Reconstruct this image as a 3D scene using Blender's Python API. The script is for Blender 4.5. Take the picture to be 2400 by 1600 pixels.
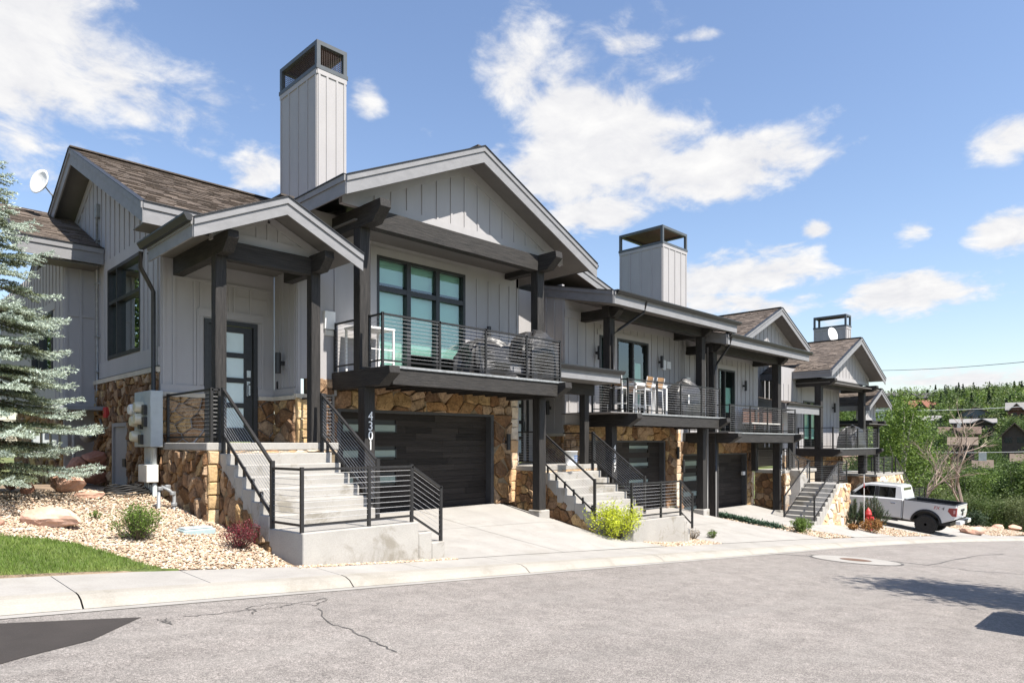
import bpy, bmesh, math, random
import numpy as np
from mathutils import Vector, Matrix
from math import radians, sin, cos, tan, pi, sqrt
random.seed(7)
SC = bpy.context.scene
COL = SC.collection
for o in list(bpy.data.objects): bpy.data.objects.remove(o)

# ------------------------------------------------------------------ camera
FPX, CX, YH, PHI = 1590.0, 1200.0, 1037.0, radians(45.1)
cam = bpy.data.cameras.new('camera'); cam.sensor_fit = 'HORIZONTAL'; cam.sensor_width = 36
cam.lens = FPX / 2400 * 36; cam.shift_y = (YH - 800) / 2400; cam.clip_start = .05; cam.clip_end = 3000
co = bpy.data.objects.new('camera', cam); COL.objects.link(co)
co.rotation_euler = (pi / 2, 0, -PHI); co.location = (0, 0, 0)
SC.camera = co

# ------------------------------------------------------------------ light
SUN_EL, SUN_AZ = radians(55.5), radians(6)      # azimuth measured from -Y towards +X
sd = Vector((sin(SUN_AZ) * cos(SUN_EL), -cos(SUN_AZ) * cos(SUN_EL), sin(SUN_EL)))   # towards the sun
sl = bpy.data.lights.new('sun', 'SUN'); sl.energy = 4.8; sl.angle = radians(.53); sl.color = (1, .94, .85)
so = bpy.data.objects.new('sun', sl); COL.objects.link(so)
so.rotation_euler = sd.to_track_quat('Z', 'Y').to_euler(); so.location = (0, -20, 40)

W = bpy.data.worlds.new('World'); SC.world = W; W.use_nodes = True
def world():
    nt = W.node_tree; N = nt.nodes; L = nt.links; N.clear()
    out = N.new('ShaderNodeOutputWorld'); bg = N.new('ShaderNodeBackground'); bg.inputs[1].default_value = .07
    sky = N.new('ShaderNodeTexSky'); sky.sky_type = 'NISHITA'; sky.sun_disc = False
    sky.sun_elevation = SUN_EL; sky.sun_rotation = pi - SUN_AZ
    sky.air_density = 1.25; sky.dust_density = .7; sky.ozone_density = 1.6; sky.altitude = 200
    W.cycles.sampling_method = 'MANUAL'; W.cycles.sample_map_resolution = 512
    tc = N.new('ShaderNodeTexCoord')
    sep = N.new('ShaderNodeSeparateXYZ'); L.new(tc.outputs['Generated'], sep.inputs[0])
    # project the view direction on to a cloud deck so clouds flatten towards the horizon
    def M(op, a, b=None, c=None, clamp=False):
        n = N.new('ShaderNodeMath'); n.operation = op; n.use_clamp = clamp
        for i, v in enumerate((a, b, c)):
            if v is None: continue
            if isinstance(v, (int, float)): n.inputs[i].default_value = v
            else: L.new(v, n.inputs[i])
        return n.outputs[0]
    zz = M('MAXIMUM', sep.outputs[2], .0)
    zd = M('ADD', zz, .22)
    px = M('DIVIDE', sep.outputs[0], zd); py = M('DIVIDE', sep.outputs[1], zd)
    cmb = N.new('ShaderNodeCombineXYZ'); L.new(px, cmb.inputs[0]); L.new(py, cmb.inputs[1])
    def noise(scale, det, rough, vec, dist=0.0):
        n = N.new('ShaderNodeTexNoise'); n.inputs['Scale'].default_value = scale; n.inputs['Detail'].default_value = det
        n.inputs['Roughness'].default_value = rough; n.inputs['Distortion'].default_value = dist; L.new(vec, n.inputs['Vector']); return n.outputs[0]
    n1 = noise(2.4, 9, .58, cmb.outputs[0], .25)
    n2 = noise(8.5, 9, .62, cmb.outputs[0], .3)
    n3 = noise(1.3, 3, .5, cmb.outputs[0])
    dens = M('ADD', M('MULTIPLY', n1, .64), M('MULTIPLY', n2, .36))
    dens = M('ADD', dens, M('MULTIPLY', M('SUBTRACT', n3, .5), .25))
    # cumulus groups as they stood that day: centre direction (from a pixel), half sizes in degrees, strength
    d = dens
    blobs = [(0, 90, 9, 7, .30), (110, 230, 5, 4, .25), (1190, 190, 3.6, 4.6, .24), (1420, 310, 8.5, 4.2, .32), (1700, 380, 7, 2.4, .30), (1300, 390, 6, 4, .26),
             (1390, 500, 5, 1.6, .25), (1750, 640, 6.5, 2.0, .28), (1720, 715, 6, 1.3, .26), (2140, 545, 1.6, 1.2, .25), (2350, 540, 2.4, 1.3, .25), (2120, 690, 4.5, 1.6, .25),
             (1915, 540, 1.2, .7, .22), (2370, 320, 2.2, 1.8, .24), (1480, 110, 2.4, .9, .20), (860, 225, 1.5, 1.6, .22), (610, 400, 2.2, 1.6, .24), (2300, 880, 9, 1.1, .22), (1640, 85, 2, .5, .17)]
    acc = None
    Fv = Vector((sin(PHI), cos(PHI), 0)); Rv = Vector((cos(PHI), -sin(PHI), 0))
    for (x, y, ax, ay, s) in blobs:
        dv = (Fv + Rv * (x - CX) / FPX + Vector((0, 0, (YH - y) / FPX))).normalized()
        r = dv.cross(Vector((0, 0, 1))).normalized(); u = r.cross(dv)
        def dot(v):
            n = N.new('ShaderNodeVectorMath'); n.operation = 'DOT_PRODUCT'; L.new(tc.outputs['Generated'], n.inputs[0]); n.inputs[1].default_value = v; return n.outputs['Value']
        a = M('MULTIPLY', dot(r), 1 / sin(radians(ax))); b = M('MULTIPLY', dot(u), 1 / sin(radians(ay)))
        q = M('ADD', M('MULTIPLY', a, a), M('MULTIPLY', b, b))
        g = M('MULTIPLY', M('EXPONENT', M('MULTIPLY', q, -.6)), s * 1.25)
        fr = M('GREATER_THAN', dot(dv), .5)
        g = M('MULTIPLY', g, fr)
        acc = g if acc is None else M('MAXIMUM', acc, g)
    dens = M('ADD', dens, acc)
    mp = N.new('ShaderNodeMapRange'); mp.interpolation_type = 'SMOOTHSTEP'; L.new(dens, mp.inputs[0])
    mp.inputs[1].default_value = .65; mp.inputs[2].default_value = .80
    cov = mp.outputs[0]
    # thicker parts are a little greyer below
    sh = N.new('ShaderNodeMapRange'); L.new(n2, sh.inputs[0]); sh.inputs[1].default_value = .3; sh.inputs[2].default_value = .7
    ccol = N.new('ShaderNodeMix'); ccol.data_type = 'RGBA'
    L.new(sh.outputs[0], ccol.inputs[0]); ccol.inputs[6].default_value = (5.4, 5.45, 5.75, 1); ccol.inputs[7].default_value = (6.9, 6.85, 6.8, 1)
    gain = N.new('ShaderNodeMix'); gain.data_type = 'RGBA'; gain.blend_type = 'MULTIPLY'; gain.inputs[0].default_value = 1
    L.new(sky.outputs[0], gain.inputs[6]); gain.inputs[7].default_value = (1.27, 1.25, 1.34, 1)
    mx = N.new('ShaderNodeMix'); mx.data_type = 'RGBA'; L.new(cov, mx.inputs[0]); L.new(gain.outputs[2], mx.inputs[6]); L.new(ccol.outputs[2], mx.inputs[7])
    L.new(mx.outputs[2], bg.inputs[0]); L.new(bg.outputs[0], out.inputs[0])
world()
SC.view_settings.view_transform = 'Standard'; SC.view_settings.look = 'None'; SC.view_settings.gamma = 1
SC.view_settings.use_curve_mapping = False; SC.view_settings.exposure = 1.06

# ------------------------------------------------------------------ pixel helpers (2400 x 1600 photo pixels to points)
_F = Vector((sin(PHI), cos(PHI), 0)); _R = Vector((cos(PHI), -sin(PHI), 0)); _U = Vector((0, 0, 1))
def ray(x, y): return _F + _R * ((x - CX) / FPX) + _U * ((YH - y) / FPX)
def pY(x, y, Y): d = ray(x, y); return d * (Y / d.y)
def pX(x, y, X): d = ray(x, y); return d * (X / d.x)
def pZ(x, y, Z): d = ray(x, y); return d * (Z / d.z)
def pW(x, y, w): return ray(x, y) * w

# ------------------------------------------------------------------ mesh helpers
class MB:
    def __init__(s): s.v = []; s.f = []; s.a = []
    def pt(s, p): s.v.append(tuple(p)); return len(s.v) - 1
    def poly(s, pts, a=None):
        i = len(s.v); s.v += [tuple(p) for p in pts]; s.f.append(tuple(range(i, i + len(pts)))); s.a.append(a)
        return s
    def box(s, x0, x1, y0, y1, z0, z1, a=None):
        if x0 > x1: x0, x1 = x1, x0
        if y0 > y1: y0, y1 = y1, y0
        if z0 > z1: z0, z1 = z1, z0
        i = len(s.v)
        s.v += [(x0, y0, z0), (x1, y0, z0), (x1, y1, z0), (x0, y1, z0), (x0, y0, z1), (x1, y0, z1), (x1, y1, z1), (x0, y1, z1)]
        for q in ((0, 3, 2, 1), (4, 5, 6, 7), (0, 1, 5, 4), (1, 2, 6, 5), (2, 3, 7, 6), (3, 0, 4, 7)):
            s.f.append(tuple(i + k for k in q)); s.a.append(a)
        return s
    def hexa(s, P, a=None):      # eight points, bottom ring then top ring
        i = len(s.v); s.v += [tuple(p) for p in P]
        for q in ((0, 3, 2, 1), (4, 5, 6, 7), (0, 1, 5, 4), (1, 2, 6, 5), (2, 3, 7, 6), (3, 0, 4, 7)):
            s.f.append(tuple(i + k for k in q)); s.a.append(a)
        return s
    def bar(s, p, q, w, h, up=(0, 0, 1), a=None):   # rectangular bar along p-q, w sideways, h along up
        p, q = Vector(p), Vector(q); d = (q - p).normalized(); up = Vector(up)
        sd_ = d.cross(up)
        if sd_.length < 1e-5: sd_ = d.cross(Vector((0, 1, 0)))
        sd_.normalize(); u = sd_.cross(d).normalized(); sd_ *= w / 2; u *= h / 2
        return s.hexa([p - sd_ - u, p + sd_ - u, q + sd_ - u, q - sd_ - u, p - sd_ + u, p + sd_ + u, q + sd_ + u, q - sd_ + u], a)
    def tube(s, pts, r, n=6, a=None, cap=True):
        pts = [Vector(p) for p in pts]; rings = []
        rr = r if isinstance(r, (list, tuple)) else [r] * len(pts)
        for k, p in enumerate(pts):
            d = (pts[min(k + 1, len(pts) - 1)] - pts[max(k - 1, 0)]).normalized()
            t = Vector((0, 0, 1)) if abs(d.z) < .9 else Vector((1, 0, 0))
            x = d.cross(t).normalized(); y = x.cross(d).normalized(); i = len(s.v)
            s.v += [tuple(p + x * rr[k] * cos(2 * pi * j / n) + y * rr[k] * sin(2 * pi * j / n)) for j in range(n)]; rings.append(i)
        for k in range(len(rings) - 1):
            for j in range(n):
                s.f.append((rings[k] + j, rings[k] + (j + 1) % n, rings[k + 1] + (j + 1) % n, rings[k + 1] + j)); s.a.append(a)
        if cap:
            s.f.append(tuple(rings[0] + j for j in range(n))); s.a.append(a)
            s.f.append(tuple(rings[-1] + j for j in reversed(range(n)))); s.a.append(a)
        return s
    def prism(s, poly, d, a=None):          # extrude a planar polygon (list of 3d points) by vector d
        n = len(poly); i = len(s.v); d = Vector(d)
        s.v += [tuple(p) for p in poly] + [tuple(Vector(p) + d) for p in poly]
        s.f.append(tuple(i + k for k in range(n))); s.a.append(a); s.f.append(tuple(i + n + k for k in reversed(range(n)))); s.a.append(a)
        for k in range(n): s.f.append((i + k, i + n + k, i + n + (k + 1) % n, i + (k + 1) % n)); s.a.append(a)
        return s
    def lathe(s, c, prof, n=16, axis='Z', a=None):   # prof = list of (r, h)
        c = Vector(c); rings = []
        for (r, h) in prof:
            i = len(s.v)
            for j in range(n):
                t = 2 * pi * j / n
                q = {'Z': (r * cos(t), r * sin(t), h), 'Y': (r * cos(t), h, r * sin(t)), 'X': (h, r * cos(t), r * sin(t))}[axis]
                s.v.append(tuple(c + Vector(q)))
            rings.append(i)
        for k in range(len(rings) - 1):
            for j in range(n): s.f.append((rings[k] + j, rings[k] + (j + 1) % n, rings[k + 1] + (j + 1) % n, rings[k + 1] + j)); s.a.append(a)
        s.f.append(tuple(rings[0] + j for j in range(n))); s.a.append(a); s.f.append(tuple(rings[-1] + j for j in range(n))); s.a.append(a)
        return s
    def mesh(s, name):
        m = bpy.data.meshes.new(name); m.from_pydata(s.v, [], s.f)
        if any(x is not None for x in s.a):
            at = m.attributes.new('tone', 'FLOAT', 'FACE'); at.data.foreach_set('value', [0. if x is None else float(x) for x in s.a])
        return m
    def build(s, name, mt, parent=None, smooth=False, bevel=0, fix=False):
        m = s.mesh(name)
        if fix or bevel:
            b = bmesh.new(); b.from_mesh(m); bmesh.ops.recalc_face_normals(b, faces=b.faces); b.to_mesh(m); b.free()
        return link(name, m, mt, parent, smooth, bevel)
def link(name, m, mt, parent=None, smooth=False, bevel=0):
    o = bpy.data.objects.new(name, m); COL.objects.link(o)
    if mt is not None: m.materials.append(MAT[mt] if isinstance(mt, str) else mt)
    if smooth: m.polygons.foreach_set('use_smooth', [True] * len(m.polygons))
    if bevel:
        b = o.modifiers.new('bevel', 'BEVEL'); b.width = bevel; b.segments = 1; b.limit_method = 'ANGLE'
    if parent is not None: adopt(o, parent)
    return o
def wt(o):       # world translation (no rotation is used on parents at build time)
    t = o.location.copy()
    if o.parent is not None: t += o.matrix_parent_inverse.translation + wt(o.parent)
    return t
def adopt(o, parent):
    o.parent = parent; o.matrix_parent_inverse = Matrix.Translation(-wt(parent))
def tag(o, label, cat, group=None, kind=None):
    if label: o['label'] = label
    if cat: o['category'] = cat
    if group: o['group'] = group
    if kind: o['kind'] = kind
    return o
def thing(name, loc, label, cat, group=None):
    o = bpy.data.objects.new(name, None); COL.objects.link(o); o.location = loc; o.empty_display_size = .2
    return tag(o, label, cat, group)
def structure(o): o['kind'] = 'structure'; return o
def stuff(o): o['kind'] = 'stuff'; return o

# ------------------------------------------------------------------ materials
MAT = {}
def mat(name, col, rough=.75, var=.12, scale=6., stretch=(1, 1, 1), bump=0., bscale=None, col2=None, metal=0., spec=.4, attr=None, objrand=None, detail=4, ramp=None, trans=None, coat=0.):
    m = bpy.data.materials.new(name); m.use_nodes = True; nt = m.node_tree; N = nt.nodes; L = nt.links
    b = N['Principled BSDF']; b.inputs['Roughness'].default_value = rough; b.inputs['Metallic'].default_value = metal
    b.inputs['Specular IOR Level'].default_value = spec
    if coat: b.inputs['Coat Weight'].default_value = coat; b.inputs['Coat Roughness'].default_value = .05
    tc = N.new('ShaderNodeTexCoord'); mp = N.new('ShaderNodeMapping'); L.new(tc.outputs['Object'], mp.inputs[0]); mp.inputs['Scale'].default_value = stretch
    n = N.new('ShaderNodeTexNoise'); n.inputs['Scale'].default_value = scale; n.inputs['Detail'].default_value = detail; n.inputs['Roughness'].default_value = .6
    L.new(mp.outputs[0], n.inputs['Vector'])
    base = None
    def mix(a, bb, fac, mode='MIX'):
        x = N.new('ShaderNodeMix'); x.data_type = 'RGBA'; x.blend_type = mode
        for idx, v in ((0, fac), (6, a), (7, bb)):
            if isinstance(v, (tuple, list)): x.inputs[idx].default_value = tuple(v)[:3] + (1,)
            elif isinstance(v, (int, float)): x.inputs[idx].default_value = v
            else: L.new(v, x.inputs[idx])
        return x.outputs[2]
    if ramp:      # list of colours chosen by attribute or by object
        r = N.new('ShaderNodeValToRGB'); r.color_ramp.interpolation = 'CONSTANT' if len(ramp) > 3 else 'LINEAR'
        els = r.color_ramp.elements
        while len(els) < len(ramp): els.new(.5)
        for i, c in enumerate(ramp):
            els[i].position = i / len(ramp) if len(ramp) > 3 else i / max(1, len(ramp) - 1); els[i].color = tuple(c) + (1,)
        if attr:
            at = N.new('ShaderNodeAttribute'); at.attribute_name = attr; L.new(at.outputs['Fac'], r.inputs[0])
        else:
            oi = N.new('ShaderNodeObjectInfo'); L.new(oi.outputs['Random'], r.inputs[0])
        base = r.outputs[0]
    else: base = col
    mr = N.new('ShaderNodeMapRange'); L.new(n.outputs[0], mr.inputs[0]); mr.inputs[1].default_value = .3; mr.inputs[2].default_value = .7
    if col2: c = mix(base, col2, mr.outputs[0])
    else:
        mr.inputs[3].default_value = 1 - var; mr.inputs[4].default_value = 1 + var
        cc = N.new('ShaderNodeCombineColor'); [L.new(mr.outputs[0], cc.inputs[i]) for i in range(3)]
        c = mix(base, cc.outputs[0], 1., 'MULTIPLY')
    if attr and not ramp:
        at = N.new('ShaderNodeAttribute'); at.attribute_name = attr
        mr2 = N.new('ShaderNodeMapRange'); L.new(at.outputs['Fac'], mr2.inputs[0]); mr2.inputs[3].default_value = .72; mr2.inputs[4].default_value = 1.25
        cc2 = N.new('ShaderNodeCombineColor'); [L.new(mr2.outputs[0], cc2.inputs[i]) for i in range(3)]
        c = mix(c, cc2.outputs[0], 1., 'MULTIPLY')
    if objrand:
        oi = N.new('ShaderNodeObjectInfo'); mr3 = N.new('ShaderNodeMapRange'); L.new(oi.outputs['Random'], mr3.inputs[0])
        mr3.inputs[3].default_value = 1 - objrand; mr3.inputs[4].default_value = 1 + objrand
        cc3 = N.new('ShaderNodeCombineColor'); [L.new(mr3.outputs[0], cc3.inputs[i]) for i in range(3)]
        c = mix(c, cc3.outputs[0], 1., 'MULTIPLY')
    L.new(c, b.inputs['Base Color']) if not isinstance(c, (tuple, list)) else None
    if bump:
        n2 = N.new('ShaderNodeTexNoise'); n2.inputs['Scale'].default_value = bscale or scale * 4; n2.inputs['Detail'].default_value = 5
        L.new(mp.outputs[0], n2.inputs['Vector'])
        bp = N.new('ShaderNodeBump'); bp.inputs['Strength'].default_value = bump; bp.inputs['Distance'].default_value = .02
        L.new(n2.outputs[0], bp.inputs['Height']); L.new(bp.outputs[0], b.inputs['Normal'])
    if trans:
        tr = N.new('ShaderNodeBsdfTranslucent'); L.new(c, tr.inputs[0]) if not isinstance(c, (tuple, list)) else None
        ms = N.new('ShaderNodeMixShader'); ms.inputs[0].default_value = trans; L.new(b.outputs[0], ms.inputs[1]); L.new(tr.outputs[0], ms.inputs[2])
        L.new(ms.outputs[0], N['Material Output'].inputs[0])
    MAT[name] = m; m['c'] = 1
    m.node_tree.nodes['Principled BSDF'].label = 'P'
    NODE[name] = (N, L, c, b, mp, mix)
    return m
NODE = {}
def glass(name, tint, refl=.5, rough=.01):
    m = bpy.data.materials.new(name); m.use_nodes = True; N = m.node_tree.nodes; L = m.node_tree.links
    N.remove(N['Principled BSDF'])
    t = N.new('ShaderNodeBsdfTransparent'); t.inputs[0].default_value = tint + (1,)
    g = N.new('ShaderNodeBsdfGlossy'); g.inputs['Roughness'].default_value = rough; g.inputs['Color'].default_value = (.9, .97, .95, 1)
    fr = N.new('ShaderNodeLayerWeight'); fr.inputs['Blend'].default_value = .35
    mr = N.new('ShaderNodeMapRange'); L.new(fr.outputs['Fresnel'], mr.inputs[0]); mr.inputs[3].default_value = refl * .45; mr.inputs[4].default_value = min(1, refl + .3)
    ms = N.new('ShaderNodeMixShader'); L.new(mr.outputs[0], ms.inputs[0]); L.new(t.outputs[0], ms.inputs[1]); L.new(g.outputs[0], ms.inputs[2])
    L.new(ms.outputs[0], N['Material Output'].inputs[0]); MAT[name] = m; return m

mat('siding', (.335, .325, .328), .62, .05, 3, (1, 1, .25), bump=.12, bscale=90)
mat('fascia', (.205, .205, .213), .6, .10, 4, (1, 1, 2), bump=.2, bscale=70)
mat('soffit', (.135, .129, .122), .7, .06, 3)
WOOD = dict(rough=.72, col2=(.040, .036, .033), bump=.6, detail=6)
mat('wood_z', (.009, .0085, .0085), scale=5, stretch=(9, 9, .55), bscale=16, **WOOD)
mat('wood_x', (.009, .0085, .0085), scale=5, stretch=(.55, 9, 9), bscale=16, **WOOD)
mat('wood_y', (.009, .0085, .0085), scale=5, stretch=(9, .55, 9), bscale=16, **WOOD)
mat('black_metal', (.022, .022, .023), .42, .2, 10, metal=.0, spec=.5)
mat('rail_metal', (.017, .016, .016), .5, .25, 14, spec=.5)
mat('cable', (.42, .42, .42), .4, .1, 10, metal=.35)
mat('steel', (.55, .56, .57), .3, .1, 10, metal=.9)
mat('galv', (.27, .28, .285), .5, .25, 12, metal=.3)
mat('grey_paint', (.40, .44, .45), .5, .08, 6)
mat('door_grey', (.27, .26, .255), .55, .06, 5)
mat('white_paint', (.74, .74, .73), .5, .05, 6)
mat('cream', (.62, .60, .55), .6, .1, 6)
STONES = [(.27, .155, .066), (.18, .096, .045), (.35, .22, .098), (.25, .145, .078), (.135, .075, .040), (.33, .225, .135), (.40, .27, .13), (.205, .105, .045), (.28, .175, .10), (.37, .255, .16), (.165, .085, .036), (.31, .17, .068)]
mat('stone', None, .82, .33, 9, bump=1.0, bscale=30, ramp=STONES, detail=7)
mat('stone_gold', None, .82, .22, 7, bump=.8, bscale=20, ramp=[(.52, .37, .19), (.58, .43, .25), (.50, .36, .21), (.62, .47, .28), (.45, .31, .16)], detail=6)
mat('stone_pale', None, .82, .2, 7, bump=.8, bscale=20, ramp=[(.60, .49, .36), (.66, .55, .42), (.56, .44, .31), (.62, .40, .22), (.68, .58, .46), (.50, .36, .24)], detail=6)
def stone_extra(name, dark, amt):
    N, L, c, b, mp, mix = NODE[name]
    n = N.new('ShaderNodeTexNoise'); n.inputs['Scale'].default_value = 16; n.inputs['Detail'].default_value = 8; n.inputs['Roughness'].default_value = .75; n.inputs['Distortion'].default_value = 1.2; L.new(mp.outputs[0], n.inputs[0])
    r = N.new('ShaderNodeMapRange'); L.new(n.outputs[0], r.inputs[0]); r.inputs[1].default_value = .50; r.inputs[2].default_value = .62; r.inputs[4].default_value = amt
    c = mix(c, dark, r.outputs[0])
    r2 = N.new('ShaderNodeMapRange'); L.new(n.outputs[0], r2.inputs[0]); r2.inputs[1].default_value = .46; r2.inputs[2].default_value = .34; r2.inputs[4].default_value = amt * .6
    c = mix(c, (.40, .30, .19), r2.outputs[0]); L.new(c, b.inputs['Base Color'])
stone_extra('stone', (.055, .03, .018), .75); stone_extra('stone_gold', (.26, .14, .05), .4); stone_extra('stone_pale', (.30, .17, .08), .35)
mat('mortar', (.20, .155, .10), .95, .25, 12, bump=.6, bscale=60)
mat('mortar_pale', (.46, .38, .28), .95, .2, 12, bump=.6, bscale=60)
mat('trim_stone', (.46, .42, .35), .85, .12, 6, bump=.3, bscale=40)
mat('redrock', (.44, .235, .16), .85, .3, 2.2, bump=.9, bscale=9, col2=(.62, .42, .32), detail=7)
mat('redrock_dark', (.30, .13, .085), .85, .3, 2.2, bump=.9, bscale=9, col2=(.42, .22, .15), detail=7)
mat('shingle', None, .92, .25, 40, bump=.3, bscale=200, attr='tone', ramp=[(.085, .068, .057), (.14, .112, .092), (.21, .168, .138)])
mat('glass_frost', (.62, .74, .75), .12, .05, 2, spec=.6)
glass('glass_clear', (.66, .84, .79), .26)
glass('glass_dark', (.10, .13, .13), .5)
mat('blind', (.66, .78, .72), .8, .04, 2)
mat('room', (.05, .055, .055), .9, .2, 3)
mat('room_floor', (.30, .33, .31), .9, .1, 3)
mat('number', (.82, .82, .80), .4, .03, 5)
mat('planter', (.35, .3, .25), .8)

# ------------------------------------------------------------------ ground
def interp(x, P):
    if x <= P[0][0]: return P[0][1]
    for (a, b), (c, d) in zip(P, P[1:]):
        if x <= c: return b + (d - b) * (x - a) / (c - a)
    return P[-1][1]
def sst(x, a, b):
    t = min(1, max(0, (x - a) / (b - a))); return t * t * (3 - 2 * t)
def zwalk(X): return -1.35 - .08 * X
def zroad(X): return -1.47 - .08 * X
def ygut(X): return 7.4 - (.0049 * (X - 20) ** 2 if X > 20 else 0)
ZB = [(-30, -.55), (-6, -.7), (2, -.86), (4.3, -.93), (5.5, -1.3), (6.7, -1.57), (12.2, -1.57), (13.2, -1.80), (15.6, -2.2), (16.4, -2.32), (21.6, -2.32), (23.0, -2.62), (27.9, -2.66), (30, -3.05), (33.5, -3.35), (40, -3.6), (44, -4.4), (60, -6.2)]
def yin(X): return ygut(X) + interp(X, [(2.5, 1.56), (4.6, 1.27), (7.2, 1.20), (9, 1.30), (12, 1.36)])
def zgar(X, Y):      # front yards between pavement and houses
    Yb = interp(X, [(4.3, 13.6), (6.6, 12.65), (12.9, 12.65), (13.2, 13.2), (30, 13.3), (34, 13.6)])
    Yf = ygut(X) + 1.35
    t = (Y - Yf) / (Yb - Yf)
    zb = interp(X, ZB)
    if X < 4.3:
        return zwalk(X) + (zb - zwalk(X)) * min(1, max(0, t))
    return zwalk(X) + (zb - zwalk(X)) * min(1.0, max(0, t))
def zterr(X, Y):     # everything else, out to the hillside across the valley
    d = X - 44
    base = zwalk(min(X, 44)) if Y < 30 else zwalk(min(X, 44))
    if d > 0:
        base -= 7.5 * sst(d, 0, 34) * (1 if Y > -30 else 1) + 3 * sst(d, 20, 70)
        base += 30 * sst(d, 60, 330) + 8 * sst(d, 250, 420)
    if Y < -12: base += .03 * (-12 - Y)
    return base

def concrete_mat(name, col, stain):
    mat(name, col, .86, .10, 1.6, bump=.25, bscale=120, detail=7)
    N, L, c, b, mp, mix = NODE[name]
    n = N.new('ShaderNodeTexNoise'); n.inputs['Scale'].default_value = 1.3; n.inputs['Detail'].default_value = 8; n.inputs['Roughness'].default_value = .68; n.inputs['Distortion'].default_value = .6
    L.new(mp.outputs[0], n.inputs[0])
    r = N.new('ShaderNodeMapRange'); L.new(n.outputs[0], r.inputs[0]); r.inputs[1].default_value = .53; r.inputs[2].default_value = .62; r.inputs[4].default_value = stain
    c2 = mix(c, (.21, .19, .155), r.outputs[0])
    v = N.new('ShaderNodeTexNoise'); v.inputs['Scale'].default_value = 55; v.inputs['Detail'].default_value = 2; L.new(mp.outputs[0], v.inputs[0])
    r2 = N.new('ShaderNodeMapRange'); L.new(v.outputs[0], r2.inputs[0]); r2.inputs[1].default_value = .3; r2.inputs[2].default_value = .7; r2.inputs[3].default_value = .93; r2.inputs[4].default_value = 1.07
    cc = N.new('ShaderNodeCombineColor'); [L.new(r2.outputs[0], cc.inputs[i]) for i in range(3)]
    c3 = mix(c2, cc.outputs[0], 1., 'MULTIPLY'); L.new(c3, b.inputs['Base Color'])
concrete_mat('concrete', (.315, .30, .278), .22)
concrete_mat('concrete_kerb', (.30, .28, .245), .45)
concrete_mat('concrete_step', (.335, .32, .295), .85)
concrete_mat('concrete_dark', (.27, .25, .22), .35)
def asphalt():
    mat('asphalt', (.228, .207, .190), .9, .10, .5, bump=.7, bscale=150, detail=6)
    N, L, c, b, mp, mix = NODE['asphalt']
    # stone speckle
    for sc, lo, hi, a, bb in ((150, .35, .65, .55, 1.5), (62, .38, .62, .72, 1.32), (21, .4, .6, .9, 1.1), (4, .35, .65, .9, 1.1)):
        v = N.new('ShaderNodeTexNoise'); v.inputs['Scale'].default_value = sc; v.inputs['Detail'].default_value = 3; L.new(mp.outputs[0], v.inputs[0])
        r2 = N.new('ShaderNodeMapRange'); L.new(v.outputs[0], r2.inputs[0]); r2.inputs[1].default_value = lo; r2.inputs[2].default_value = hi; r2.inputs[3].default_value = a; r2.inputs[4].default_value = bb
        cc = N.new('ShaderNodeCombineColor'); [L.new(r2.outputs[0], cc.inputs[i]) for i in range(3)]
        c = mix(c, cc.outputs[0], 1., 'MULTIPLY')
    # worn pale streaks along the wheel paths
    mp2 = N.new('ShaderNodeMapping'); tc = N.new('ShaderNodeTexCoord'); L.new(tc.outputs['Object'], mp2.inputs[0]); mp2.inputs['Scale'].default_value = (.35, 2.2, 1)
    w = N.new('ShaderNodeTexNoise'); w.inputs['Scale'].default_value = 1.1; w.inputs['Detail'].default_value = 6; L.new(mp2.outputs[0], w.inputs[0])
    r = N.new('ShaderNodeMapRange'); L.new(w.outputs[0], r.inputs[0]); r.inputs[1].default_value = .45; r.inputs[2].default_value = .75; r.inputs[4].default_value = .35
    c = mix(c, (.27, .255, .235), r.outputs[0])
    # small oil spots
    s = N.new('ShaderNodeTexVoronoi'); s.inputs['Scale'].default_value = 2.3; L.new(mp.outputs[0], s.inputs[0])
    r = N.new('ShaderNodeMapRange'); L.new(s.outputs['Distance'], r.inputs[0]); r.inputs[1].default_value = .035; r.inputs[2].default_value = .02; r.inputs[4].default_value = .75
    c = mix(c, (.05, .045, .042), r.outputs[0])
    L.new(c, b.inputs['Base Color'])
asphalt()
mat('asphalt_new', (.040, .034, .031), .92, .15, 2, bump=.6, bscale=140)
mat('tar', (.085, .08, .075), .75, .3, 6)
mat('soil', (.23, .17, .115), .95, .3, 5, bump=.8, bscale=40)
mat('wildgrass', (.18, .17, .06), .95, .35, .08, bump=.3, bscale=3, col2=(.075, .12, .03))
mat('lawn_soil', (.085, .115, .03), .95, .3, 6, bump=.5, bscale=50)
mat('gravel', None, .85, .18, 18, attr='tone', ramp=[(.44, .345, .245), (.50, .41, .31), (.36, .27, .185), (.54, .455, .355), (.45, .345, .235), (.28, .20, .135), (.58, .51, .42), (.39, .265, .185)])

def grid(name, xs, ys, zf, mt, kind='structure', mask=None, smooth=True, parent=None):
    mb = MB(); idx = {}
    for i, x in enumerate(xs):
        for j, y in enumerate(ys): idx[i, j] = mb.pt((x, y, zf(x, y)))
    for i in range(len(xs) - 1):
        for j in range(len(ys) - 1):
            if mask and not mask((xs[i] + xs[i + 1]) / 2, (ys[j] + ys[j + 1]) / 2): continue
            mb.f.append((idx[i, j], idx[i + 1, j], idx[i + 1, j + 1], idx[i, j + 1])); mb.a.append(None)
    o = mb.build(name, mt, parent, smooth=smooth)
    if kind and parent is None: o['kind'] = kind
    return o
def lin(a, b, n): return [a + (b - a) * i / n for i in range(n + 1)]

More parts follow.
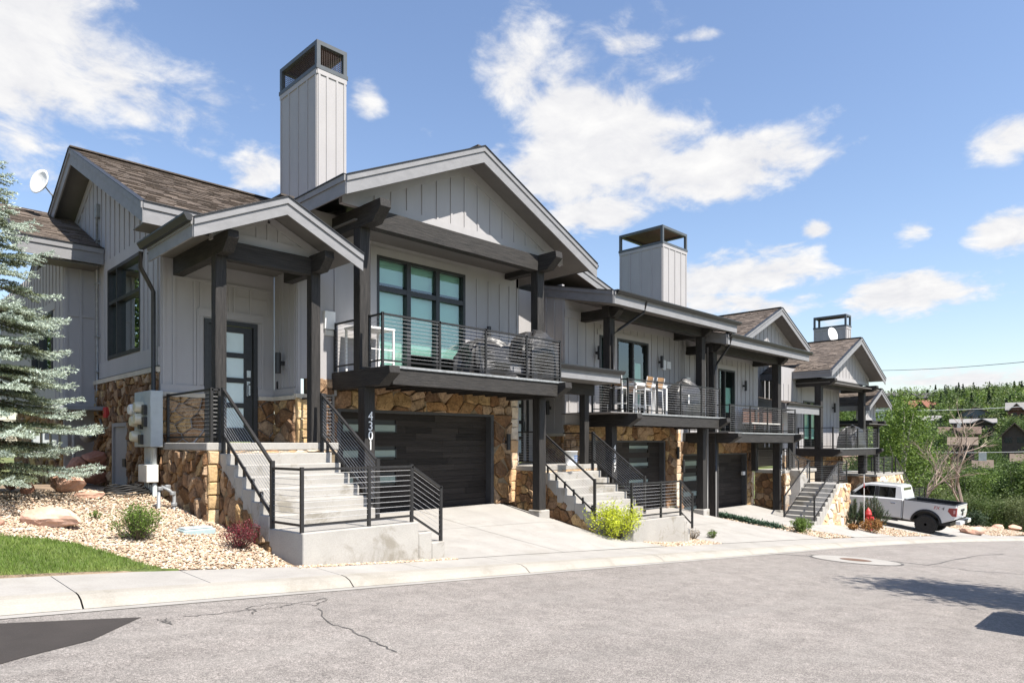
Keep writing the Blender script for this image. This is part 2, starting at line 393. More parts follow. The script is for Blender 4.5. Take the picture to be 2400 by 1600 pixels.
# far terrain (one sheet to the horizon), lowered beneath the road and yards
def zt(x, y):
    z = zterr(x, y)
    if -40 < x < 47 and -14 < y < 26: z -= .55
    elif x <= 47: z -= .5
    return z
grid('ground', lin(-300, -40, 8) + lin(-36, 44, 20) + lin(46, 120, 24)[0:] + lin(126, 480, 40) + lin(520, 1800, 12), lin(-900, -60, 10) + lin(-50, 60, 44) + lin(70, 260, 22) + lin(300, 900, 8), zt, 'wildgrass')

XS = lin(-30, 0, 20) + lin(.5, 20, 39) + lin(20.5, 60, 60)
def strip(name, f0, f1, z0, z1, mt, xs=XS, n=1):
    mb = MB()
    for a, b in zip(xs, xs[1:]):
        for k in range(n):
            t0, t1 = k / n, (k + 1) / n
            L_ = lambda f, g, x, t: f(x) * (1 - t) + g(x) * t
            mb.poly([(a, L_(f0, f1, a, t0), L_(z0, z1, a, t0)), (b, L_(f0, f1, b, t0), L_(z0, z1, b, t0)), (b, L_(f0, f1, b, t1), L_(z0, z1, b, t1)), (a, L_(f0, f1, a, t1), L_(z0, z1, a, t1))])
    return structure(mb.build(name, mt))
strip('road', lambda x: -9 if x < 30 else -9 - .0055 * (x - 30) ** 2, ygut, zroad, zroad, 'asphalt', n=8)
strip('gutter', lambda x: ygut(x) - .002, lambda x: ygut(x) + .17, lambda x: zroad(x) + .006, lambda x: zroad(x) + .0, 'concrete')

# kerb and pavement, slab by slab
SLABX = [-30, -26, -22, -18, -14, -11, -8.2, -5.5, -3.0, -.75, 1.72, 3.06, 4.72, 6.15, 8.0, 10.0, 12.0, 14.0, 16.0, 18.2, 20.4, 22.6, 25, 27.5, 30, 32.5, 35, 37.5, 40, 43, 46, 50, 55, 60]
pave = structure(grid('pavement', XS, [0, 1], lambda x, y: (zwalk(x) - .035), 'concrete_dark', kind=None, smooth=False))
for v in pave.data.vertices: v.co.y = ygut(v.co.x) + .49 if v.co.y < .5 else yin(v.co.x)
kerb = strip('kerb', lambda x: ygut(x) + .165, lambda x: ygut(x) + .50, lambda x: zroad(x) - .03, lambda x: zwalk(x) - .06, 'concrete_dark')
for a, b in zip(SLABX, SLABX[1:]):
    mb = MB(); g = .005
    xs = [a + g] + [x for x in XS if a + .3 < x < b - .3] + [b - g]
    inner = yin
    for p, q in zip(xs, xs[1:]):
        mb.hexa([(p, ygut(p) + .50, zwalk(p) - .1), (q, ygut(q) + .50, zwalk(q) - .1), (q, inner(q), zwalk(q) - .1), (p, inner(p), zwalk(p) - .1),
                 (p, ygut(p) + .50, zwalk(p) - .004), (q, ygut(q) + .50, zwalk(q) - .004), (q, inner(q), zwalk(q) + .008), (p, inner(p), zwalk(p) + .008)])
    mb.build('pavement_slab', 'concrete', pave)
for a, b in zip(SLABX[::2], SLABX[2::2]):
    g = .008; xs = [a + g] + [x for x in XS if a + .3 < x < b - .3] + [b - g]
    prof = [(.165, .004), (.20, .03), (.26, .075), (.36, .108), (.495, .119)]
    drop = lambda x: max(sst(abs(x - 9.9), 3.0, 4.2) if x < 15 else 1, 0)
    mb = MB()
    for p, q in zip(xs, xs[1:]):
        for (y0, z0), (y1, z1) in zip(prof, prof[1:]):
            mb.poly([(p, ygut(p) + y0, zroad(p) + z0), (q, ygut(q) + y0, zroad(q) + z0), (q, ygut(q) + y1, zroad(q) + z1), (p, ygut(p) + y1, zroad(p) + z1)])
    mb.build('kerb_stone', 'concrete_kerb', kerb)

# yard earth under gravel and plants
grid('yard_ground', lin(-30, 0, 30) + lin(.4, 60, 150), lin(0, 1, 22), lambda x, t: 0, 'soil')
yg = bpy.data.objects['yard_ground']
for v in yg.data.vertices:
    x, t = v.co.x, v.co.y; y0 = yin(x) - .02; y1 = 17.9 if x < 4.4 else 14.2
    if x < -1: y1 = 30
    if x > 41: y1 = 24
    y = y0 + (y1 - y0) * t
    z = zgar(x, y) if x < 42 else zgar(42, y) + (zterr(x, y) - zterr(42, y)) * sst(x, 42, 46)
    v.co.y = y; v.co.z = z - .02

# driveways: rows of cast panels with tooled joints
def driveway(name, x0f, x1f, ybk, xcuts, ycuts, zoff=.012):
    root = structure(grid(name, [0, 1], [0, 1], lambda x, y: -9, 'concrete_dark', kind=None, smooth=False))
    def P(s, t):
        x = x0f(t) * (1 - s) + x1f(t) * s
        yf = yin(x) + .005
        y = yf + (ybk - yf) * t
        return x, y, zgar(x, y) + zoff
    # base sheet
    mb = MB(); n = 12
    for i in range(n):
        for j in range(n):
            mb.poly([Vector(P(s / n, t / n)) - Vector((0, 0, .02)) for s, t in ((i, j), (i + 1, j), (i + 1, j + 1), (i, j + 1))])
    m = mb.mesh(name); m.materials.append(MAT['concrete_dark']); root.data = m
    for s0, s1 in zip(xcuts, xcuts[1:]):
        for t0, t1 in zip(ycuts, ycuts[1:]):
            mb = MB(); n = 6; gs, gt = .0012, .0014
            A0, A1, B0, B1 = s0 + gs, s1 - gs, t0 + gt, t1 - gt
            for i in range(n):
                for j in range(n):
                    q = [P(A0 + (A1 - A0) * (i + a) / n, B0 + (B1 - B0) * (j + b) / n) for a, b in ((0, 0), (1, 0), (1, 1), (0, 1))]
                    mb.poly(q)
            mb.build('driveway_panel', 'concrete', root, smooth=True)
    return root
driveway('driveway', lambda t: 6.42, lambda t: 12.75 + (1.25 * (1 - t) ** 2), 12.66, [0, .5, 1], [0, .55, 1])
driveway('driveway', lambda t: 15.6 + 1.2 * (1 - t), lambda t: 22.35 + 1.4 * (1 - t), 13.22, [0, .5, 1], [0, .5, 1])
driveway('driveway', lambda t: 23.1 + 3.2 * (1 - t) ** 1.4, lambda t: 28.1 + 1.9 * (1 - t), 13.3, [0, .5, 1], [0, .5, 1])
driveway('driveway', lambda t: 33.2 + .6 * (1 - t), lambda t: 39.5 + .6 * (1 - t), 13.6, [0, .5, 1], [0, .5, 1])

# patches, manhole and cracks on the road
def flat_patch(name, pts, mt, dz=.004, label=None, cat=None):
    mb = MB().poly([(x, y, zroad(x) + dz) for x, y in pts]); o = mb.build(name, mt)
    return o
def pG(x, y, c=-1.47):      # photo pixel on to the road plane
    d = ray(x, y); return d * (c / (d.z + .08 * d.x))
q = [pG(*p) for p in ((-220, 1620), (-220, 1462), (331, 1447 - 1), (215, 1500), (60, 1539))]
structure(flat_patch('road_patch', [(p.x, min(p.y, 7.38)) for p in q], 'asphalt_new'))
c = pG(2005, 1312)
mh = thing('manhole', (c.x, c.y, zroad(c.x)), 'round rusty manhole cover set in a pale concrete collar in the road', 'manhole')
def disc(name, r0, r1, z0, z1, mt, n=36, parent=mh):
    mb = MB()
    for k in range(n):
        a, b = 2 * pi * k / n, 2 * pi * (k + 1) / n
        pts = [(c.x + r * cos(t), c.y + r * sin(t)) for r, t in ((r0, a), (r1, a), (r1, b), (r0, b))]
        mb.poly([(x, y, zroad(x) + z) for (x, y), z in zip(pts, (z0, z1, z1, z0))])
    return mb.build(name, mt, parent)
mat('rust', (.13, .075, .05), .8, .3, 12, bump=.5, bscale=40)
disc('seal_ring', .98, 1.05, .004, .004, 'tar'); disc('collar', .36, .98, .010, .008, 'concrete'); disc('cover', .0, .345, .013, .013, 'rust')
def crack(pts, w, name='road_crack', mt='tar', jit=.05):
    mb = MB(); P = []
    for a, b in zip(pts, pts[1:]):
        for k in range(6):
            t = k / 6; P.append((a[0] + (b[0] - a[0]) * t + random.uniform(-jit, jit), a[1] + (b[1] - a[1]) * t + random.uniform(-jit, jit)))
    P.append(pts[-1])
    for k, (a, b) in enumerate(zip(P, P[1:])):
        d = Vector((b[0] - a[0], b[1] - a[1])); n = Vector((-d.y, d.x)).normalized() * w * random.uniform(.4, 1)
        mb.poly([(a[0] - n.x, a[1] - n.y, zroad(a[0]) + .005), (b[0] - n.x * .8, b[1] - n.y * .8, zroad(b[0]) + .005), (b[0] + n.x * .8, b[1] + n.y * .8, zroad(b[0]) + .005), (a[0] + n.x, a[1] + n.y, zroad(a[0]) + .005)])
    return structure(mb.build(name, mt))
def cp(*px): return [(pG(*p).x, pG(*p).y) for p in px]
crack(cp((745, 1425), (775, 1460), (830, 1480), (880, 1505), (930, 1528)), .011, jit=.03)
crack(cp((430, 1446), (560, 1432), (640, 1425), (700, 1412), (765, 1402)), .011, jit=.04)
crack(cp((370, 1450), (400, 1462), (390, 1448)), .008, jit=.03)
crack(cp((600, 1437), (580, 1424), (655, 1412), (740, 1418), (768, 1404)), .009, jit=.04)
crack(cp((1780, 1295), (1850, 1300), (1930, 1304)), .035, 'tar_seal', jit=.03)
crack(cp((2085, 1314), (2175, 1324), (2300, 1300), (2352, 1298)), .045, 'tar_seal', jit=.04)
crack(cp((2175, 1324), (2290, 1338), (2400, 1345)), .03, 'tar_seal', jit=.04)

# ------------------------------------------------------------------ house parts
def PP(ax, c):
    if ax == 'Y': return lambda u, z, d=0.: (u, c - d, z)      # wall facing the street
    return lambda u, z, d=0.: (c - d, u, z)                    # wall facing the left end
def bx(mb, ax, c, u0, u1, z0, z1, d0, d1, a=None):
    if ax == 'Y': mb.box(u0, u1, c - d1, c - d0, z0, z1, a)
    else: mb.box(c - d1, c - d0, u0, u1, z0, z1, a)
    return mb
def wall(parent, ax, c, u0, u1, z0, z1, holes=(), name='siding_wall', mt='siding', th=.1):
    us = sorted({u0, u1, *[h[0] for h in holes], *[h[1] for h in holes]}); zs = sorted({z0, z1, *[h[2] for h in holes], *[h[3] for h in holes]})
    mb = MB()
    for a, b in zip(us, us[1:]):
        for e, f in zip(zs, zs[1:]):
            mu, mz = (a + b) / 2, (e + f) / 2
            if any(h[0] < mu < h[1] and h[2] < mz < h[3] for h in holes): continue
            bx(mb, ax, c, a, b, e, f, -th, 0)
    return mb.build(name, mt, parent)
def gwall(parent, ax, c, poly, name='siding_wall', mt='siding', th=.1):      # polygon wall
    p = PP(ax, c); mb = MB().prism([p(u, z, 0) for u, z in poly], Vector(p(0, 0, -th)) - Vector(p(0, 0, 0))); return mb.build(name, mt, parent, fix=True)
def battens(w, ax, c, us, z0, z1, wd=.055, d=.02):
    for u in us:
        a = z0(u) if callable(z0) else z0; b = z1(u) if callable(z1) else z1
        if b - a < .05: continue
        bx(MB(), ax, c, u - wd / 2, u + wd / 2, a, b, -.005, d).build('batten', 'siding', w)
def board(w, ax, c, u0, u1, z0, z1, d=.026, name='trim_board', mt='siding'):
    return bx(MB(), ax, c, u0, u1, z0, z1, -.006, d).build(name, mt, w)
def arange(a, b, s):
    n = int((b - a) / s + 1e-6); return [a + s * i for i in range(n + 1)]

def clip(poly, nx, ny, d):       # keep nx*x+ny*y<=d
    out = []
    for (a, b) in zip(poly, poly[1:] + poly[:1]):
        da = nx * a[0] + ny * a[1] - d; db = nx * b[0] + ny * b[1] - d
        if da <= 0: out.append(a)
        if (da < 0 < db) or (db < 0 < da):
            t = da / (da - db); out.append((a[0] + (b[0] - a[0]) * t, a[1] + (b[1] - a[1]) * t))
    return out
def stones(w, ax, c, poly, su=.34, sz=.22, depth=.045, seed=1, joint=.009, mt='stone', jit=.42, name='stone'):
    rnd = random.Random(seed); p = PP(ax, c)
    us = [q[0] for q in poly]; zs = [q[1] for q in poly]; u0, u1, z0, z1 = min(us), max(us), min(zs), max(zs)
    k = su / sz; sites = []
    nz = max(1, int(round((z1 - z0) / sz))); nu = max(1, int(round((u1 - u0) / su)))
    for j in range(-1, nz + 1):
        off = (j % 2) * .5
        for i in range(-1, nu + 2):
            if rnd.random() < .13: continue
            sites.append((u0 + (u1 - u0) * (i + off + rnd.uniform(-jit, jit)) / nu, (z0 + (z1 - z0) * (j + .5 + rnd.uniform(-jit, jit)) / nz) * k))
    # cell of each site by clipping with its neighbours (metric stretched so stones come out longer than tall)
    area = sum(a[0] * b[1] - b[0] * a[1] for a, b in zip(poly, poly[1:] + poly[:1]))
    P0 = [(u, z * k) for u, z in (poly if area > 0 else poly[::-1])]
    for i, s in enumerate(sites):
        cell = list(P0); near = sorted((q for j, q in enumerate(sites) if j != i), key=lambda q: (q[0] - s[0]) ** 2 + (q[1] - s[1]) ** 2)[:14]
        for q in near:
            nx, ny = q[0] - s[0], q[1] - s[1]; L_ = sqrt(nx * nx + ny * ny)
            if L_ < 1e-6: continue
            nx /= L_; ny /= L_
            cell = clip(cell, nx, ny, nx * (s[0] + q[0]) / 2 + ny * (s[1] + q[1]) / 2 - joint)
            if len(cell) < 3: break
        if len(cell) < 3: continue
        pts = [(u, z / k) for u, z in cell]
        ar = abs(sum(a[0] * b[1] - b[0] * a[1] for a, b in zip(pts, pts[1:] + pts[:1]))) / 2
        if ar < .0025: continue
        cu = sum(q[0] for q in pts) / len(pts); cz = sum(q[1] for q in pts) / len(pts)
        dd = depth * rnd.uniform(.5, 1.6); n = len(pts); mb = MB()
        tilt = (rnd.uniform(-.22, .22), rnd.uniform(-.22, .22))
        f = lambda u, z, s_, d_: p(cu + (u - cu) * s_, cz + (z - cz) * s_, d_ + (tilt[0] * (u - cu) + tilt[1] * (z - cz)) * (1 if d_ > 0 else 0))
        R = [[mb.pt(f(u, z, 1, -.01)) for u, z in pts], [mb.pt(f(u, z, .985, dd * .62)) for u, z in pts], [mb.pt(f(u, z, .86 + rnd.uniform(-.06, .05), dd * rnd.uniform(.85, 1.15))) for u, z in pts]]
        ce = mb.pt(f(cu + rnd.uniform(-.1, .1) * su, cz + rnd.uniform(-.1, .1) * sz, 1, dd * rnd.uniform(.9, 1.25)))
        fl = ax == 'X'
        for A, B in zip(R, R[1:]):
            for m in range(n):
                q = (A[m], A[(m + 1) % n], B[(m + 1) % n], B[m]); mb.f.append(q[::-1] if fl else q); mb.a.append(None)
        for m in range(n):
            q = (R[2][m], R[2][(m + 1) % n], ce); mb.f.append(q[::-1] if fl else q); mb.a.append(None)
        mb.build(name, mt, w)
def stone_wall(parent, ax, c, polys, su=.34, sz=.22, seed=1, depth=.05, mt='stone', mortar='mortar', th=.12, jit=.42):
    mb = MB(); p = PP(ax, c)
    for poly in polys: mb.prism([p(u, z, -.004) for u, z in poly], Vector(p(0, 0, -th)) - Vector(p(0, 0, 0)))
    w = mb.build('stone_wall', mortar, parent, fix=True)
    for i, poly in enumerate(polys): stones(w, ax, c, poly, su, sz, depth, seed * 31 + i, mt=mt, jit=jit)
    return w
def quoins(w, ax, c, u0, u1, z0, z1, seed=3, mt='stone_gold', hs=.26, d=.07):
    rnd = random.Random(seed); z = z0; p = PP(ax, c)
    while z < z1 - .05:
        h = hs * rnd.uniform(.7, 1.3)
        if z + h > z1 - .1: h = z1 - z
        e = [rnd.uniform(-.012, .012) for _ in range(8)]
        A = [(u0 + e[0], z + .007 + e[4] * .5), (u1 + e[1], z + .007 + e[5] * .5), (u1 + e[2], z + h - .007 + e[6] * .5), (u0 + e[3], z + h - .007 + e[7] * .5)]
        mb = MB(); f = lambda q, s_, d_: p((u0 + u1) / 2 + (q[0] - (u0 + u1) / 2) * s_, z + h / 2 + (q[1] - z - h / 2) * s_, d_)
        R0 = [mb.pt(f(q, 1, -.05)) for q in A]; R1 = [mb.pt(f(q, 1, d * .75)) for q in A]; R2 = [mb.pt(f(q, .84, d + rnd.uniform(-.015, .02))) for q in A]
        for X_, Y_ in ((R0, R1), (R1, R2)):
            for m in range(4): mb.f.append((X_[m], X_[(m + 1) % 4], Y_[(m + 1) % 4], Y_[m])); mb.a.append(None)
        mb.f.append(tuple(R2)); mb.a.append(None)
        mb.build('quoin_stone', mt, w, fix=True); z += h

def timber(parent, x0, x1, y0, y1, z0, z1, name='post', mt='wood_z'): return MB().box(x0, x1, y0, y1, z0, z1).build(name, mt, parent, bevel=.008)
def beam_y(parent, x0, x1, yb, yt, z0, z1, cut=.3, back=0, name='beam'):      # runs back from a nosed front end
    pr = [(x0, yb, z0), (x0, yt + cut, z0), (x0, yt, z0 + (z1 - z0) * .62), (x0, yt + .02, z1), (x0, yb, z1)]
    return MB().prism(pr, (x1 - x0, 0, 0)).build(name, 'wood_y', parent, bevel=.006)
def beam_x(parent, x0, x1, y0, y1, z0, z1, name='beam', cut=0):
    if cut:
        return MB().prism([(x0, y0, z0), (x1 - cut, y0, z0), (x1, y0, z0 + (z1 - z0) * .6), (x1 - .02, y0, z1), (x0, y0, z1)], (0, y1 - y0, 0)).build(name, 'wood_x', parent, bevel=.006)
    return MB().box(x0, x1, y0, y1, z0, z1).build(name, 'wood_x', parent, bevel=.006)

def roof_slab(parent, E0, E1, R1, R0, th=.2, name='roof', top=True, course=.145, tab=.30, seed=1):
    E0, E1, R1, R0 = map(Vector, (E0, E1, R1, R0)); n = (E1 - E0).cross(R0 - E0).normalized()
    if n.z < 0: n = -n
    mb = MB().prism([E0, E1, R1, R0], -n * th); o = mb.build(name, 'soffit', parent, fix=True)
    if not top: return o
    rnd = random.Random(seed); sl = (R0 - E0).length; nc = int(sl / course) + 1; mb = MB()
    for k in range(nc):
        v0 = k / nc; v1 = min(1, (k + 1.12) / nc)
        a = E0.lerp(R0, v0); b = E1.lerp(R1, v0); a2 = E0.lerp(R0, v1); b2 = E1.lerp(R1, v1); L_ = (b - a).length; x = -rnd.random() * tab
        if L_ < .05: continue
        while x < L_:
            w = tab * rnd.uniform(.45, 1.25); s0, s1 = max(0, x) / L_, min(L_, x + w) / L_; x += w
            if s1 <= s0: continue
            h = .012 + rnd.choice((0, 0, .008, .012)); t = min(.999, max(0, rnd.gauss(.45, .28)))
            lo = -.03 * (R0 - E0).normalized() * rnd.choice((0, 0, .6)) 
            p0, p1, p2, p3 = a.lerp(b, s0) + lo, a.lerp(b, s1) + lo, a2.lerp(b2, s1), a2.lerp(b2, s0)
            mb.poly([p0 + n * (h + .006), p1 + n * (h + .006), p2 + n * .006, p3 + n * .006], t)
            mb.poly([p0 + n * .0, p1 + n * .0, p1 + n * (h + .006), p0 + n * (h + .006)], t * .5)
    stuff(mb.build('shingle', 'shingle', o)); return o
def fascia(o, p, q, out, h=.25, drop=0., mt='fascia', slope=None):      # stepped fascia along a roof edge p-q (top edge), out = outward direction
    p, q, out = Vector(p), Vector(q), Vector(out).normalized()
    z = Vector((0, 0, 1))
    mb = MB(); a = p - z * (h / 2 + .10) + out * .012; b = q - z * (h / 2 + .10) + out * .012
    vert(mb, p - z * .10, q - z * .10, h, out, .0, .03); mb.build('fascia_board', mt, o)
    mb = MB(); vert(mb, p + z * .0, q + z * .0, .108, out, .0, .055); mb.build('upper_fascia', mt, o)
    mb = MB(); vert(mb, p + z * .022, q + z * .022, .018, out, -.05, .075); mb.build('drip_edge', 'black_metal', o)
def vert(mb, p, q, h, out, d0, d1):      # board hanging h below line p-q, between d0 and d1 along out
    z = Vector((0, 0, h)); mb.hexa([p - z + out * d0, q - z + out * d0, q - z + out * d1, p - z + out * d1, p + out * d0, q + out * d0, q + out * d1, p + out * d1])
def gutter(o, p, q, out, r=.075):
    p, q, out = Vector(p), Vector(q), Vector(out).normalized(); z = Vector((0, 0, 1)); mb = MB()
    sec = [(.0, -.11), (.07, -.11), (.12, -.03), (.12, .0), (.105, .0), (.0, -.015)]
    mb.prism([p + out * a + z * b for a, b in sec], q - p); mb.build('gutter', 'black_metal', o, fix=True)
def downspout(parent, pts, r=.04):
    return MB().tube(pts, r, 8).build('downspout', 'black_metal', parent, smooth=True)

def railing(parent, A, B, h=.95, lo=.10, posts=(0, 1), ncab=10, base=0., end=True, name='railing', cables=True, pw=.045, topw=.045):
    A, B = Vector(A), Vector(B); z = Vector((0, 0, 1)); d = (B - A)
    up = z
    r = MB().bar(A + z * (h - .02), B + z * (h - .02), topw, .035).build(name, 'rail_metal', parent)
    MB().bar(A + z * lo, B + z * lo, .038, .03).build('bottom_rail', 'rail_metal', r)
    for t in posts:
        p = A.lerp(B, t); MB().box(p.x - pw / 2, p.x + pw / 2, p.y - pw / 2, p.y + pw / 2, p.z - base, p.z + h + .012).build('post', 'rail_metal', r)
    if cables:
        for k in range(ncab):
            zz = lo + (h - lo) * (k + 1) / (ncab + 1); MB().tube([A + z * zz, B + z * zz], .0034, 5, cap=False).build('cable', 'cable', r)
    return r

def window(parent, ax, c, u0, u1, z0, z1, cols=(), rows=(), fr=.07, name='window', pane='glass_clear', blind=None, recess=.06, room=1.0, mul=.075, d=.03, blinds=None, frm='black_metal'):
    mb = MB()
    bx(mb, ax, c, u0, u1, z0, z0 + fr, -.1, d); bx(mb, ax, c, u0, u1, z1 - fr, z1, -.1, d)
    bx(mb, ax, c, u0, u0 + fr, z0 + fr, z1 - fr, -.1, d); bx(mb, ax, c, u1 - fr, u1, z0 + fr, z1 - fr, -.1, d)
    for u in cols: bx(mb, ax, c, u - mul / 2, u + mul / 2, z0 + fr, z1 - fr, -.095, d - .004)
    for z in rows: bx(mb, ax, c, u0 + fr, u1 - fr, z - mul / 2, z + mul / 2, -.09, d - .008)
    w = mb.build(name, frm, parent)
    us = [u0 + fr] + list(cols) + [u1 - fr]; zs = [z0 + fr] + list(rows) + [z1 - fr]; p = PP(ax, c)
    for a, b in zip(us, us[1:]):
        for e, f in zip(zs, zs[1:]):
            MB().poly([p(a, e, -recess), p(b, e, -recess), p(b, f, -recess), p(a, f, -recess)]).build('pane', pane, w)
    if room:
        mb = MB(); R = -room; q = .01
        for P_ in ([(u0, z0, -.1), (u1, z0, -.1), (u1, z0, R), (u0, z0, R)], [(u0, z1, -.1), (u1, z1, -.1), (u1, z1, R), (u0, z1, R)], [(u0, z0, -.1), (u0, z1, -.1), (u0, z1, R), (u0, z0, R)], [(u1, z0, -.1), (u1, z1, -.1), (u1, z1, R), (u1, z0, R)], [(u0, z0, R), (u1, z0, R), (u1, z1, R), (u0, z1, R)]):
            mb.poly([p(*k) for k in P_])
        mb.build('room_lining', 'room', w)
    for (a, b, e, f) in (blinds or ()):
        MB().poly([p(a, e, -.16), p(b, e, -.16), p(b, f, -.16), p(a, f, -.16)]).build('roller_blind', 'blind', w)
    return w
def wall_light(parent, ax, c, u, z, h=.33, side=1):
    p = PP(ax, c); x, y, zz = p(u, z, .15)
    o = MB().lathe((x, y, zz - h / 2), [(.052, 0), (.056, .006), (.056, h - .006), (.052, h)], 14).build('wall_light', 'black_metal', parent, smooth=False)
    bx(MB(), ax, c, u - .028, u + .028, z - .04, z + .04, .015, .12).build('bracket', 'black_metal', o)
    bx(MB(), ax, c, u - .075, u + .075, z - .10, z + .10, .0, .016).build('mount_plate', 'siding', o)
    return o
def text_mesh(s, size, name, mt, M_, parent, ext=.006):
    cu = bpy.data.curves.new(name, 'FONT'); cu.body = s; cu.size = size; cu.extrude = ext; cu.align_x = 'CENTER'; cu.resolution_u = 4
    t = bpy.data.objects.new(name, cu); COL.objects.link(t); dg = bpy.context.evaluated_depsgraph_get()
    m = bpy.data.meshes.new_from_object(t.evaluated_get(dg)); bpy.data.objects.remove(t); m.transform(M_)
    o = bpy.data.objects.new(name, m); COL.objects.link(o); m.materials.clear(); m.materials.append(MAT[mt])
    if parent is not None: adopt(o, parent)
    return o
def house_number(parent, digits, x, y, ztop, size, pitch):
    grp = None
    for i, ch in enumerate(digits):
        M_ = Matrix.Translation((x, y - .008, ztop - size * .72 - i * pitch)) @ Matrix.Rotation(pi / 2, 4, 'X') @ Matrix.Diagonal((.9, 1, 1, 1))
        text_mesh(ch, size, 'house_number_digit', 'number', M_, parent)
def garage(parent, u0, u1, y, z0, z1, panes=(), rows=15, seed=5, jamb=.10):
    f = MB(); f.box(u0 - .0, u0 + jamb, y - .005, y + .24, z0, z1); f.box(u1 - jamb, u1, y - .005, y + .24, z0, z1); f.box(u0 + jamb, u1 - jamb, y - .005, y + .24, z1 - jamb * .6, z1)
    f.build('garage_frame', 'garage_trim', parent)
    g = MB().box(u0 + jamb, u1 - jamb, y + .22, y + .26, z0 + .01, z1 - jamb * .6).build('garage_door', 'black_metal', parent)
    rnd = random.Random(seed); h = (z1 - jamb * .6 - z0 - .012) / rows
    for r in range(rows):
        za, zb = z0 + .012 + r * h + .003, z0 + .012 + (r + 1) * h - .003; u = u0 + jamb; 
        while u < u1 - jamb - .02:
            w = rnd.uniform(.7, 2.2); e = min(u + w, u1 - jamb)
            if u1 - jamb - e < .3: e = u1 - jamb
            segs = [(u + .002, e - .002)]
            for (pa, pb, pz0, pz1) in panes:
                if za < pz1 and zb > pz0:
                    ns = []
                    for a, b in segs:
                        if pa > a: ns.append((a, min(b, pa)))
                        if pb < b: ns.append((max(a, pb), b))
                    segs = [s for s in ns if s[1] - s[0] > .02]
            for a, b in segs: MB().box(a, b, y + .195 - rnd.uniform(0, .007), y + .225, za, zb).build('plank', 'garage_plank', g)
            u = e
    for (pa, pb, pz0, pz1) in panes:
        MB().box(pa, pb, y + .205, y + .22, pz0, pz1).build('pane', 'garage_glass', g)
        fr = MB(); 
        for q in ((pa - .02, pb + .02, pz0 - .02, pz0), (pa - .02, pb + .02, pz1, pz1 + .02), (pa - .02, pa, pz0, pz1), (pb, pb + .02, pz0, pz1)): fr.box(q[0], q[1], y + .185, y + .215, q[2], q[3])
        fr.build('pane_frame', 'black_metal', g)
    return g
mat('garage_plank', (.030, .025, .022), .7, .3, 3, (.35, 6, 8), bump=.35, bscale=14, objrand=.35, spec=.2)
mat('garage_trim', (.055, .055, .057), .6, .1, 5)
mat('garage_glass', (.24, .30, .29), .15, .08, 2, spec=.6)
def entry_door(parent, ax, c, u0, u1, z0, z1, n=4, side=None):
    mb = MB(); f = .085
    bx(mb, ax, c, u0, u0 + f, z0, z1, -.1, .03); bx(mb, ax, c, u1 - f, u1, z0, z1, -.1, .03); bx(mb, ax, c, u0 + f, u1 - f, z1 - f, z1, -.1, .03)
    d = mb.build('entry_door', 'black_metal', parent)
    a, b = u0 + f + .01, u1 - f - .01; st = .17; r = .10; bot = .30
    mb = MB(); top = z1 - f - .01
    bx(mb, ax, c, a, a + st, z0 + .02, top, -.07, -.02); bx(mb, ax, c, b - st, b, z0 + .02, top, -.07, -.02)
    zs = [z0 + .02, z0 + bot]; hh = (top - .12 - z0 - bot - r * (n - 1)) / n; z = z0 + bot
    bx(mb, ax, c, a + st, b - st, z0 + .02, z0 + bot, -.07, -.02); bx(mb, ax, c, a + st, b - st, top - .12, top, -.07, -.02)
    P_ = PP(ax, c)
    for k in range(n):
        MB().poly([P_(a + st, z, -.045), P_(b - st, z, -.045), P_(b - st, z + hh, -.045), P_(a + st, z + hh, -.045)]).build('pane', 'glass_frost', d)
        if k < n - 1: bx(mb, ax, c, a + st, b - st, z + hh, z + hh + r, -.07, -.02)
        z += hh + r
    mb.build('door_leaf', 'black_metal', d)
    mb = MB(); bx(mb, ax, c, b - .12, b - .05, z0 + .95, z0 + 1.25, -.02, .0); bx(mb, ax, c, b - .10, b - .07, z0 + .93, z0 + 1.2, .03, .05); bx(mb, ax, c, b - .10, b - .07, z0 + 1.17, z0 + 1.2, 0, .05); bx(mb, ax, c, b - .10, b - .07, z0 + .93, z0 + .96, 0, .05)
    mb.build('handle', 'steel', d); bx(MB(), ax, c, b - .125, b - .045, z0 + 1.33, z0 + 1.47, -.02, .012).build('keypad_lock', 'steel', d)
    return d
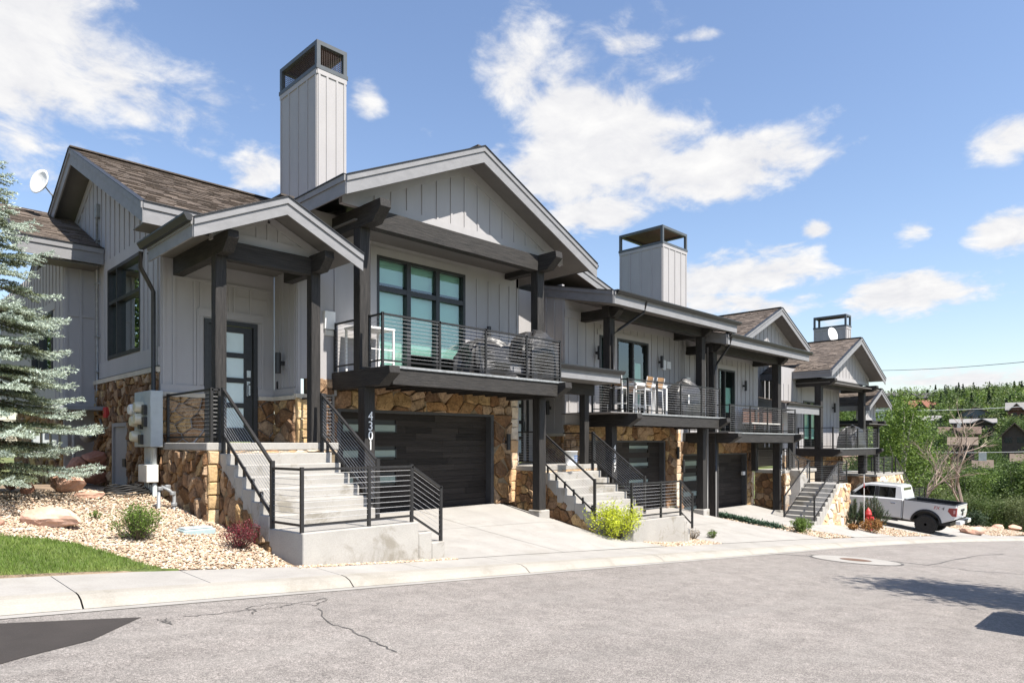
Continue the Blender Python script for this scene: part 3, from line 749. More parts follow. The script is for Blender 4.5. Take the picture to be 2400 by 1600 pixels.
def chimney(parent, x0, y0, wx, wy, z0, z1, zt, nb=(2, 3), name='chimney', mesh=False):
    x1, y1 = x0 + wx, y0 + wy
    c = MB().box(x0, x1, y0, y1, z0, z1).build(name, 'siding', parent)
    battens(c, 'Y', y0, [x0 + .055] + [x0 + wx * k / (nb[0] + 1) for k in range(1, nb[0] + 1)] + [x1 - .055], z0, z1 - .12)
    battens(c, 'X', x0, [y0 + .055] + [y0 + wy * k / (nb[1] + 1) for k in range(1, nb[1] + 1)] + [y1 - .055], z0, z1 - .12)
    for ax, cc, u0, u1 in (('Y', y0, x0, x1), ('X', x0, y0, y1)): board(c, ax, cc, u0, u1, z1 - .12, z1, .022)
    e = .03; t = .10; mb = MB()
    mb.box(x0 - e, x1 + e, y0 - e, y0 + t, z1, z1 + t); mb.box(x0 - e, x1 + e, y1 - t, y1 + e, z1, z1 + t); mb.box(x0 - e, x0 + t, y0 + t, y1 - t, z1, z1 + t); mb.box(x1 - t, x1 + e, y0 + t, y1 - t, z1, z1 + t)
    e = .012
    mb.box(x0 - e, x1 + e, y0 - e, y0 + t, zt - t, zt); mb.box(x0 - e, x1 + e, y1 - t, y1 + e, zt - t, zt); mb.box(x0 - e, x0 + t, y0 + t, y1 - t, zt - t, zt); mb.box(x1 - t, x1 + e, y0 + t, y1 - t, zt - t, zt)
    for (a, b) in ((x0 - e, y0 - e), (x1 + e - t, y0 - e), (x0 - e, y1 + e - t), (x1 + e - t, y1 + e - t)): mb.box(a, a + t, b, b + t, z1 + t, zt - t)
    mb.build('cap_frame', 'cap_metal', c)
    MB().box(x0 + .02, x1 - .02, y0 + .02, y1 - .02, zt - .03, zt + .012).build('cap_lid', 'cap_lid', c)
    if mesh:
        mb = MB(); st = .05
        for (a, b, ax) in ((x0 + t, x1 - t, 'Y0'), (x0 + t, x1 - t, 'Y1'), (y0 + t, y1 - t, 'X0'), (y0 + t, y1 - t, 'X1')):
            f = {'Y0': lambda u, z: (u, y0 + .05, z), 'Y1': lambda u, z: (u, y1 - .05, z), 'X0': lambda u, z: (x0 + .05, u, z), 'X1': lambda u, z: (x1 - .05, u, z)}[ax]
            for u in arange(a + .02, b, st): mb.tube([f(u, z1 + t), f(u, zt - t)], .0055, 3, cap=False)
            for z in arange(z1 + t + .02, zt - t, st): mb.tube([f(a, z), f(b, z)], .0055, 3, cap=False)
        stuff(mb.build('spark_mesh', 'mesh_wire', c))
    return c
mat('mesh_wire', (.06, .04, .035), .6)
mat('cap_metal', (.075, .085, .095), .5, .12, 6)
mat('cap_lid', (.10, .055, .04), .7, .2, 6)
mat('slate_metal', (.22, .24, .26), .5, .1, 5)
mat('red_paint', (.42, .035, .035), .45, .1, 8)
mat('shingle_cap', (.085, .07, .06), .9, .3, 30)
mat('deck', (.16, .15, .145), .8, .2, 5)

# ================================================================== townhouse 1 (number 4301)
H1 = thing('townhouse', (8, 15, -1.5), 'grey end townhouse numbered 4301 with tall narrow chimney and gabled porch', 'townhouse', 'townhouses in the row')
YD, YG = 13.6, 12.65
# --- left end wall: stone below, board and batten above under a big gable
XW = 4.337
zslope = .49
def rl(Y): return 6.42 - .49 * abs(Y - 18.06)           # underside of left roof along the end wall
holes = [(14.67, 16.92, 1.83, 3.79)]
w = wall(H1, 'X', XW, 13.703, 17.837, 1.42, 4.15, holes)
for o_, pl in ((w, None),): pass
gwall(H1, 'X', XW, [(13.35, 4.15), (22.5, 4.15), (18.06, 6.36)])
wg = H1.children[-1]
battens(wg, 'X', XW, [u for u in arange(13.75, 21.8, .34)], 4.02, lambda u: rl(u) - .05)
battens(w, 'X', XW, [13.72, 13.98, 14.3], 1.75, 4.02); battens(w, 'X', XW, [17.2, 17.6], 1.75, 4.02)
board(w, 'X', XW, 14.5, 17.09, 3.79, 4.02); board(w, 'X', XW, 13.62, 17.84, 1.45, 1.80); board(w, 'X', XW, 14.5, 14.67, 1.80, 3.79); board(w, 'X', XW, 16.92, 17.09, 1.80, 3.79)
# raking trim under the gable
for s in (1, -1):
    mb = MB(); 
    pts = [(18.06, 6.36), (18.06 - s * 4.9, 6.36 - 4.9 * .49)]
    mb.bar((XW - .012, pts[0][0], pts[0][1] - .10), (XW - .012, pts[1][0], pts[1][1] - .10), .03, .22, up=(0, .49 * -s, 1)); mb.build('rake_trim', 'siding', wg)
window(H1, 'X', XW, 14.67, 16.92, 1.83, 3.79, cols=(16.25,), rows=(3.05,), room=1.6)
st = stone_wall(H1, 'X', XW, [[(13.68, -1.2), (15.46, -1.2), (15.46, .42), (13.68, .42)], [(13.68, .42), (15.46, .42), (15.46, 1.32), (13.68, 1.32)], [(15.46, .42), (16.5, .42), (16.5, 1.32), (15.46, 1.32)], [(16.5, -1.2), (17.84, -1.2), (17.84, 1.32), (16.5, 1.32)]], su=.17, sz=.17, seed=11, depth=.055)
board(st, 'X', XW, 13.6, 17.84, 1.325, 1.415, .085, 'stone_cap', 'trim_stone')
# utility door in the stone wall
ud = MB(); bx(ud, 'X', XW, 15.46, 15.54, -1.05, .42, -.06, .05); bx(ud, 'X', XW, 16.42, 16.5, -1.05, .42, -.06, .05); bx(ud, 'X', XW, 15.54, 16.42, .34, .42, -.06, .05)
ud = ud.build('utility_door', 'door_grey', H1)
bx(MB(), 'X', XW, 15.545, 16.415, -1.03, .335, -.04, .005).build('door_leaf', 'door_grey', ud)
bx(MB(), 'X', XW, 15.44, 15.62, -.50, -.33, .055, .09).build('lock_box', 'black_metal', ud)
# --- rear wing at the far left
w = wall(H1, 'Y', 17.84, 3.683, XW, -1.2, 4.2); battens(w, 'Y', 17.84, [3.72, 4.0, 4.30], .9, 4.2, d=.022)
board(w, 'Y', 17.84, 3.69, 4.33, 2.85, 2.9, .02)
w = wall(H1, 'X', 3.68, 17.943, 26, .9, 4.35, [(18.9, 21.2, 1.4, 3.1)]); battens(w, 'X', 3.68, arange(17.9, 25.9, .34), 3.3, 4.35); battens(w, 'X', 3.68, [17.9, 18.25, 18.6], 1.0, 3.3)
board(w, 'X', 3.68, 18.6, 21.5, 3.1, 3.3)
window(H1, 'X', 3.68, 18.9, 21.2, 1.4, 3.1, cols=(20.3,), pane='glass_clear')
stone_wall(H1, 'X', 3.68, [[(17.9, -1.3), (23, -1.3), (23, .9), (17.9, .9)]], su=.4, sz=.3, seed=13)
r = roof_slab(H1, (2.75, 17.2, 4.32), (4.30, 17.2, 4.32), (4.30, 20.4, 5.8), (2.75, 20.4, 5.8), seed=4)
fascia(r, (2.72, 17.2, 4.32), (4.30, 17.2, 4.32), (0, -1, 0)); fascia(r, (2.75, 20.4, 5.8), (2.75, 17.2, 4.32), (-1, 0, 0))
MB().box(2.8, 4.25, 17.25, 17.84, 3.93, 3.96).build('soffit_panel', 'soffit', r)
MB().box(3.3, 4.336, 17.05, 17.83, .72, .80).build('awning_roof', 'slate_metal', H1)
# --- left roof
def lroof(e): return e
RX0, RX1 = 3.876, 9.6
rf = roof_slab(H1, (RX0, 12.995, 4.22), (RX1, 12.995, 4.22), (RX1, 18.06, 6.70), (RX0, 18.06, 6.70), th=.16, seed=2)
rb = roof_slab(H1, (RX0, 23.1, 4.22), (RX1, 23.1, 4.22), (RX1, 18.06, 6.70), (RX0, 18.06, 6.70), th=.16, top=False)
fascia(rf, (RX0, 12.97, 4.22), (RX0, 18.06, 6.70), (-1, 0, 0), h=.26); fascia(rb, (RX0, 18.06, 6.70), (RX0, 23.1, 4.22), (-1, 0, 0), h=.26)
fascia(rf, (RX0 - .02, 12.995, 4.22), (6.8, 12.995, 4.22), (0, -1, 0), h=.26)
MB().box(RX0, 6.8, 13.0, 13.6, 3.86, 3.88).build('soffit_panel', 'soffit', rf)
MB().bar((RX0 - .06, 18.06, 6.725), (RX1, 18.06, 6.725), .24, .03).build('ridge_cap', 'shingle_cap', rf)
# --- porch wall with the entry door
w = wall(H1, 'Y', YD, XW + .003, 6.567, .95, 3.9, [(5.135, 6.20, .0, 2.43)])
battens(w, 'Y', YD, [XW + .06, XW + .24], 1.02, 3.9); battens(w, 'Y', YD, [XW + .62, XW + .74], 1.12, 3.12); battens(w, 'Y', YD, [5.02, 6.31], 1.02, 2.6); battens(w, 'Y', YD, [5.3, 5.63, 5.73, 6.06, 6.44], 2.62, 3.12)
board(w, 'Y', YD, 5.02, 6.33, 2.46, 2.62); board(w, 'Y', YD, XW + .24, 6.5, 3.12, 3.17); board(w, 'Y', YD, XW, 5.13, .95, 1.10); board(w, 'Y', YD, 6.21, 6.56, .95, 1.10); board(w, 'Y', YD, 5.4, 6.5, 2.93, 2.945, .012)
entry_door(H1, 'Y', YD, 5.135, 6.20, .0, 2.43)
st = stone_wall(H1, 'Y', YD, [[(XW, 0), (5.13, 0), (5.13, .87), (XW, .87)], [(6.21, 0), (6.56, 0), (6.56, .87), (6.21, .87)]], su=.30, sz=.24, seed=14)
board(st, 'Y', YD, XW, 5.13, .87, .95, .07, 'stone_cap', 'trim_stone'); board(st, 'Y', YD, 6.21, 6.50, .87, .95, .07, 'stone_cap', 'trim_stone')
w = wall(H1, 'X', 6.57, YG + .003, YD, .9, 4.3); battens(w, 'X', 6.57, [12.72, 12.95, 13.22, 13.35], 1.12, 3.6); board(w, 'X', 6.57, 12.66, 13.57, .95, 1.10)
st = stone_wall(H1, 'X', 6.57, [[(12.68, -.02), (13.57, -.02), (13.57, .87), (12.68, .87)]], su=.28, sz=.2, seed=15)
board(st, 'X', 6.57, 12.64, 13.54, .87, .95, .07, 'stone_cap', 'trim_stone')
wall_light(H1, 'X', 6.57, 13.12, 1.62, .42)
bx(MB(), 'X', 6.57, 13.41, 13.45, 1.12, 1.27, 0, .03).build('doorbell', 'black_metal', H1)
# --- garage wall
GX0, GX1, GZ0, GZ1 = 7.48, 12.03, -1.57, .72
st = stone_wall(H1, 'Y', YG, [[(6.80, GZ1), (9.8, GZ1), (9.8, 1.32), (6.80, 1.32)], [(9.8, GZ1), (12.60, GZ1), (12.60, 1.32), (9.8, 1.32)], [(12.03, GZ0), (12.60, GZ0), (12.60, GZ1), (12.03, GZ1)], [(6.80, GZ0), (7.48, GZ0), (7.48, GZ1), (6.80, GZ1)]], su=.40, sz=.30, seed=16, depth=.05)
quoins(st, 'Y', YG, 6.575, 6.80, -.02, .90, 5); board(st, 'Y', YG, 6.52, 6.82, .9, .98, .085, 'stone_cap', 'trim_stone')
quoins(st, 'Y', YG, 12.60, 12.86, GZ0, 1.2, 6, 'stone_pale')
garage(H1, GX0, GX1, YG, GZ0, GZ1, panes=[(7.75, 9.12, .25, .40), (7.75, 9.12, -.32, -.17), (7.75, 9.12, -.90, -.75)])
w = wall(H1, 'Y', YG, 6.673, 12.94, 1.3, 4.75, [(8.46, 11.04, 1.50, 4.13)])
battens(w, 'Y', YG, [6.62, 6.9, 7.45, 8.1], .98, 4.3); battens(w, 'Y', YG, [11.45, 11.85, 12.25, 12.6, 12.88], 1.46, 4.1)
board(w, 'Y', YG, 8.30, 11.2, 4.13, 4.3); board(w, 'Y', YG, 8.30, 8.46, 1.46, 4.13); board(w, 'Y', YG, 11.04, 11.2, 1.46, 4.13); board(w, 'Y', YG, 6.68, 12.9, 4.38, 4.75); wall(H1, 'Y', YG, 6.573, 6.67, .98, 4.75, th=.002)
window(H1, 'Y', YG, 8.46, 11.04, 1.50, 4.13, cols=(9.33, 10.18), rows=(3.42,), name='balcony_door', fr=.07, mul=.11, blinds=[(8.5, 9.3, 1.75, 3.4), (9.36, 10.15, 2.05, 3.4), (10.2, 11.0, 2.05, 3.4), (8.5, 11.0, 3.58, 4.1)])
wall_light(H1, 'Y', YG, 11.72, 2.72, .42); wall_light(H1, 'Y', YG, 12.42, .02, .42)
bx(MB(), 'Y', YG, 7.18, 7.42, 2.35, 2.72, 0, .06).build('meter_panel', 'white_paint', H1); bx(MB(), 'Y', YG, 7.2, 7.40, 2.22, 2.33, 0, .035).build('vent_hood', 'cream', H1)
w = wall(H1, 'X', 12.95, YG, 19, -1.6, 6.5, th=-.1)
# --- lit gap wall behind, between the two houses
w = wall(H1, 'Y', 15.4, 12.96, 16.5, -.6, 5.2, [(14.35, 15.25, .9, 3.0)]); battens(w, 'Y', 15.4, [15.5, 15.9, 14.0], 1.0, 5.2); window(H1, 'Y', 15.4, 14.35, 15.25, .9, 3.0, rows=(1.9,), room=.6)
# --- balcony
YR = 10.8; ZD = 1.45
for (x0, tip) in ((7.36, 10.55), (12.41, 10.55)): beam_y(H1, x0, x0 + .24, 12.64, tip, 1.10, ZD, .36)
beam_x(H1, 7.605, 12.405, YR, YR + .09, 1.12, ZD - .01, 'rim_beam')
dk = MB().box(7.605, 12.405, YR - .02, 12.63, ZD, ZD + .035).build('balcony_deck', 'deck', H1)
MB().box(7.605, 12.66, YR - .03, YR - .021, ZD - .015, ZD + .03).build('edge_flashing', 'galv', dk)
for k in range(11): MB().box(7.8 + k * .43, 7.85 + k * .43, YR + .1, 12.62, 1.16, ZD - .005).build('joist', 'wood_y', dk)
timber(H1, 7.36, 7.60, 11.4, 11.64, zgar(7.5, 11.5) - .1, 1.098); timber(H1, 12.407, 12.647, 11.4, 11.64, -1.67, 1.098)
MB().box(12.33, 12.72, 11.33, 11.72, zgar(12.5, 11.4) - .3, -1.675).build('post_footing', 'concrete_step', H1, bevel=.02)
timber(H1, 7.362, 7.602, 11.57, 11.81, ZD, 4.26); timber(H1, 12.407, 12.647, 11.46, 11.70, ZD, 4.26)
rr = railing(H1, (7.42, YR + .08, ZD + .03), (12.58, YR + .08, ZD + .03), h=1.0, posts=(0, .27, .52, .77, 1), ncab=11, name='balcony_railing', base=.1)
railing(H1, (7.42, YR + .08, ZD + .03), (7.42, 11.32, ZD + .03), h=1.0, posts=(1,), ncab=11, name='balcony_railing'); railing(H1, (7.42, 11.9, ZD + .03), (7.42, 12.6, ZD + .03), h=1.0, posts=(1,), ncab=11, name='balcony_railing')
railing(H1, (12.58, YR + .08, ZD + .03), (12.58, 12.6, ZD + .03), h=1.0, posts=(1,), ncab=11, name='balcony_railing')
house_number(H1, '4301', 7.49, 11.4, .62, .255, .192)
# --- main gable over the balcony
GA = 10.17; GZ = 6.53; S = .46
def gz(X): return GZ - S * abs(X - GA)
gb = 17.6
ra = roof_slab(H1, (6.735, 11.03, gz(6.735)), (6.735, gb, gz(6.735)), (GA, gb, GZ), (GA, 11.03, GZ), th=.15, seed=5)
rc = roof_slab(H1, (14.18, 11.03, gz(14.18)), (14.18, gb, gz(14.18)), (GA, gb, GZ), (GA, 11.03, GZ), th=.15, seed=6)
fascia(ra, (6.715, 11.03, gz(6.715)), (GA, 11.03, GZ), (0, -1, 0)); fascia(rc, (GA, 11.03, GZ), (14.2, 11.03, gz(14.2)), (0, -1, 0))
fascia(ra, (6.735, 11.03, gz(6.735)), (6.735, 12.95, gz(6.735)), (-1, 0, 0)); gutter(rc, (14.2, 11.03, gz(14.2) + .01), (14.2, 15, gz(14.2) + .01), (1, 0, 0))
MB().bar((GA, 11.06, GZ + .012), (GA, gb, GZ + .02), .26, .03).build('ridge_cap', 'shingle_cap', ra)
wg = gwall(H1, 'Y', 11.65, [(7.0, 4.66), (13.6, 4.66), (13.55, gz(13.55) - .17), (GA, GZ - .17), (7.0, gz(7.0) - .17)])
battens(wg, 'Y', 11.65, [GA + .40 * k for k in range(-7, 9)], 4.87, lambda u: gz(u) - .44)
board(wg, 'Y', 11.65, 7.0, 13.55, 4.66, 4.87)
for s, e in ((-1, 7.0), (1, 13.5)):
    MB().bar((GA, 11.637, GZ - .30), (e, 11.637, gz(e) - .30), .03, .24, up=(0, 0, 1)).build('rake_trim', 'siding', wg)
MB().prism([(GA - .22, 11.62, GZ - .50), (GA + .22, 11.62, GZ - .50), (GA + .22, 11.62, GZ - .28), (GA, 11.62, GZ - .175), (GA - .22, 11.62, GZ - .28)], (0, .028, 0)).build('apex_trim', 'siding', wg, fix=True)
beam_x(H1, 7.605, 12.405, 11.44, 11.66, 4.27, 4.65)
for x0 in (7.36, 12.41): beam_y(H1, x0, x0 + .24, 12.64, 10.85, 4.26, 4.66, .3)
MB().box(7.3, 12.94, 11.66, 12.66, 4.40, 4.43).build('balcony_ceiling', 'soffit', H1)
# --- porch
PA = 5.50; PZ = 4.19; PS = .46
def pz(X): return PZ - PS * abs(X - PA)
PY = 10.92
pa = roof_slab(H1, (3.98, PY, pz(3.98)), (3.98, 13.2, pz(3.98)), (PA, 13.2, PZ), (PA, PY, PZ), th=.12, seed=7)
pb = roof_slab(H1, (6.98, PY, pz(6.98)), (6.98, 12.7, pz(6.98)), (PA, 12.7, PZ), (PA, PY, PZ), th=.12, seed=8)
fascia(pa, (3.96, PY, pz(3.96)), (PA, PY, PZ), (0, -1, 0), h=.2); fascia(pb, (PA, PY, PZ), (7.0, PY, pz(7.0)), (0, -1, 0), h=.2)
fascia(pa, (3.98, PY, pz(3.98)), (3.98, 13.0, pz(3.98)), (-1, 0, 0), h=.2); gutter(pa, (3.925, PY - .05, pz(3.98) + .04), (3.925, 13.15, pz(3.98) + .04), (-1, 0, 0))
MB().bar((PA, PY - .04, PZ + .02), (PA, 13.2, PZ + .02), .24, .03).build('ridge_cap', 'shingle_cap', pa)
wg = gwall(H1, 'Y', 11.62, [(4.5, 3.42), (6.5, 3.42), (6.5, 3.60), (PA, PZ - .12), (4.5, 3.60)]); board(wg, 'Y', 11.62, 4.5, 6.5, 3.42, 3.60)
battens(wg, 'Y', 11.62, [5.3, 5.5, 5.7], 3.6, lambda u: pz(u) - .2)
for s in (-1, 1): MB().bar((PA, 11.605, PZ - .22), (PA + s * 1.0, 11.605, PZ - .22 - .46), .03, .14).build('rake_trim', 'siding', wg)
beam_x(H1, 4.72, 6.28, 11.5, 11.68, 3.10, 3.42)
for x0 in (4.53, 6.28): beam_y(H1, x0, x0 + .185, 13.5 if x0 < 5 else 12.6, 11.0, 3.14, 3.47, .22)
timber(H1, 4.53, 4.715, 11.5, 11.685, .0, 3.14); timber(H1, 6.282, 6.465, 11.5, 11.685, .0, 3.14)
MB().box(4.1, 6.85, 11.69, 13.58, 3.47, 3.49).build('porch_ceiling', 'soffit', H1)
downspout(H1, [(3.87, 13.12, 3.38), (3.88, 13.2, 3.12), (4.12, 13.55, 2.95), (4.22, 13.60, 2.8), (4.22, 13.60, .85), (4.20, 13.52, .6), (4.20, 13.5, -.55), (4.12, 13.4, -.75)])
# --- second roof behind on the right
r2 = roof_slab(H1, pY(1441, 686, 13.1), pY(1441, 686, 13.1) + Vector((0, 3.5, 0)), Vector((10.6, 16.6, 6.95)), Vector((10.6, 13.1, 6.95)), th=.14, seed=9)
fascia(r2, Vector((10.6, 13.1, 6.95)), pY(1441, 686, 13.1), (0, -1, 0), h=.2)
chimney(H1, 8.34, 15.0, .81, 1.91, 3.5, 9.1, 9.80, mesh=True)
# --- small fittings
cd = MB().tube([(XW - .06, 17.62, 5.15), (XW - .06, 17.62, .75), (XW - .08, 17.2, .45), (XW - .08, 16.9, .2)], .028, 8).build('conduit', 'galv', H1, smooth=True)
bx(MB(), 'X', XW, 17.54, 17.72, 5.12, 5.42, 0, .09).build('junction_box', 'galv', cd)
for z in (4.6, 3.6, 2.4, 1.6): bx(MB(), 'X', XW, 17.55, 17.69, z, z + .03, 0, .10).build('pipe_clip', 'galv', cd)
bx(MB(), 'X', XW, 16.75, 16.98, .55, .78, .03, .10).build('alarm_box', 'red_paint', H1)

# ================================================================== entry landings and stairs
def entry_stairs(label, xl, xs0, xs1, xr, yf, yb, zl, rise, run, corner, pr, last, seed, rail_h=.9, n=6, left_rail=True, mid=(.58,)):
    T = thing('entry_stairs', (xs0, yf - 1, zl - 1.9), label, 'stairs', 'entry stairs of the townhouses')
    zp = zl - rise * (n + 1); ym = yf - run * n
    gz0 = zgar(xl, yf) - .25
    MB().box(xl - .02, xr, yf - .015, yb, zl - .13, zl).build('landing', 'concrete_step', T, bevel=.012)
    core = MB().box(xl + .03, xr - .03, yf + .03, yb, gz0 - .3, zl - .135).build('landing_base', 'mortar', T)
    # stone faces of the landing
    zb = lambda y: zgar(xl, y) - .1
    st = stone_wall(T, 'X', xl + .02, [[(yf + .02, zb(yf)), (yb, zb(yb)), (yb, zl - .13), (yf + .02, zl - .13)]], su=.20, sz=.21, seed=seed, th=.05)
    quoins(st, 'Y', yf + .03, xl + .005, xs0 + .0, zb(yf), zl - .135, seed + 1, hs=.28, d=.06)
    MB().box(xs0, xr - .02, yf + .005, yf + .06, zl - .135 - .05, zl - .13).build('landing_edge', 'mortar_pale', T)
    stones(st, 'Y', yf + .02, [(xs0, zl - rise + .005), (xr - .03, zl - rise + .005), (xr - .03, zl - .13), (xs0, zl - .13)], .3, .1, .03, seed + 5, mt='stone_pale')
    # steps
    for k in range(1, n + 1):
        z = zl - rise * k; y1 = yf - run * (k - 1); y0 = y1 - run
        s = MB().box(xs0, xs1, y0, y1, z - rise - .2, z).build('step', 'concrete_step', T, bevel=.012)
    # side stones below the stair
    z1 = zl - rise * 1.9
    pl = [(yf - .02, z1), (yf - .02, zb(yf)), (ym - .05, zgar(xs0, ym) - .12), (ym - .05, zp - .28)]
    s2 = stone_wall(T, 'X', xs0 + .035, [pl[::-1]], su=.22, sz=.30, seed=seed + 2, th=.1, depth=.04)
    MB().prism([(xs0 + .06, yf - .01, zl - rise * 1.5), (xs0 + .06, yf - .01, zb(yf) - .3), (xs0 + .06, ym + .03, zgar(xs0, ym) - .4), (xs0 + .06, ym + .03, zp - .1)], (xs1 - xs0 - .08, 0, 0)).build('stair_base', 'concrete_dark', T, fix=True)
    # lower platform
    (cx_, cy_), (px, py), (lx, ly, lz) = corner, pr, last
    gb = min(zgar(cx_, cy_), zwalk(cx_)) - .3; ge = zwalk(lx) - .3
    q = [(xs0 + .01, ym + .02), (cx_ - .02, cy_ - .07), (px + .09, py - .07), (px + .09, ym + .02)]
    MB().hexa([(x, y, gb - .2) for x, y in q] + [(x, y, zp) for x, y in q]).build('platform', 'concrete_step', T, bevel=.012)
    dx = (lx + .03 - px - .09) / 2
    MB().box(px + .092, px + .09 + dx, py - .068, ym + .01, ge, zp - rise).build('step', 'concrete_step', T, bevel=.012)
    MB().box(px + .092 + dx, lx + .04, py - .066, ym + .0, ge, zp - rise * 2).build('step', 'concrete_step', T, bevel=.012)
    # railings
    A = (xs0 + .06, yf - .03, zl); B = (xs0 + .04, ym - .02, zp)
    h = rail_h
    for x, xb in ((xs0 + .06, xs0 + .04), (xs1 - .05, xs1 - .05)):
        a = Vector((x, yf - .03, zl - .0)); b = Vector((xb, ym - .02, zp + .06))
        r = railing(T, a, b, h=h, lo=.12, posts=(), ncab=11)
        for p, z0, tp in ((a, zl - .2, h + .01), (b, zp - .0, h + .03)):
            MB().box(p.x - .028, p.x + .028, p.y - .028, p.y + .028, z0, p.z + tp).build('post', 'rail_metal', r)
        for k in range(1, n + 1):
            MB().box(x - .02, x + .02, yf - run * k + .05, yf - run * k + .09, zl - rise * k, zl - rise * k + .16).build('bracket', 'rail_metal', r)
    zb_ = zp
    bl = Vector((xs0 + .04, ym - .02, zp)); c = Vector((cx_, cy_, zp)); p = Vector((px, py, zp)); l = Vector((lx, ly, lz))
    railing(T, bl, c, h=h, posts=(1,), ncab=9); railing(T, c, p, h=h, posts=tuple(mid) + (1,), ncab=9)
    r = railing(T, p, (lx, ly, lz), h=h, lo=.1, posts=(1,), ncab=9)
    # landing guard rails
    if left_rail:
        railing(T, (xl + .10, yf + .11, zl), (xl + .10, yb - .12, zl), h=h, posts=(0, 1), ncab=11); railing(T, (xl + .10, yf + .11, zl), (xs0 + .045, yf + .11, zl), h=h, posts=(1,), ncab=11)
    railing(T, (xs1 + .06, yf + .06, zl), (xr - .06, yf + .10, zl), h=h, posts=(0, 1), ncab=11)
    railing(T, (xr - .06, yf + .10, zl), (xr - .06, min(yb, yf + 1.25), zl), h=h, posts=(), ncab=11)
    return T
entry_stairs('concrete entry stairs with cable railings in front of the porch marked 4301', 4.337, 4.52, 6.43, 6.74, 11.33, YD, 0., .179, .302, (4.62, 8.73), (6.48, 8.70), (7.07, 8.70, -1.62), 41)

# ================================================================== townhouse 2 (number 4307)
H2 = thing('townhouse', (18, 15, -2.3), 'grey townhouse numbered 4307 with low sloping front roof and wide chimney', 'townhouse', 'townhouses in the row')
ZL2, ZD2, YG2, YP2, YR2 = -.60, .84, 13.2, 12.0, 11.4
za = lambda x, y, Y: pY(1150 + x / 3.92, 620 + y / 3.92, Y)
zb2 = lambda x, y, Y: pY(1150 + x / 3.92, 900 + y / 3.92, Y)
X2C = za(680, 800, YG2).x          # outer corner
X2L, X2R = zb2(1115, 800, YP2).x, zb2(1953, 800, YP2).x
GX0_, GX1_ = X2L - .1, zb2(1605, 517, YG2).x
XE = zb2(1735, 700, YG2).x
ZG2, ZT2 = -2.32, zb2(1605, 517, YG2).z
# porch recess
w = wall(H2, 'Y', 14.2, 12.96, X2C - .003, .2, 4.6, [(13.98, 14.75, ZL2, 1.75)]); battens(w, 'Y', 14.2, [13.1, 13.5, 13.9], .35, 4.4)
entry_door(H2, 'Y', 14.2, 13.98, 14.95, ZL2, 1.75)
st = stone_wall(H2, 'Y', 14.2, [[(12.97, ZL2), (13.98, ZL2), (13.98, .2), (12.97, .2)]], su=.3, sz=.24, seed=51); board(st, 'Y', 14.2, 12.97, 13.98, .2, .28, .07, 'stone_cap', 'trim_stone')
w = wall(H2, 'X', X2C, YG2 + .103, 14.2, .2, 4.75); battens(w, 'X', X2C, [13.28, 13.62, 13.95], .35, 4.6); board(w, 'X', X2C, 13.22, 14.18, .25, .4)
st = stone_wall(H2, 'X', X2C, [[(13.22, ZL2), (14.2, ZL2), (14.2, .2), (13.22, .2)]], su=.3, sz=.22, seed=52); board(st, 'X', X2C, 13.18, 14.2, .2, .28, .07, 'stone_cap', 'trim_stone')
wall_light(H2, 'X', X2C, 13.75, 1.05, .42)
# garage wall
st = stone_wall(H2, 'Y', YG2, [[(X2C, ZT2), (GX1_ - 2.6, ZT2), (GX1_ - 2.6, ZD2 - .3), (X2C, ZD2 - .3)], [(GX1_ - 2.6, ZT2), (XE - .28, ZT2), (XE - .28, ZD2 - .3), (GX1_ - 2.6, ZD2 - .3)], [(GX1_, ZG2), (XE - .28, ZG2), (XE - .28, ZT2), (GX1_, ZT2)], [(X2C, ZL2 - .1), (GX0_, ZL2 - .1), (GX0_, ZT2), (X2C, ZT2)]], su=.42, sz=.3, seed=53)
quoins(st, 'Y', YG2, XE - .28, XE, ZG2, ZD2 - .35, 7, 'stone_pale', .3)
garage(H2, GX0_, GX1_, YG2, ZG2, ZT2, panes=[(zb2(1315, 0, YG2).x, zb2(1490, 0, YG2).x, zb2(1400, 592, YG2).z, zb2(1400, 565, YG2).z), (zb2(1315, 0, YG2).x, zb2(1490, 0, YG2).x, zb2(1400, 752, YG2).z, zb2(1400, 722, YG2).z), (zb2(1315, 0, YG2).x, zb2(1490, 0, YG2).x, zb2(1400, 905, YG2).z, zb2(1400, 878, YG2).z)], seed=8, rows=13)
wall_light(H2, 'Y', YG2, XE - .34, zb2(1700, 630, YG2).z, .45)
# upper wall
dx0, dx1, dzt = za(1158, 900, YG2).x, za(1445, 900, YG2).x, za(1300, 700, YG2).z
wx0, wx1 = za(1000, 800, YG2).x, za(1062, 800, YG2).x
w = wall(H2, 'Y', YG2, X2C, XE, ZD2 - .31, 4.5, [(dx0, dx1, ZD2 + .06, dzt), (wx0, wx1, ZD2 + .06, dzt)])
us = [za(x, 0, YG2).x for x in (720, 800, 878, 955, 1480, 1535, 1590, 1645, 1690, 1730, 1780)]
battens(w, 'Y', YG2, us, ZD2 + .1, 3.75); battens(w, 'Y', YG2, [za(x, 0, YG2).x for x in (1015, 1165, 1225, 1290, 1350, 1412)], dzt + .2, 3.75)
board(w, 'Y', YG2, wx0 - .12, dx1 + .14, dzt, dzt + .17); board(w, 'Y', YG2, X2C, XE, 3.75, 4.0); board(w, 'Y', YG2, dx1, dx1 + .14, ZD2 + .06, dzt); board(w, 'Y', YG2, wx1, dx0, ZD2 + .06, dzt, .02)
window(H2, 'Y', YG2, dx0, dx1, ZD2 + .06, dzt, cols=((dx0 + dx1) / 2,), name='balcony_door', pane='glass_clear', blinds=[((dx0 + dx1) / 2 + .35, (dx0 + dx1) / 2 + .7, ZD2 + .4, dzt - .7)])
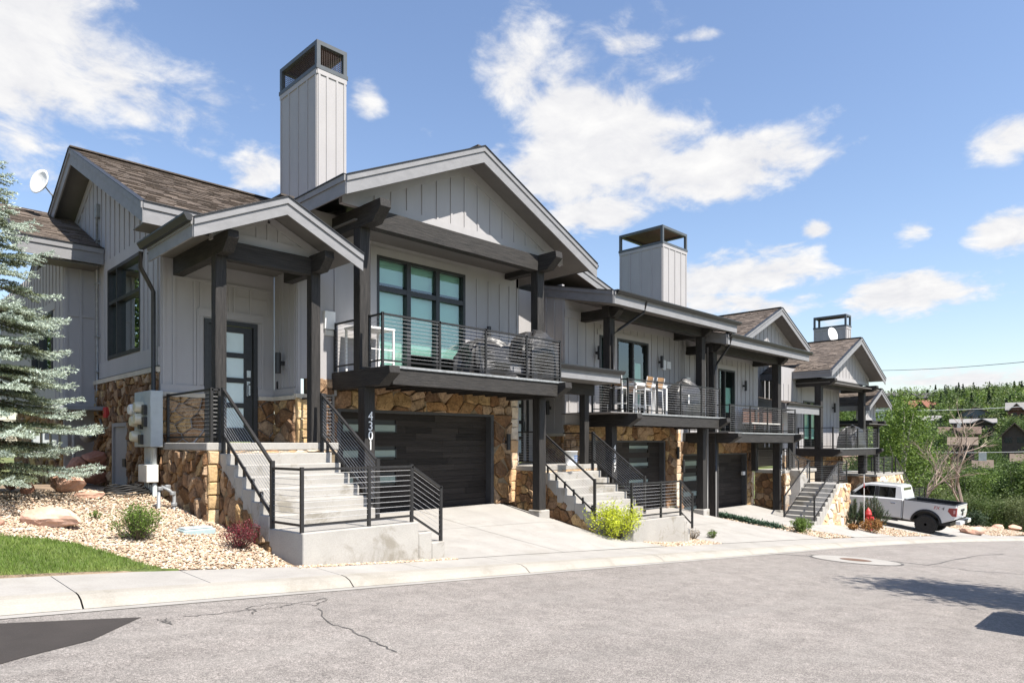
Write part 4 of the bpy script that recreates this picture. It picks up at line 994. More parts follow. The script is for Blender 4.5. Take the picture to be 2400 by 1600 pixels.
window(H2, 'Y', YG2, wx0, wx1, ZD2 + .06, dzt, blinds=[(wx0, wx1, ZD2 + .5, dzt)])
for x, y in ((962, 812), (1540, 897)): q = za(x, y, YG2); wall_light(H2, 'Y', YG2, q.x, q.z, .42)
for x0, x1, y0, y1, m in ((1573, 1600, 880, 965, 'white_paint'), (1610, 1646, 895, 955, 'white_paint'), (1790, 1825, 1040, 1100, 'white_paint')):
    a, b = za(x0, y1, YG2), za(x1, y0, YG2); bx(MB(), 'Y', YG2, a.x, b.x, a.z, b.z, 0, .05).build('meter_panel', m, H2)
# porch roof (low, over the landing)
q0, q1 = pY(1283, 862, 11.3), pY(1452, 873, 11.3)
r = roof_slab(H2, (q0.x - 1.6, 11.3, q1.z), (q1.x, 11.3, q1.z), (q1.x, 14.1, q1.z + .55), (q0.x - 1.6, 14.1, q1.z + .55), th=.14, seed=21)
fascia(r, (q0.x - 1.6, 11.3, q1.z), (q1.x, 11.3, q1.z), (0, -1, 0), h=.2); gutter(r, (q0.x - 1.6, 11.27, q1.z + .04), (q1.x + .1, 11.27, q1.z + .04), (0, -1, 0))
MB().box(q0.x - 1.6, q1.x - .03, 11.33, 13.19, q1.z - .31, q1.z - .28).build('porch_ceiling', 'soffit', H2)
beam_x(H2, q0.x - 1.4, q1.x - .25, 11.98, 12.2, q1.z - .62, q1.z - .32)
pp = zb2(865, 700, 12.0).x; timber(H2, pp, pp + .2, 12.0, 12.2, ZL2, q1.z - .62)
# balcony
for x0 in (X2L, X2R): beam_y(H2, x0, x0 + .25, 13.18, YR2 - .3, ZD2 - .36, ZD2, .36)
beam_x(H2, X2L + .255, X2R - .005, YR2, YR2 + .09, ZD2 - .34, ZD2 - .01, 'rim_beam')
dk = MB().box(X2L - .9, X2R + .25, YR2 - .02, 13.18, ZD2 + .001, ZD2 + .035).build('balcony_deck', 'deck', H2)
MB().box(X2L + .255, X2R + .4, YR2 - .03, YR2 - .021, ZD2 - .015, ZD2 + .03).build('edge_flashing', 'galv', dk)
for k in range(11): MB().box(X2L + .5 + k * .45, X2L + .55 + k * .45, YR2 + .1, 13.17, ZD2 - .3, ZD2 - .005).build('joist', 'wood_y', dk)
timber(H2, X2L, X2L + .25, YP2, YP2 + .25, zgar(X2L, 12) - .2, ZD2 - .362); timber(H2, X2R, X2R + .25, YP2, YP2 + .25, -2.32, ZD2 - .362)
MB().box(X2R - .08, X2R + .33, YP2 - .07, YP2 + .32, zgar(X2R, 12) - .35, -2.325).build('post_footing', 'concrete_step', H2, bevel=.02)
timber(H2, X2L + .001, X2L + .251, YP2 + .08, YP2 + .33, ZD2 + .036, 3.70); timber(H2, X2R + .001, X2R + .251, YP2 + .05, YP2 + .30, ZD2 + .036, 3.70)
railing(H2, (X2L + .06, YR2 + .08, ZD2 + .03), (X2R + .2, YR2 + .08, ZD2 + .03), h=1.0, posts=(0, .28, .53, .77, 1), ncab=11, name='balcony_railing', base=.1)
railing(H2, (X2L + .06, YR2 + .08, ZD2 + .03), (X2L + .06, 12.0, ZD2 + .03), h=1.0, posts=(1,), ncab=11, name='balcony_railing'); railing(H2, (X2L - .8, 12.1, ZD2 + .03), (X2L, 12.1, ZD2 + .03), h=1.0, posts=(0,), ncab=11, name='balcony_railing')
house_number(H2, '4307', X2L + .125, YP2, zb2(1140, 555, YP2).z, .235, .21)
# front roof
ZE2 = 4.25; XA, XB = 15.47, 22.75
r = roof_slab(H2, (XA, 11.4, ZE2), (XB, 11.4, ZE2), (XB, 16.4, ZE2 + 1.1), (XA, 16.4, ZE2 + 1.1), th=.16, seed=22)
fascia(r, (XA, 11.4, ZE2), (XB, 11.4, ZE2), (0, -1, 0), h=.25, mt='fascia'); fascia(r, (XA, 16.4, ZE2 + 1.1), (XA, 11.4, ZE2), (-1, 0, 0), h=.25); gutter(r, (XA + .05, 11.36, ZE2 + .03), (XB + .12, 11.36, ZE2 + .03), (0, -1, 0))
MB().prism([(XA + .02, 11.42, ZE2 - .36), (XA + .02, 13.19, ZE2 + .02), (XA + .02, 13.19, ZE2 + .04), (XA + .02, 11.42, ZE2 - .33)], (XB - XA - .04, 0, 0)).build('soffit_panel', 'soffit', r, fix=True)
for k in range(19): x = XA + .3 + k * .39; MB().box(x - .012, x + .012, 11.45, 11.75, ZE2 + .03, ZE2 + .11).build('snow_guard', 'galv', r)
beam_x(H2, X2L - .1, X2R + .35, YP2 + .06, YP2 + .30, 3.70, 4.02)
for x0 in (X2L, X2R): beam_y(H2, x0, x0 + .25, 13.19, 11.75, 3.70, 3.98, .2)
downspout(H2, [(XA + 1.55, 11.33, 4.2), (XA + 1.5, 11.4, 3.85), (X2L + .28, 11.95, 3.35), (X2L + .10, 12.03, 3.2), (X2L + .10, 12.03, 1.75), (X2L - .05, 11.9, 1.6)])
downspout(H2, [(X2R + .55, 12.15, 3.4), (X2R + .55, 12.15, -2.45)], .045)
chimney(H2, 23.65, 15.0, 1.86, 2.12, 3.5, 8.03, 8.78, nb=(3, 3))
wall(H2, 'Y', 15.3, 15.5, 23, 4.2, 5.0)
# ================================================================== townhouse 3
H3 = thing('townhouse', (26, 15, -2.7), 'grey townhouse numbered 4313 with brown gable above a low front roof', 'townhouse', 'townhouses in the row')
zc = lambda x, y, Y: pY(1600 + x / 4.48, 700 + y / 4.48, Y)
zd = lambda x, y, Y: pY(1600 + x / 4.356, 900 + y / 4.356, Y)
ZD3, YG3, YP3, YR3 = .345, 13.3, 12.1, 11.5
X3L, X3R = zd(330, 1000, YP3).x, zd(990, 1000, YP3).x
ZG3 = -2.66
g0, g1, gt = XE + .35, zd(655, 900, YG3).x, zd(600, 700, YG3).z
XE3 = zd(705, 900, YG3).x
st = stone_wall(H3, 'Y', YG3, [[(XE + .05, gt), (25.5, gt), (25.5, ZD3 - .3), (XE + .05, ZD3 - .3)], [(25.5, gt), (XE3 + .1, gt), (XE3 + .1, ZD3 - .3), (25.5, ZD3 - .3)], [(g1, ZG3), (XE3 - .1, ZG3), (XE3 - .1, gt), (g1, gt)], [(XE + .02, ZG3), (g0, ZG3), (g0, gt), (XE + .02, gt)]], su=.45, sz=.32, seed=61)
quoins(st, 'Y', YG3, XE3 - .1, XE3 + .1, ZG3, ZD3 - .35, 9, 'stone_pale', .3)
garage(H3, g0, g1, YG3, ZG3, gt, panes=[(g0 + .25, g0 + 1.4, gt - .45 - k * .58, gt - .28 - k * .58) for k in range(4)], seed=9, rows=13)
wall_light(H3, 'Y', YG3, XE + .2, zb2(1775, 750, YG3).z, .45)
bx(MB(), 'Y', YG3, zd(610, 0, YG3).x, zd(632, 0, YG3).x, zd(0, 970, YG3).z, zd(0, 930, YG3).z, -.05, .03).build('keypad', 'white_paint', H3)
dx0, dx1, dzt = zc(375, 900, YG3).x, zc(545, 900, YG3).x, zc(460, 745, YG3).z
w = wall(H3, 'Y', YG3, XE, XE3 + .6, ZD3 - .31, 4.2, [(dx0, dx1, ZD3 + .06, dzt)])
battens(w, 'Y', YG3, [zc(x, 0, YG3).x for x in (20, 75, 130, 575, 615, 660, 705, 740)], ZD3 + .1, 3.4); battens(w, 'Y', YG3, [zc(x, 0, YG3).x for x in (415, 465, 520)], dzt + .2, 3.4)
board(w, 'Y', YG3, dx0 - .1, dx1 + .12, dzt, dzt + .18); board(w, 'Y', YG3, XE, XE3 + .6, 3.4, 3.6)
window(H3, 'Y', YG3, dx0, dx1, ZD3 + .06, dzt, cols=((dx0 * .62 + dx1 * .38),), name='balcony_door', blinds=[(dx0 + .75, dx1, ZD3 + .9, dzt - .7)])
q = zc(628, 915, YG3); wall_light(H3, 'Y', YG3, q.x, q.z, .42); q = zc(140, 860, YG3); wall_light(H3, 'Y', YG3, q.x, q.z, .42)
for x0 in (X3L, X3R): beam_y(H3, x0, x0 + .29, 13.28, YR3 - .3, ZD3 - .36, ZD3, .36)
beam_x(H3, X3L + .295, X3R - .005, YR3, YR3 + .09, ZD3 - .34, ZD3 - .01, 'rim_beam')
dk = MB().box(X3L - .2, X3R + .3, YR3 - .02, 13.28, ZD3 + .001, ZD3 + .035).build('balcony_deck', 'deck', H3)
MB().box(X3L + .295, X3R + .4, YR3 - .03, YR3 - .021, ZD3 - .015, ZD3 + .03).build('edge_flashing', 'galv', dk)
for k in range(11): MB().box(X3L + .5 + k * .45, X3L + .55 + k * .45, YR3 + .1, 13.27, ZD3 - .3, ZD3 - .005).build('joist', 'wood_y', dk)
timber(H3, X3L, X3L + .28, YP3, YP3 + .28, -2.9, ZD3 - .362); timber(H3, X3R, X3R + .32, YP3, YP3 + .3, -2.82, ZD3 - .362)
MB().box(X3R - .07, X3R + .40, YP3 - .08, YP3 + .36, zgar(X3R, 12) - .4, -2.825).build('post_footing', 'concrete_step', H3, bevel=.02)
timber(H3, X3L + .001, X3L + .281, YP3 + .06, YP3 + .34, ZD3 + .036, 3.28); timber(H3, X3R + .001, X3R + .311, YP3 + .06, YP3 + .34, ZD3 + .036, 3.28)
railing(H3, (X3L + .1, YR3 + .08, ZD3 + .03), (X3R + .3, YR3 + .08, ZD3 + .03), h=1.0, posts=(0, .28, .54, .77, 1), ncab=11, name='balcony_railing', base=.1)
railing(H3, (X3L + .1, YR3 + .08, ZD3 + .03), (X3L + .1, 13.2, ZD3 + .03), h=1.0, posts=(1,), ncab=11, name='balcony_railing'); railing(H3, (X3R + .3, YR3 + .08, ZD3 + .03), (X3R + .3, 13.2, ZD3 + .03), h=1.0, posts=(1,), ncab=11, name='balcony_railing')
house_number(H3, '4313', X3R + .17, YP3, zd(0, 738, YP3).z, .26, .235)
ZE3 = 3.82; XA, XB = 22.26, 29.5
r = roof_slab(H3, (XA, 11.5, ZE3), (XB, 11.5, ZE3), (XB, 15.0, ZE3 + .77), (XA, 15.0, ZE3 + .77), th=.16, seed=23)
fascia(r, (XA, 11.5, ZE3), (XB, 11.5, ZE3), (0, -1, 0), h=.25); fascia(r, (XA, 15, ZE3 + .77), (XA, 11.5, ZE3), (-1, 0, 0), h=.25); gutter(r, (XA + .05, 11.46, ZE3 + .03), (XB + .12, 11.46, ZE3 + .03), (0, -1, 0))
MB().prism([(XA + .02, 11.52, ZE3 - .36), (XA + .02, 13.29, ZE3 + .02), (XA + .02, 13.29, ZE3 + .04), (XA + .02, 11.52, ZE3 - .33)], (XB - XA - .04, 0, 0)).build('soffit_panel', 'soffit', r, fix=True)
for k in range(19): x = XA + .3 + k * .39; MB().box(x - .012, x + .012, 11.55, 11.85, ZE3 + .03, ZE3 + .11).build('snow_guard', 'galv', r)
beam_x(H3, X3L - .1, X3R + .35, YP3 + .06, YP3 + .32, 3.28, 3.60)
for x0 in (X3L, X3R): beam_y(H3, x0, x0 + .29, 13.29, 11.85, 3.28, 3.57, .2)
q = zc(520, 400, 11.4); downspout(H3, [(q.x, 11.42, 3.75), (q.x, 11.5, 3.45), (X3L + .1, 12.08, 2.85), (X3L + .02, 12.08, 2.7), (X3L + .02, 12.08, -2.8)])
# gable behind
def gable(parent, ax_, az, xl, xr, y0, y1, s, wy, zb, seed, th=.15, h=.22, bat=.4, front=True):
    zz = lambda X: az - s * abs(X - ax_)
    a = roof_slab(parent, (xl, y0, zz(xl)), (xl, y1, zz(xl)), (ax_, y1, az), (ax_, y0, az), th=th, seed=seed)
    b = roof_slab(parent, (xr, y0, zz(xr)), (xr, y1, zz(xr)), (ax_, y1, az), (ax_, y0, az), th=th, seed=seed + 1)
    fascia(a, (xl - .02, y0, zz(xl)), (ax_, y0, az), (0, -1, 0), h=h); fascia(b, (ax_, y0, az), (xr + .02, y0, zz(xr)), (0, -1, 0), h=h)
    fascia(a, (xl, y0, zz(xl)), (xl, y1, zz(xl)), (-1, 0, 0), h=h)
    MB().bar((ax_, y0 - .03, az + .02), (ax_, y1, az + .02), .26, .03).build('ridge_cap', 'shingle_cap', a)
    l, r_ = xl + .4, xr - .4
    w = gwall(parent, 'Y', wy, [(l, zb), (r_, zb), (r_, max(zb + .01, zz(r_) - .17)), (ax_, az - .17), (l, max(zb + .01, zz(l) - .17))])
    n = int((r_ - l) / bat / 2); battens(w, 'Y', wy, [ax_ + bat * k for k in range(-n, n + 1)], zb + .18, lambda u: zz(u) - .40); board(w, 'Y', wy, l, r_, zb, zb + .18)
    for e in (l, r_): MB().bar((ax_, wy - .013, az - .28), (e, wy - .013, zz(e) - .28), .03, .2).build('rake_trim', 'siding', w)
    return a
ap = pY(1831.5, 721.5, 13.2); gable(H3, ap.x, ap.z, ap.x - 3.75, ap.x + 3.2, 13.2, 18, .465, 13.85, 4.2, 71)
w = wall(H3, 'Y', 15.2, 27.5, 34.5, -1.2, 4.6); battens(w, 'Y', 15.2, arange(28.5, 34, .4), 1.2, 4.6)
# ================================================================== townhouse 4
H4 = thing('townhouse', (36, 15, -3.6), 'far grey townhouse with brown gabled roofs behind the white truck', 'townhouse', 'townhouses in the row')
ZD4, YG4, YP4, YR4 = -.30, 13.6, 12.4, 11.8
X4L, X4R = zc(1480, 1000, YP4).x - .35, zc(1925, 1000, YP4).x - .35
ap = pY(2018, 791.5, 11.78); S4 = .475
gable(H4, ap.x, ap.z, ap.x - 4.05, ap.x + 3.85, 11.78, 15.6, S4, 12.5, 3.13, 81, bat=.45)
for k in range(5): x = ap.x - 3.9; y = 12 + k * .7; MB().tube([(x + .1, y, ap.z - S4 * 3.8 + .03), (x + .1, y, ap.z - S4 * 3.8 + .18), (x + .1, y + .6, ap.z - S4 * 3.8 + .05)], .012, 5).build('snow_guard', 'black_metal', H4)
beam_x(H4, X4L + .3, X4R, YP4 + .05, YP4 + .3, 2.72, 3.13)
for x0 in (X4L, X4R): beam_y(H4, x0, x0 + .32, 13.6, 11.75, 2.72, 3.05, .3)
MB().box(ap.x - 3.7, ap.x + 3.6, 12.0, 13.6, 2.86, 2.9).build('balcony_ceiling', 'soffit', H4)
timber(H4, X4L, X4L + .3, YP4, YP4 + .3, -3.6, 2.72); timber(H4, X4R, X4R + .32, YP4, YP4 + .3, -3.9, 2.72)
for x0 in (X4L - .002, X4R - .002): beam_y(H4, x0 - .002, x0 + .33, 13.58, YR4 - .3, ZD4 - .36, ZD4, .36)
beam_x(H4, X4L + .33, X4R - .01, YR4, YR4 + .09, ZD4 - .34, ZD4 - .01, 'rim_beam')
dk = MB().box(X4L + .0, X4R + .3, YR4 - .02, 13.58, ZD4 + .001, ZD4 + .035).build('balcony_deck', 'deck', H4)
MB().box(X4L + .33, X4R + .4, YR4 - .03, YR4 - .021, ZD4 - .015, ZD4 + .03).build('edge_flashing', 'galv', dk)
railing(H4, (X4L + .1, YR4 + .08, ZD4 + .03), (X4R + .3, YR4 + .08, ZD4 + .03), h=1.0, posts=(0, .28, .54, .77, 1), ncab=10, name='balcony_railing', base=.1, pw=.06)
railing(H4, (X4L + .1, YR4 + .08, ZD4 + .03), (X4L + .1, 13.5, ZD4 + .03), h=1.0, posts=(.5, 1), ncab=10, name='balcony_railing', pw=.06); railing(H4, (X4R + .3, YR4 + .08, ZD4 + .03), (X4R + .3, 13.5, ZD4 + .03), h=1.0, posts=(1,), ncab=10, name='balcony_railing', pw=.06)
XW4 = zc(755, 900, 15.2).x
xr4 = zc(1645, 1000, YG4).x
dx0, dx1, dzt = zc(1268, 900, YG4).x, zc(1415, 900, YG4).x, zc(1340, 1190, YG4).z
wx0, wx1, wz0, wz1 = zc(1265, 0, YG4).x, zc(1408, 0, YG4).x, zc(0, 1095, YG4).z, zc(0, 930, YG4).z
w = wall(H4, 'Y', YG4, 31.0, xr4, ZD4 - .31, 3.6, [(dx0, dx1, ZD4 + .06, dzt), (wx0, wx1, wz0, wz1)])
battens(w, 'Y', YG4, [zc(x, 0, YG4).x for x in (860, 905, 950, 1060, 1110, 1155, 1200, 1245, 1515, 1550, 1585, 1620)], ZD4 + .1, 2.8)
window(H4, 'Y', YG4, dx0, dx1, ZD4 + .06, dzt, cols=((dx0 * .5 + dx1 * .5),), name='balcony_door', blinds=[(dx0, dx1, ZD4 + .5, dzt)]); window(H4, 'Y', YG4, wx0, wx1, wz0, wz1, cols=((wx0 + wx1) / 2,))
q = zc(1568, 1145, YG4); wall_light(H4, 'Y', YG4, q.x, q.z, .5)
st = stone_wall(H4, 'Y', YG4, [[(31, -1.9), (34.3, -1.9), (34.3, ZD4 - .31), (31, ZD4 - .31)], [(34.3, -1.2), (39.6, -1.2), (39.6, ZD4 - .31), (34.3, ZD4 - .31)], [(39.0, -3.6), (39.6, -3.6), (39.6, -1.2), (39.0, -1.2)]], su=.5, sz=.36, seed=83)
garage(H4, 34.3, 39.0, YG4, -3.6, -1.2, rows=13, seed=12)
# low roof between houses three and four
RZ4 = 1.72
r = roof_slab(H4, (29.6, 12.5, RZ4), (33.4, 12.5, RZ4), (33.4, 14.2, RZ4 + .4), (29.6, 14.2, RZ4 + .4), th=.14, seed=86)
fascia(r, (29.6, 12.5, RZ4), (33.4, 12.5, RZ4), (0, -1, 0), h=.3); gutter(r, (29.6, 12.48, RZ4 + .04), (33.5, 12.48, RZ4 + .04), (0, -1, 0)); fascia(r, (29.6, 14.2, RZ4 + .4), (29.6, 12.5, RZ4), (-1, 0, 0), h=.3)
pp = zd(1150, 700, 12.5).x; timber(H4, pp, pp + .25, 12.6, 12.85, -1.2, RZ4 - .3); pp2 = zd(745, 700, 12.9).x; timber(H4, pp2, pp2 + .2, 12.9, 13.1, -1.2, RZ4 - .3)
# porch at the far end
ap = pY(2065.4, 911, 12.2)
gable(H4, ap.x, ap.z, ap.x - 2.0, ap.x + 1.75, 12.2, 15.2, .50, 12.9, 1.25, 91, th=.12, h=.18, bat=.5)
for x in (ap.x - 1.3, ap.x + .8): timber(H4, x, x + .26, 12.6, 12.86, -2.0, 1.0)
beam_x(H4, ap.x - 1.5, ap.x + 1.3, 12.62, 12.84, .92, 1.25)
for x in (ap.x - 1.32, ap.x + .79): beam_y(H4, x, x + .28, 14.9, 12.25, .95, 1.24, .2)
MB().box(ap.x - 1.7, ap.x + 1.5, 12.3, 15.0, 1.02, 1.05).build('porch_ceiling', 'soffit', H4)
chimney(H4, 41.4, 14.0, .8, 1.83, 2.0, 6.73, 7.44, nb=(1, 3))
pp4 = MB().box(38.8, 43.3, 11.6, 14.5, -4.5, -1.78).build('porch_base', 'mortar_pale', H4)
MB().box(38.75, 43.35, 11.55, 14.5, -1.776, -1.68).build('landing', 'concrete_step', H4)
stones(pp4, 'Y', 11.6, [(38.8, -3.6), (43.3, -3.9), (43.3, -1.79), (38.8, -1.79)], .5, .35, .05, 93, mt='stone_pale'); stones(pp4, 'X', 38.8, [(11.6, -3.6), (13.6, -3.6), (13.6, -1.79), (11.6, -1.79)], .5, .35, .05, 94)
railing(H4, (38.9, 11.7, -1.68), (41.8, 11.7, -1.68), h=.92, posts=(0, .5, 1), ncab=9, pw=.06); railing(H4, (38.9, 11.7, -1.68), (38.9, 13.5, -1.68), h=.92, posts=(), ncab=9)
a0 = pY(2058, 1086, 12.0)
for yy in (11.75, 13.0):
    railing(H4, (42.6, yy, -1.75), (46.2, yy, -3.75), h=.95, lo=.15, posts=(0, 1), ncab=8, base=.6, pw=.06)
railing(H4, (46.2, 11.75, -3.75), (48.6, 11.75, -3.75), h=.95, posts=(.5, 1), ncab=8, base=.9, pw=.06); railing(H4, (48.6, 11.75, -3.75), (48.6, 13.0, -3.75), h=.95, posts=(1,), ncab=8, base=.9, pw=.06)
for k in range(9): MB().box(43.35 + k * .32, 43.35 + (k + 1) * .32, 11.8, 12.95, -5.2, -1.9 - k * .19).build('step', 'concrete_step', H4)
MB().box(46.2, 48.7, 11.7, 13.1, -5.6, -3.76).build('landing', 'concrete_step', H4)

# ---- stairs and landing two
entry_stairs('concrete entry stairs with cable railings beside the post numbered 4307', 12.80, 13.0, 15.22, 15.47, 11.93, 14.18, ZL2, .18, .29, (13.42, 9.36), (15.34, 9.20), (15.66, 9.05, -2.20), 43)
# ---- U stairs between houses three and four
T = thing('entry_stairs', (28, 11, -3), 'concrete entry stairs turning at a pale stone pier beside the parked truck', 'stairs', 'entry stairs of the townhouses')
ZL3 = -1.16
XL3 = XE3 + .25
MB().box(XL3 - .02, 31.6, 11.95, 13.28, ZL3 - .13, ZL3).build('landing', 'concrete_step', T, bevel=.012)
MB().box(XL3 + .03, 31.5, 12.0, 13.28, -3.8, ZL3 - .135).build('landing_base', 'mortar_pale', T)
st = stone_wall(T, 'X', XL3 + .02, [[(11.95, -3.3), (13.28, -2.85), (13.28, ZL3 - .13), (11.95, ZL3 - .13)]], su=.34, sz=.3, seed=63, th=.05)
st = stone_wall(T, 'Y', 11.98, [[(XL3, -3.4), (30.6, -3.4), (30.6, ZL3 - .13), (XL3, ZL3 - .13)]], su=.42, sz=.3, seed=64, th=.05, mt='stone_pale', mortar='mortar_pale')
n = 9; x0, x1, z0, z1 = 26.75, 29.3, -3.22, -1.70; y0, y1 = 10.2, 11.5
for k in range(n):
    xa = x0 + (x1 - x0) * k / n; MB().box(xa, xa + (x1 - x0) / n + .04, y0, y1, -3.9, z0 + (z1 - z0) * (k + 1) / n).build('step', 'concrete_step', T, bevel=.012)
MB().box(x1 + .045, 30.45, y0 + .02, y1 + .45, -3.9, z1).build('platform', 'concrete_step', T, bevel=.012)
st = stone_wall(T, 'Y', y0 - .015, [[(x0 + .55, -3.75), (30.45, -3.75), (30.45, z1 - .02), (29.45, z1 - .02), (x0 + .65, -3.3)]], su=.34, sz=.27, seed=66, mt='stone_pale', mortar='mortar_pale', th=.03)
for k in range(3): MB().box(29.25 - .3 * k, 29.55 - .3 * k, 11.5, 11.945, -3.5, z1 + .18 * (k + 1)).build('step', 'concrete_step', T, bevel=.012)
for yy in (y0 + .06, y1 - .06):
    r = railing(T, (x0 + .15, yy, z0 + .17), (x1 + .15, yy, z1), h=.92, lo=.12, posts=(0, 1), ncab=10, pw=.05)
railing(T, (x1 + .15, y0 + .06, z1), (30.4, y0 + .06, z1), h=.92, posts=(1,), ncab=9); railing(T, (30.4, y0 + .06, z1), (30.4, y1 + .4, z1), h=.92, posts=(1,), ncab=9)
railing(T, (28.6, 11.96, ZL3), (29.6, 11.96, z1), h=.92, lo=.12, posts=(0, 1), ncab=9); railing(T, (XL3 + .1, 12.05, ZL3), (28.6, 12.05, ZL3), h=.92, posts=(0, 1), ncab=10); railing(T, (XL3 + .1, 12.05, ZL3), (XL3 + .1, 13.2, ZL3), h=.92, posts=(1,), ncab=10)
railing(T, (30.0, 13.0, ZL3), (31.4, 12.2, z1), h=.92, lo=.12, posts=(0, 1), ncab=9)

# ================================================================== utilities and small things by the end wall
def pGar(x, y, dz=0.):          # photo pixel on to the yard surface
    d = ray(x, y); lo, hi = 4., 60.
    for _ in range(50):
        m = (lo + hi) / 2; p = d * m
        g = zgar(p.x, p.y) if p.y > ygut(p.x) + 1.36 else zwalk(p.x)
        if p.z > g + dz: lo = m
        else: hi = m
    return d * hi
mat('clear_plastic', (.55, .53, .42), .15, .05, 5, spec=.6)
mat('rubber', (.018, .018, .018), .6, .2, 10)
m = thing('electric_meter_box', (XW - .2, 14.4, -1), 'grey electric meter cabinet with five round meters on the stone end wall', 'meter box')
MU0, MU1 = pX(353, 980, XW - .26).y, pX(315, 980, XW - .26).y; MF = (MU1 - MU0) / 1.32
bx(MB(), 'X', XW, MU0, MU1, -.08, .95, .05, .26).build('cabinet', 'grey_paint', m, bevel=.008)
for u in (MU0 + .3 * MF, MU0 + .95 * MF): bx(MB(), 'X', XW, u - .2, u + .2, .66, .86, .26, .266).build('panel_seam', 'grey_paint', m)
for i, (u, z) in enumerate(((14.88, .62), (14.42, .66), (14.75, .40), (14.42, .44), (14.72, .12))):
    u = MU0 + (u - 13.80) * MF
    MB().lathe((XW - .26, u, z), [(.11, 0), (.11, -.05), (.10, -.12), (.085, -.15)], 16, 'X').build('meter', 'white_paint' if i == 0 else 'clear_plastic', m, smooth=False)
    bx(MB(), 'X', XW, u - .25, u - .13, z - .15, z + .03, .26, .32).build('breaker', 'black_metal', m)
for k in range(5): MB().tube([(XW - .16, MU0 + .1 + k * .16 * MF, -.09), (XW - .16, MU0 + .1 + k * .16 * MF, -1.15)], .04, 10).build('pipe', 'grey_paint', m, smooth=True)
bx(MB(), 'X', XW, MU0 + .02, MU0 + .5, -.72, -.40, .12, .32).build('lower_box', 'cream', m, bevel=.008)
g = thing('gas_meter', (3.9, 17.6, -1), 'grey gas regulator and meter pipes against the recessed stone wall', 'gas meter')
MB().tube([(3.75, 17.3, -1.1), (3.75, 17.3, .22), (3.95, 17.3, .22)], .035, 8).build('pipe', 'galv', g); MB().lathe((4.02, 17.25, .18), [(.06, -.10), (.17, -.03), (.18, 0), (.17, .03), (.06, .10)], 18, 'Y').build('regulator', 'galv', g, smooth=True)
for k in range(4): MB().box(3.05 + k * .17, 3.17 + k * .17, 17.5, 17.66, -.1, .25).build('meter', 'grey_paint', g)
MB().tube([(3.0, 17.55, -.2), (3.75, 17.4, -.2)], .03, 8).build('pipe', 'galv', g)
b = thing('backflow_pipe', (4.1, 12.9, -1.1), 'rusty grey irrigation pipe bend rising from the gravel at the downspout', 'pipe')
q = pGar(372, 1190); q2 = pGar(408, 1192)
MB().tube([q, q + Vector((0, 0, .27)), q + Vector((.05, -.02, .36)), q2 + Vector((-.08, .02, .33)), q2 + Vector((0, 0, .24)), q2 - Vector((0, 0, .1))], .032, 8).build('pipe', 'galv', b, smooth=True)
for p in (q + Vector((.02, -.01, .33)), q + Vector((.13, -.04, .36)), q2 + Vector((0, 0, .08)), q2 + Vector((-.02, .0, .27))): MB().lathe(p, [(.045, -.03), (.05, -.02), (.05, .02), (.045, .03)], 8).build('fitting', 'galv', b)
h = MB(); cq = pGar(292, 1158)
for k in range(5):
    r = .33 - k * .03; h.tube([(cq.x + r * 1.3 * cos(t * pi / 12), cq.y + r * sin(t * pi / 12), zgar(cq.x, cq.y) + .03 + k * .032 + .015 * sin(t * 1.3 + k)) for t in range(25)], .014, 5, cap=False)
h.tube([(cq.x + .45, cq.y, cq.z + .15), (cq.x + .5, cq.y + .1, cq.z + .45), (XW - .05, cq.y + .3, cq.z + .55)], .014, 5)
tag(h.build('garden_hose', 'rubber', None, smooth=True), 'coiled black hose lying on the gravel below the utility door', 'hose')
u = pGar(459, 1245); uc = thing('utility_cover', (u.x, u.y, u.z), 'pale blue-green utility box lid set in the pale gravel', 'utility cover')
mat('teal_plastic', (.33, .42, .43), .5, .08, 6)
MB().box(u.x - .24, u.x + .24, u.y - .17, u.y + .17, u.z - .05, u.z + .05).build('box_rim', 'teal_plastic', uc, bevel=.015); MB().box(u.x - .21, u.x + .21, u.y - .14, u.y + .14, u.z + .051, u.z + .075).build('lid', 'grey_paint', uc, bevel=.012)
MB().box(u.x - .04, u.x + .04, u.y - .02, u.y + .02, u.z + .076, u.z + .082).build('lid_handle', 'teal_plastic', uc)
# dish on the left roof edge
dp = pX(95, 427, RX0 - .35); am = pX(128, 464, RX0)
d = thing('satellite_dish', am, 'white satellite dish on a thin arm at the left roof edge', 'satellite dish')
mb = MB(); n = 20; nrm = (Vector((-.82, -.45, .18))).normalized(); x_ = nrm.cross(_U).normalized(); y_ = x_.cross(nrm); rings = []
for r, dpt in ((.0, 0), (.12, .012), (.21, .04), (.27, .075), (.28, .06), (.20, -.01), (.05, -.05)):
    rings.append([mb.pt(dp + x_ * r * cos(2 * pi * k / n) + y_ * r * 1.1 * sin(2 * pi * k / n) + nrm * (dpt - .02)) for k in range(n)])
for A, B in zip(rings, rings[1:]):
    for k in range(n): mb.f.append((A[k], A[(k + 1) % n], B[(k + 1) % n], B[k])); mb.a.append(None)
mb.build('reflector', 'white_paint', d, smooth=True)
MB().tube([am, am + Vector((-.12, -.06, .10)), dp - nrm * .05], .016, 6).build('arm', 'galv', d); MB().box(am.x - .05, am.x + .02, am.y - .05, am.y + .05, am.z - .07, am.z + .07).build('bracket', 'galv', d)
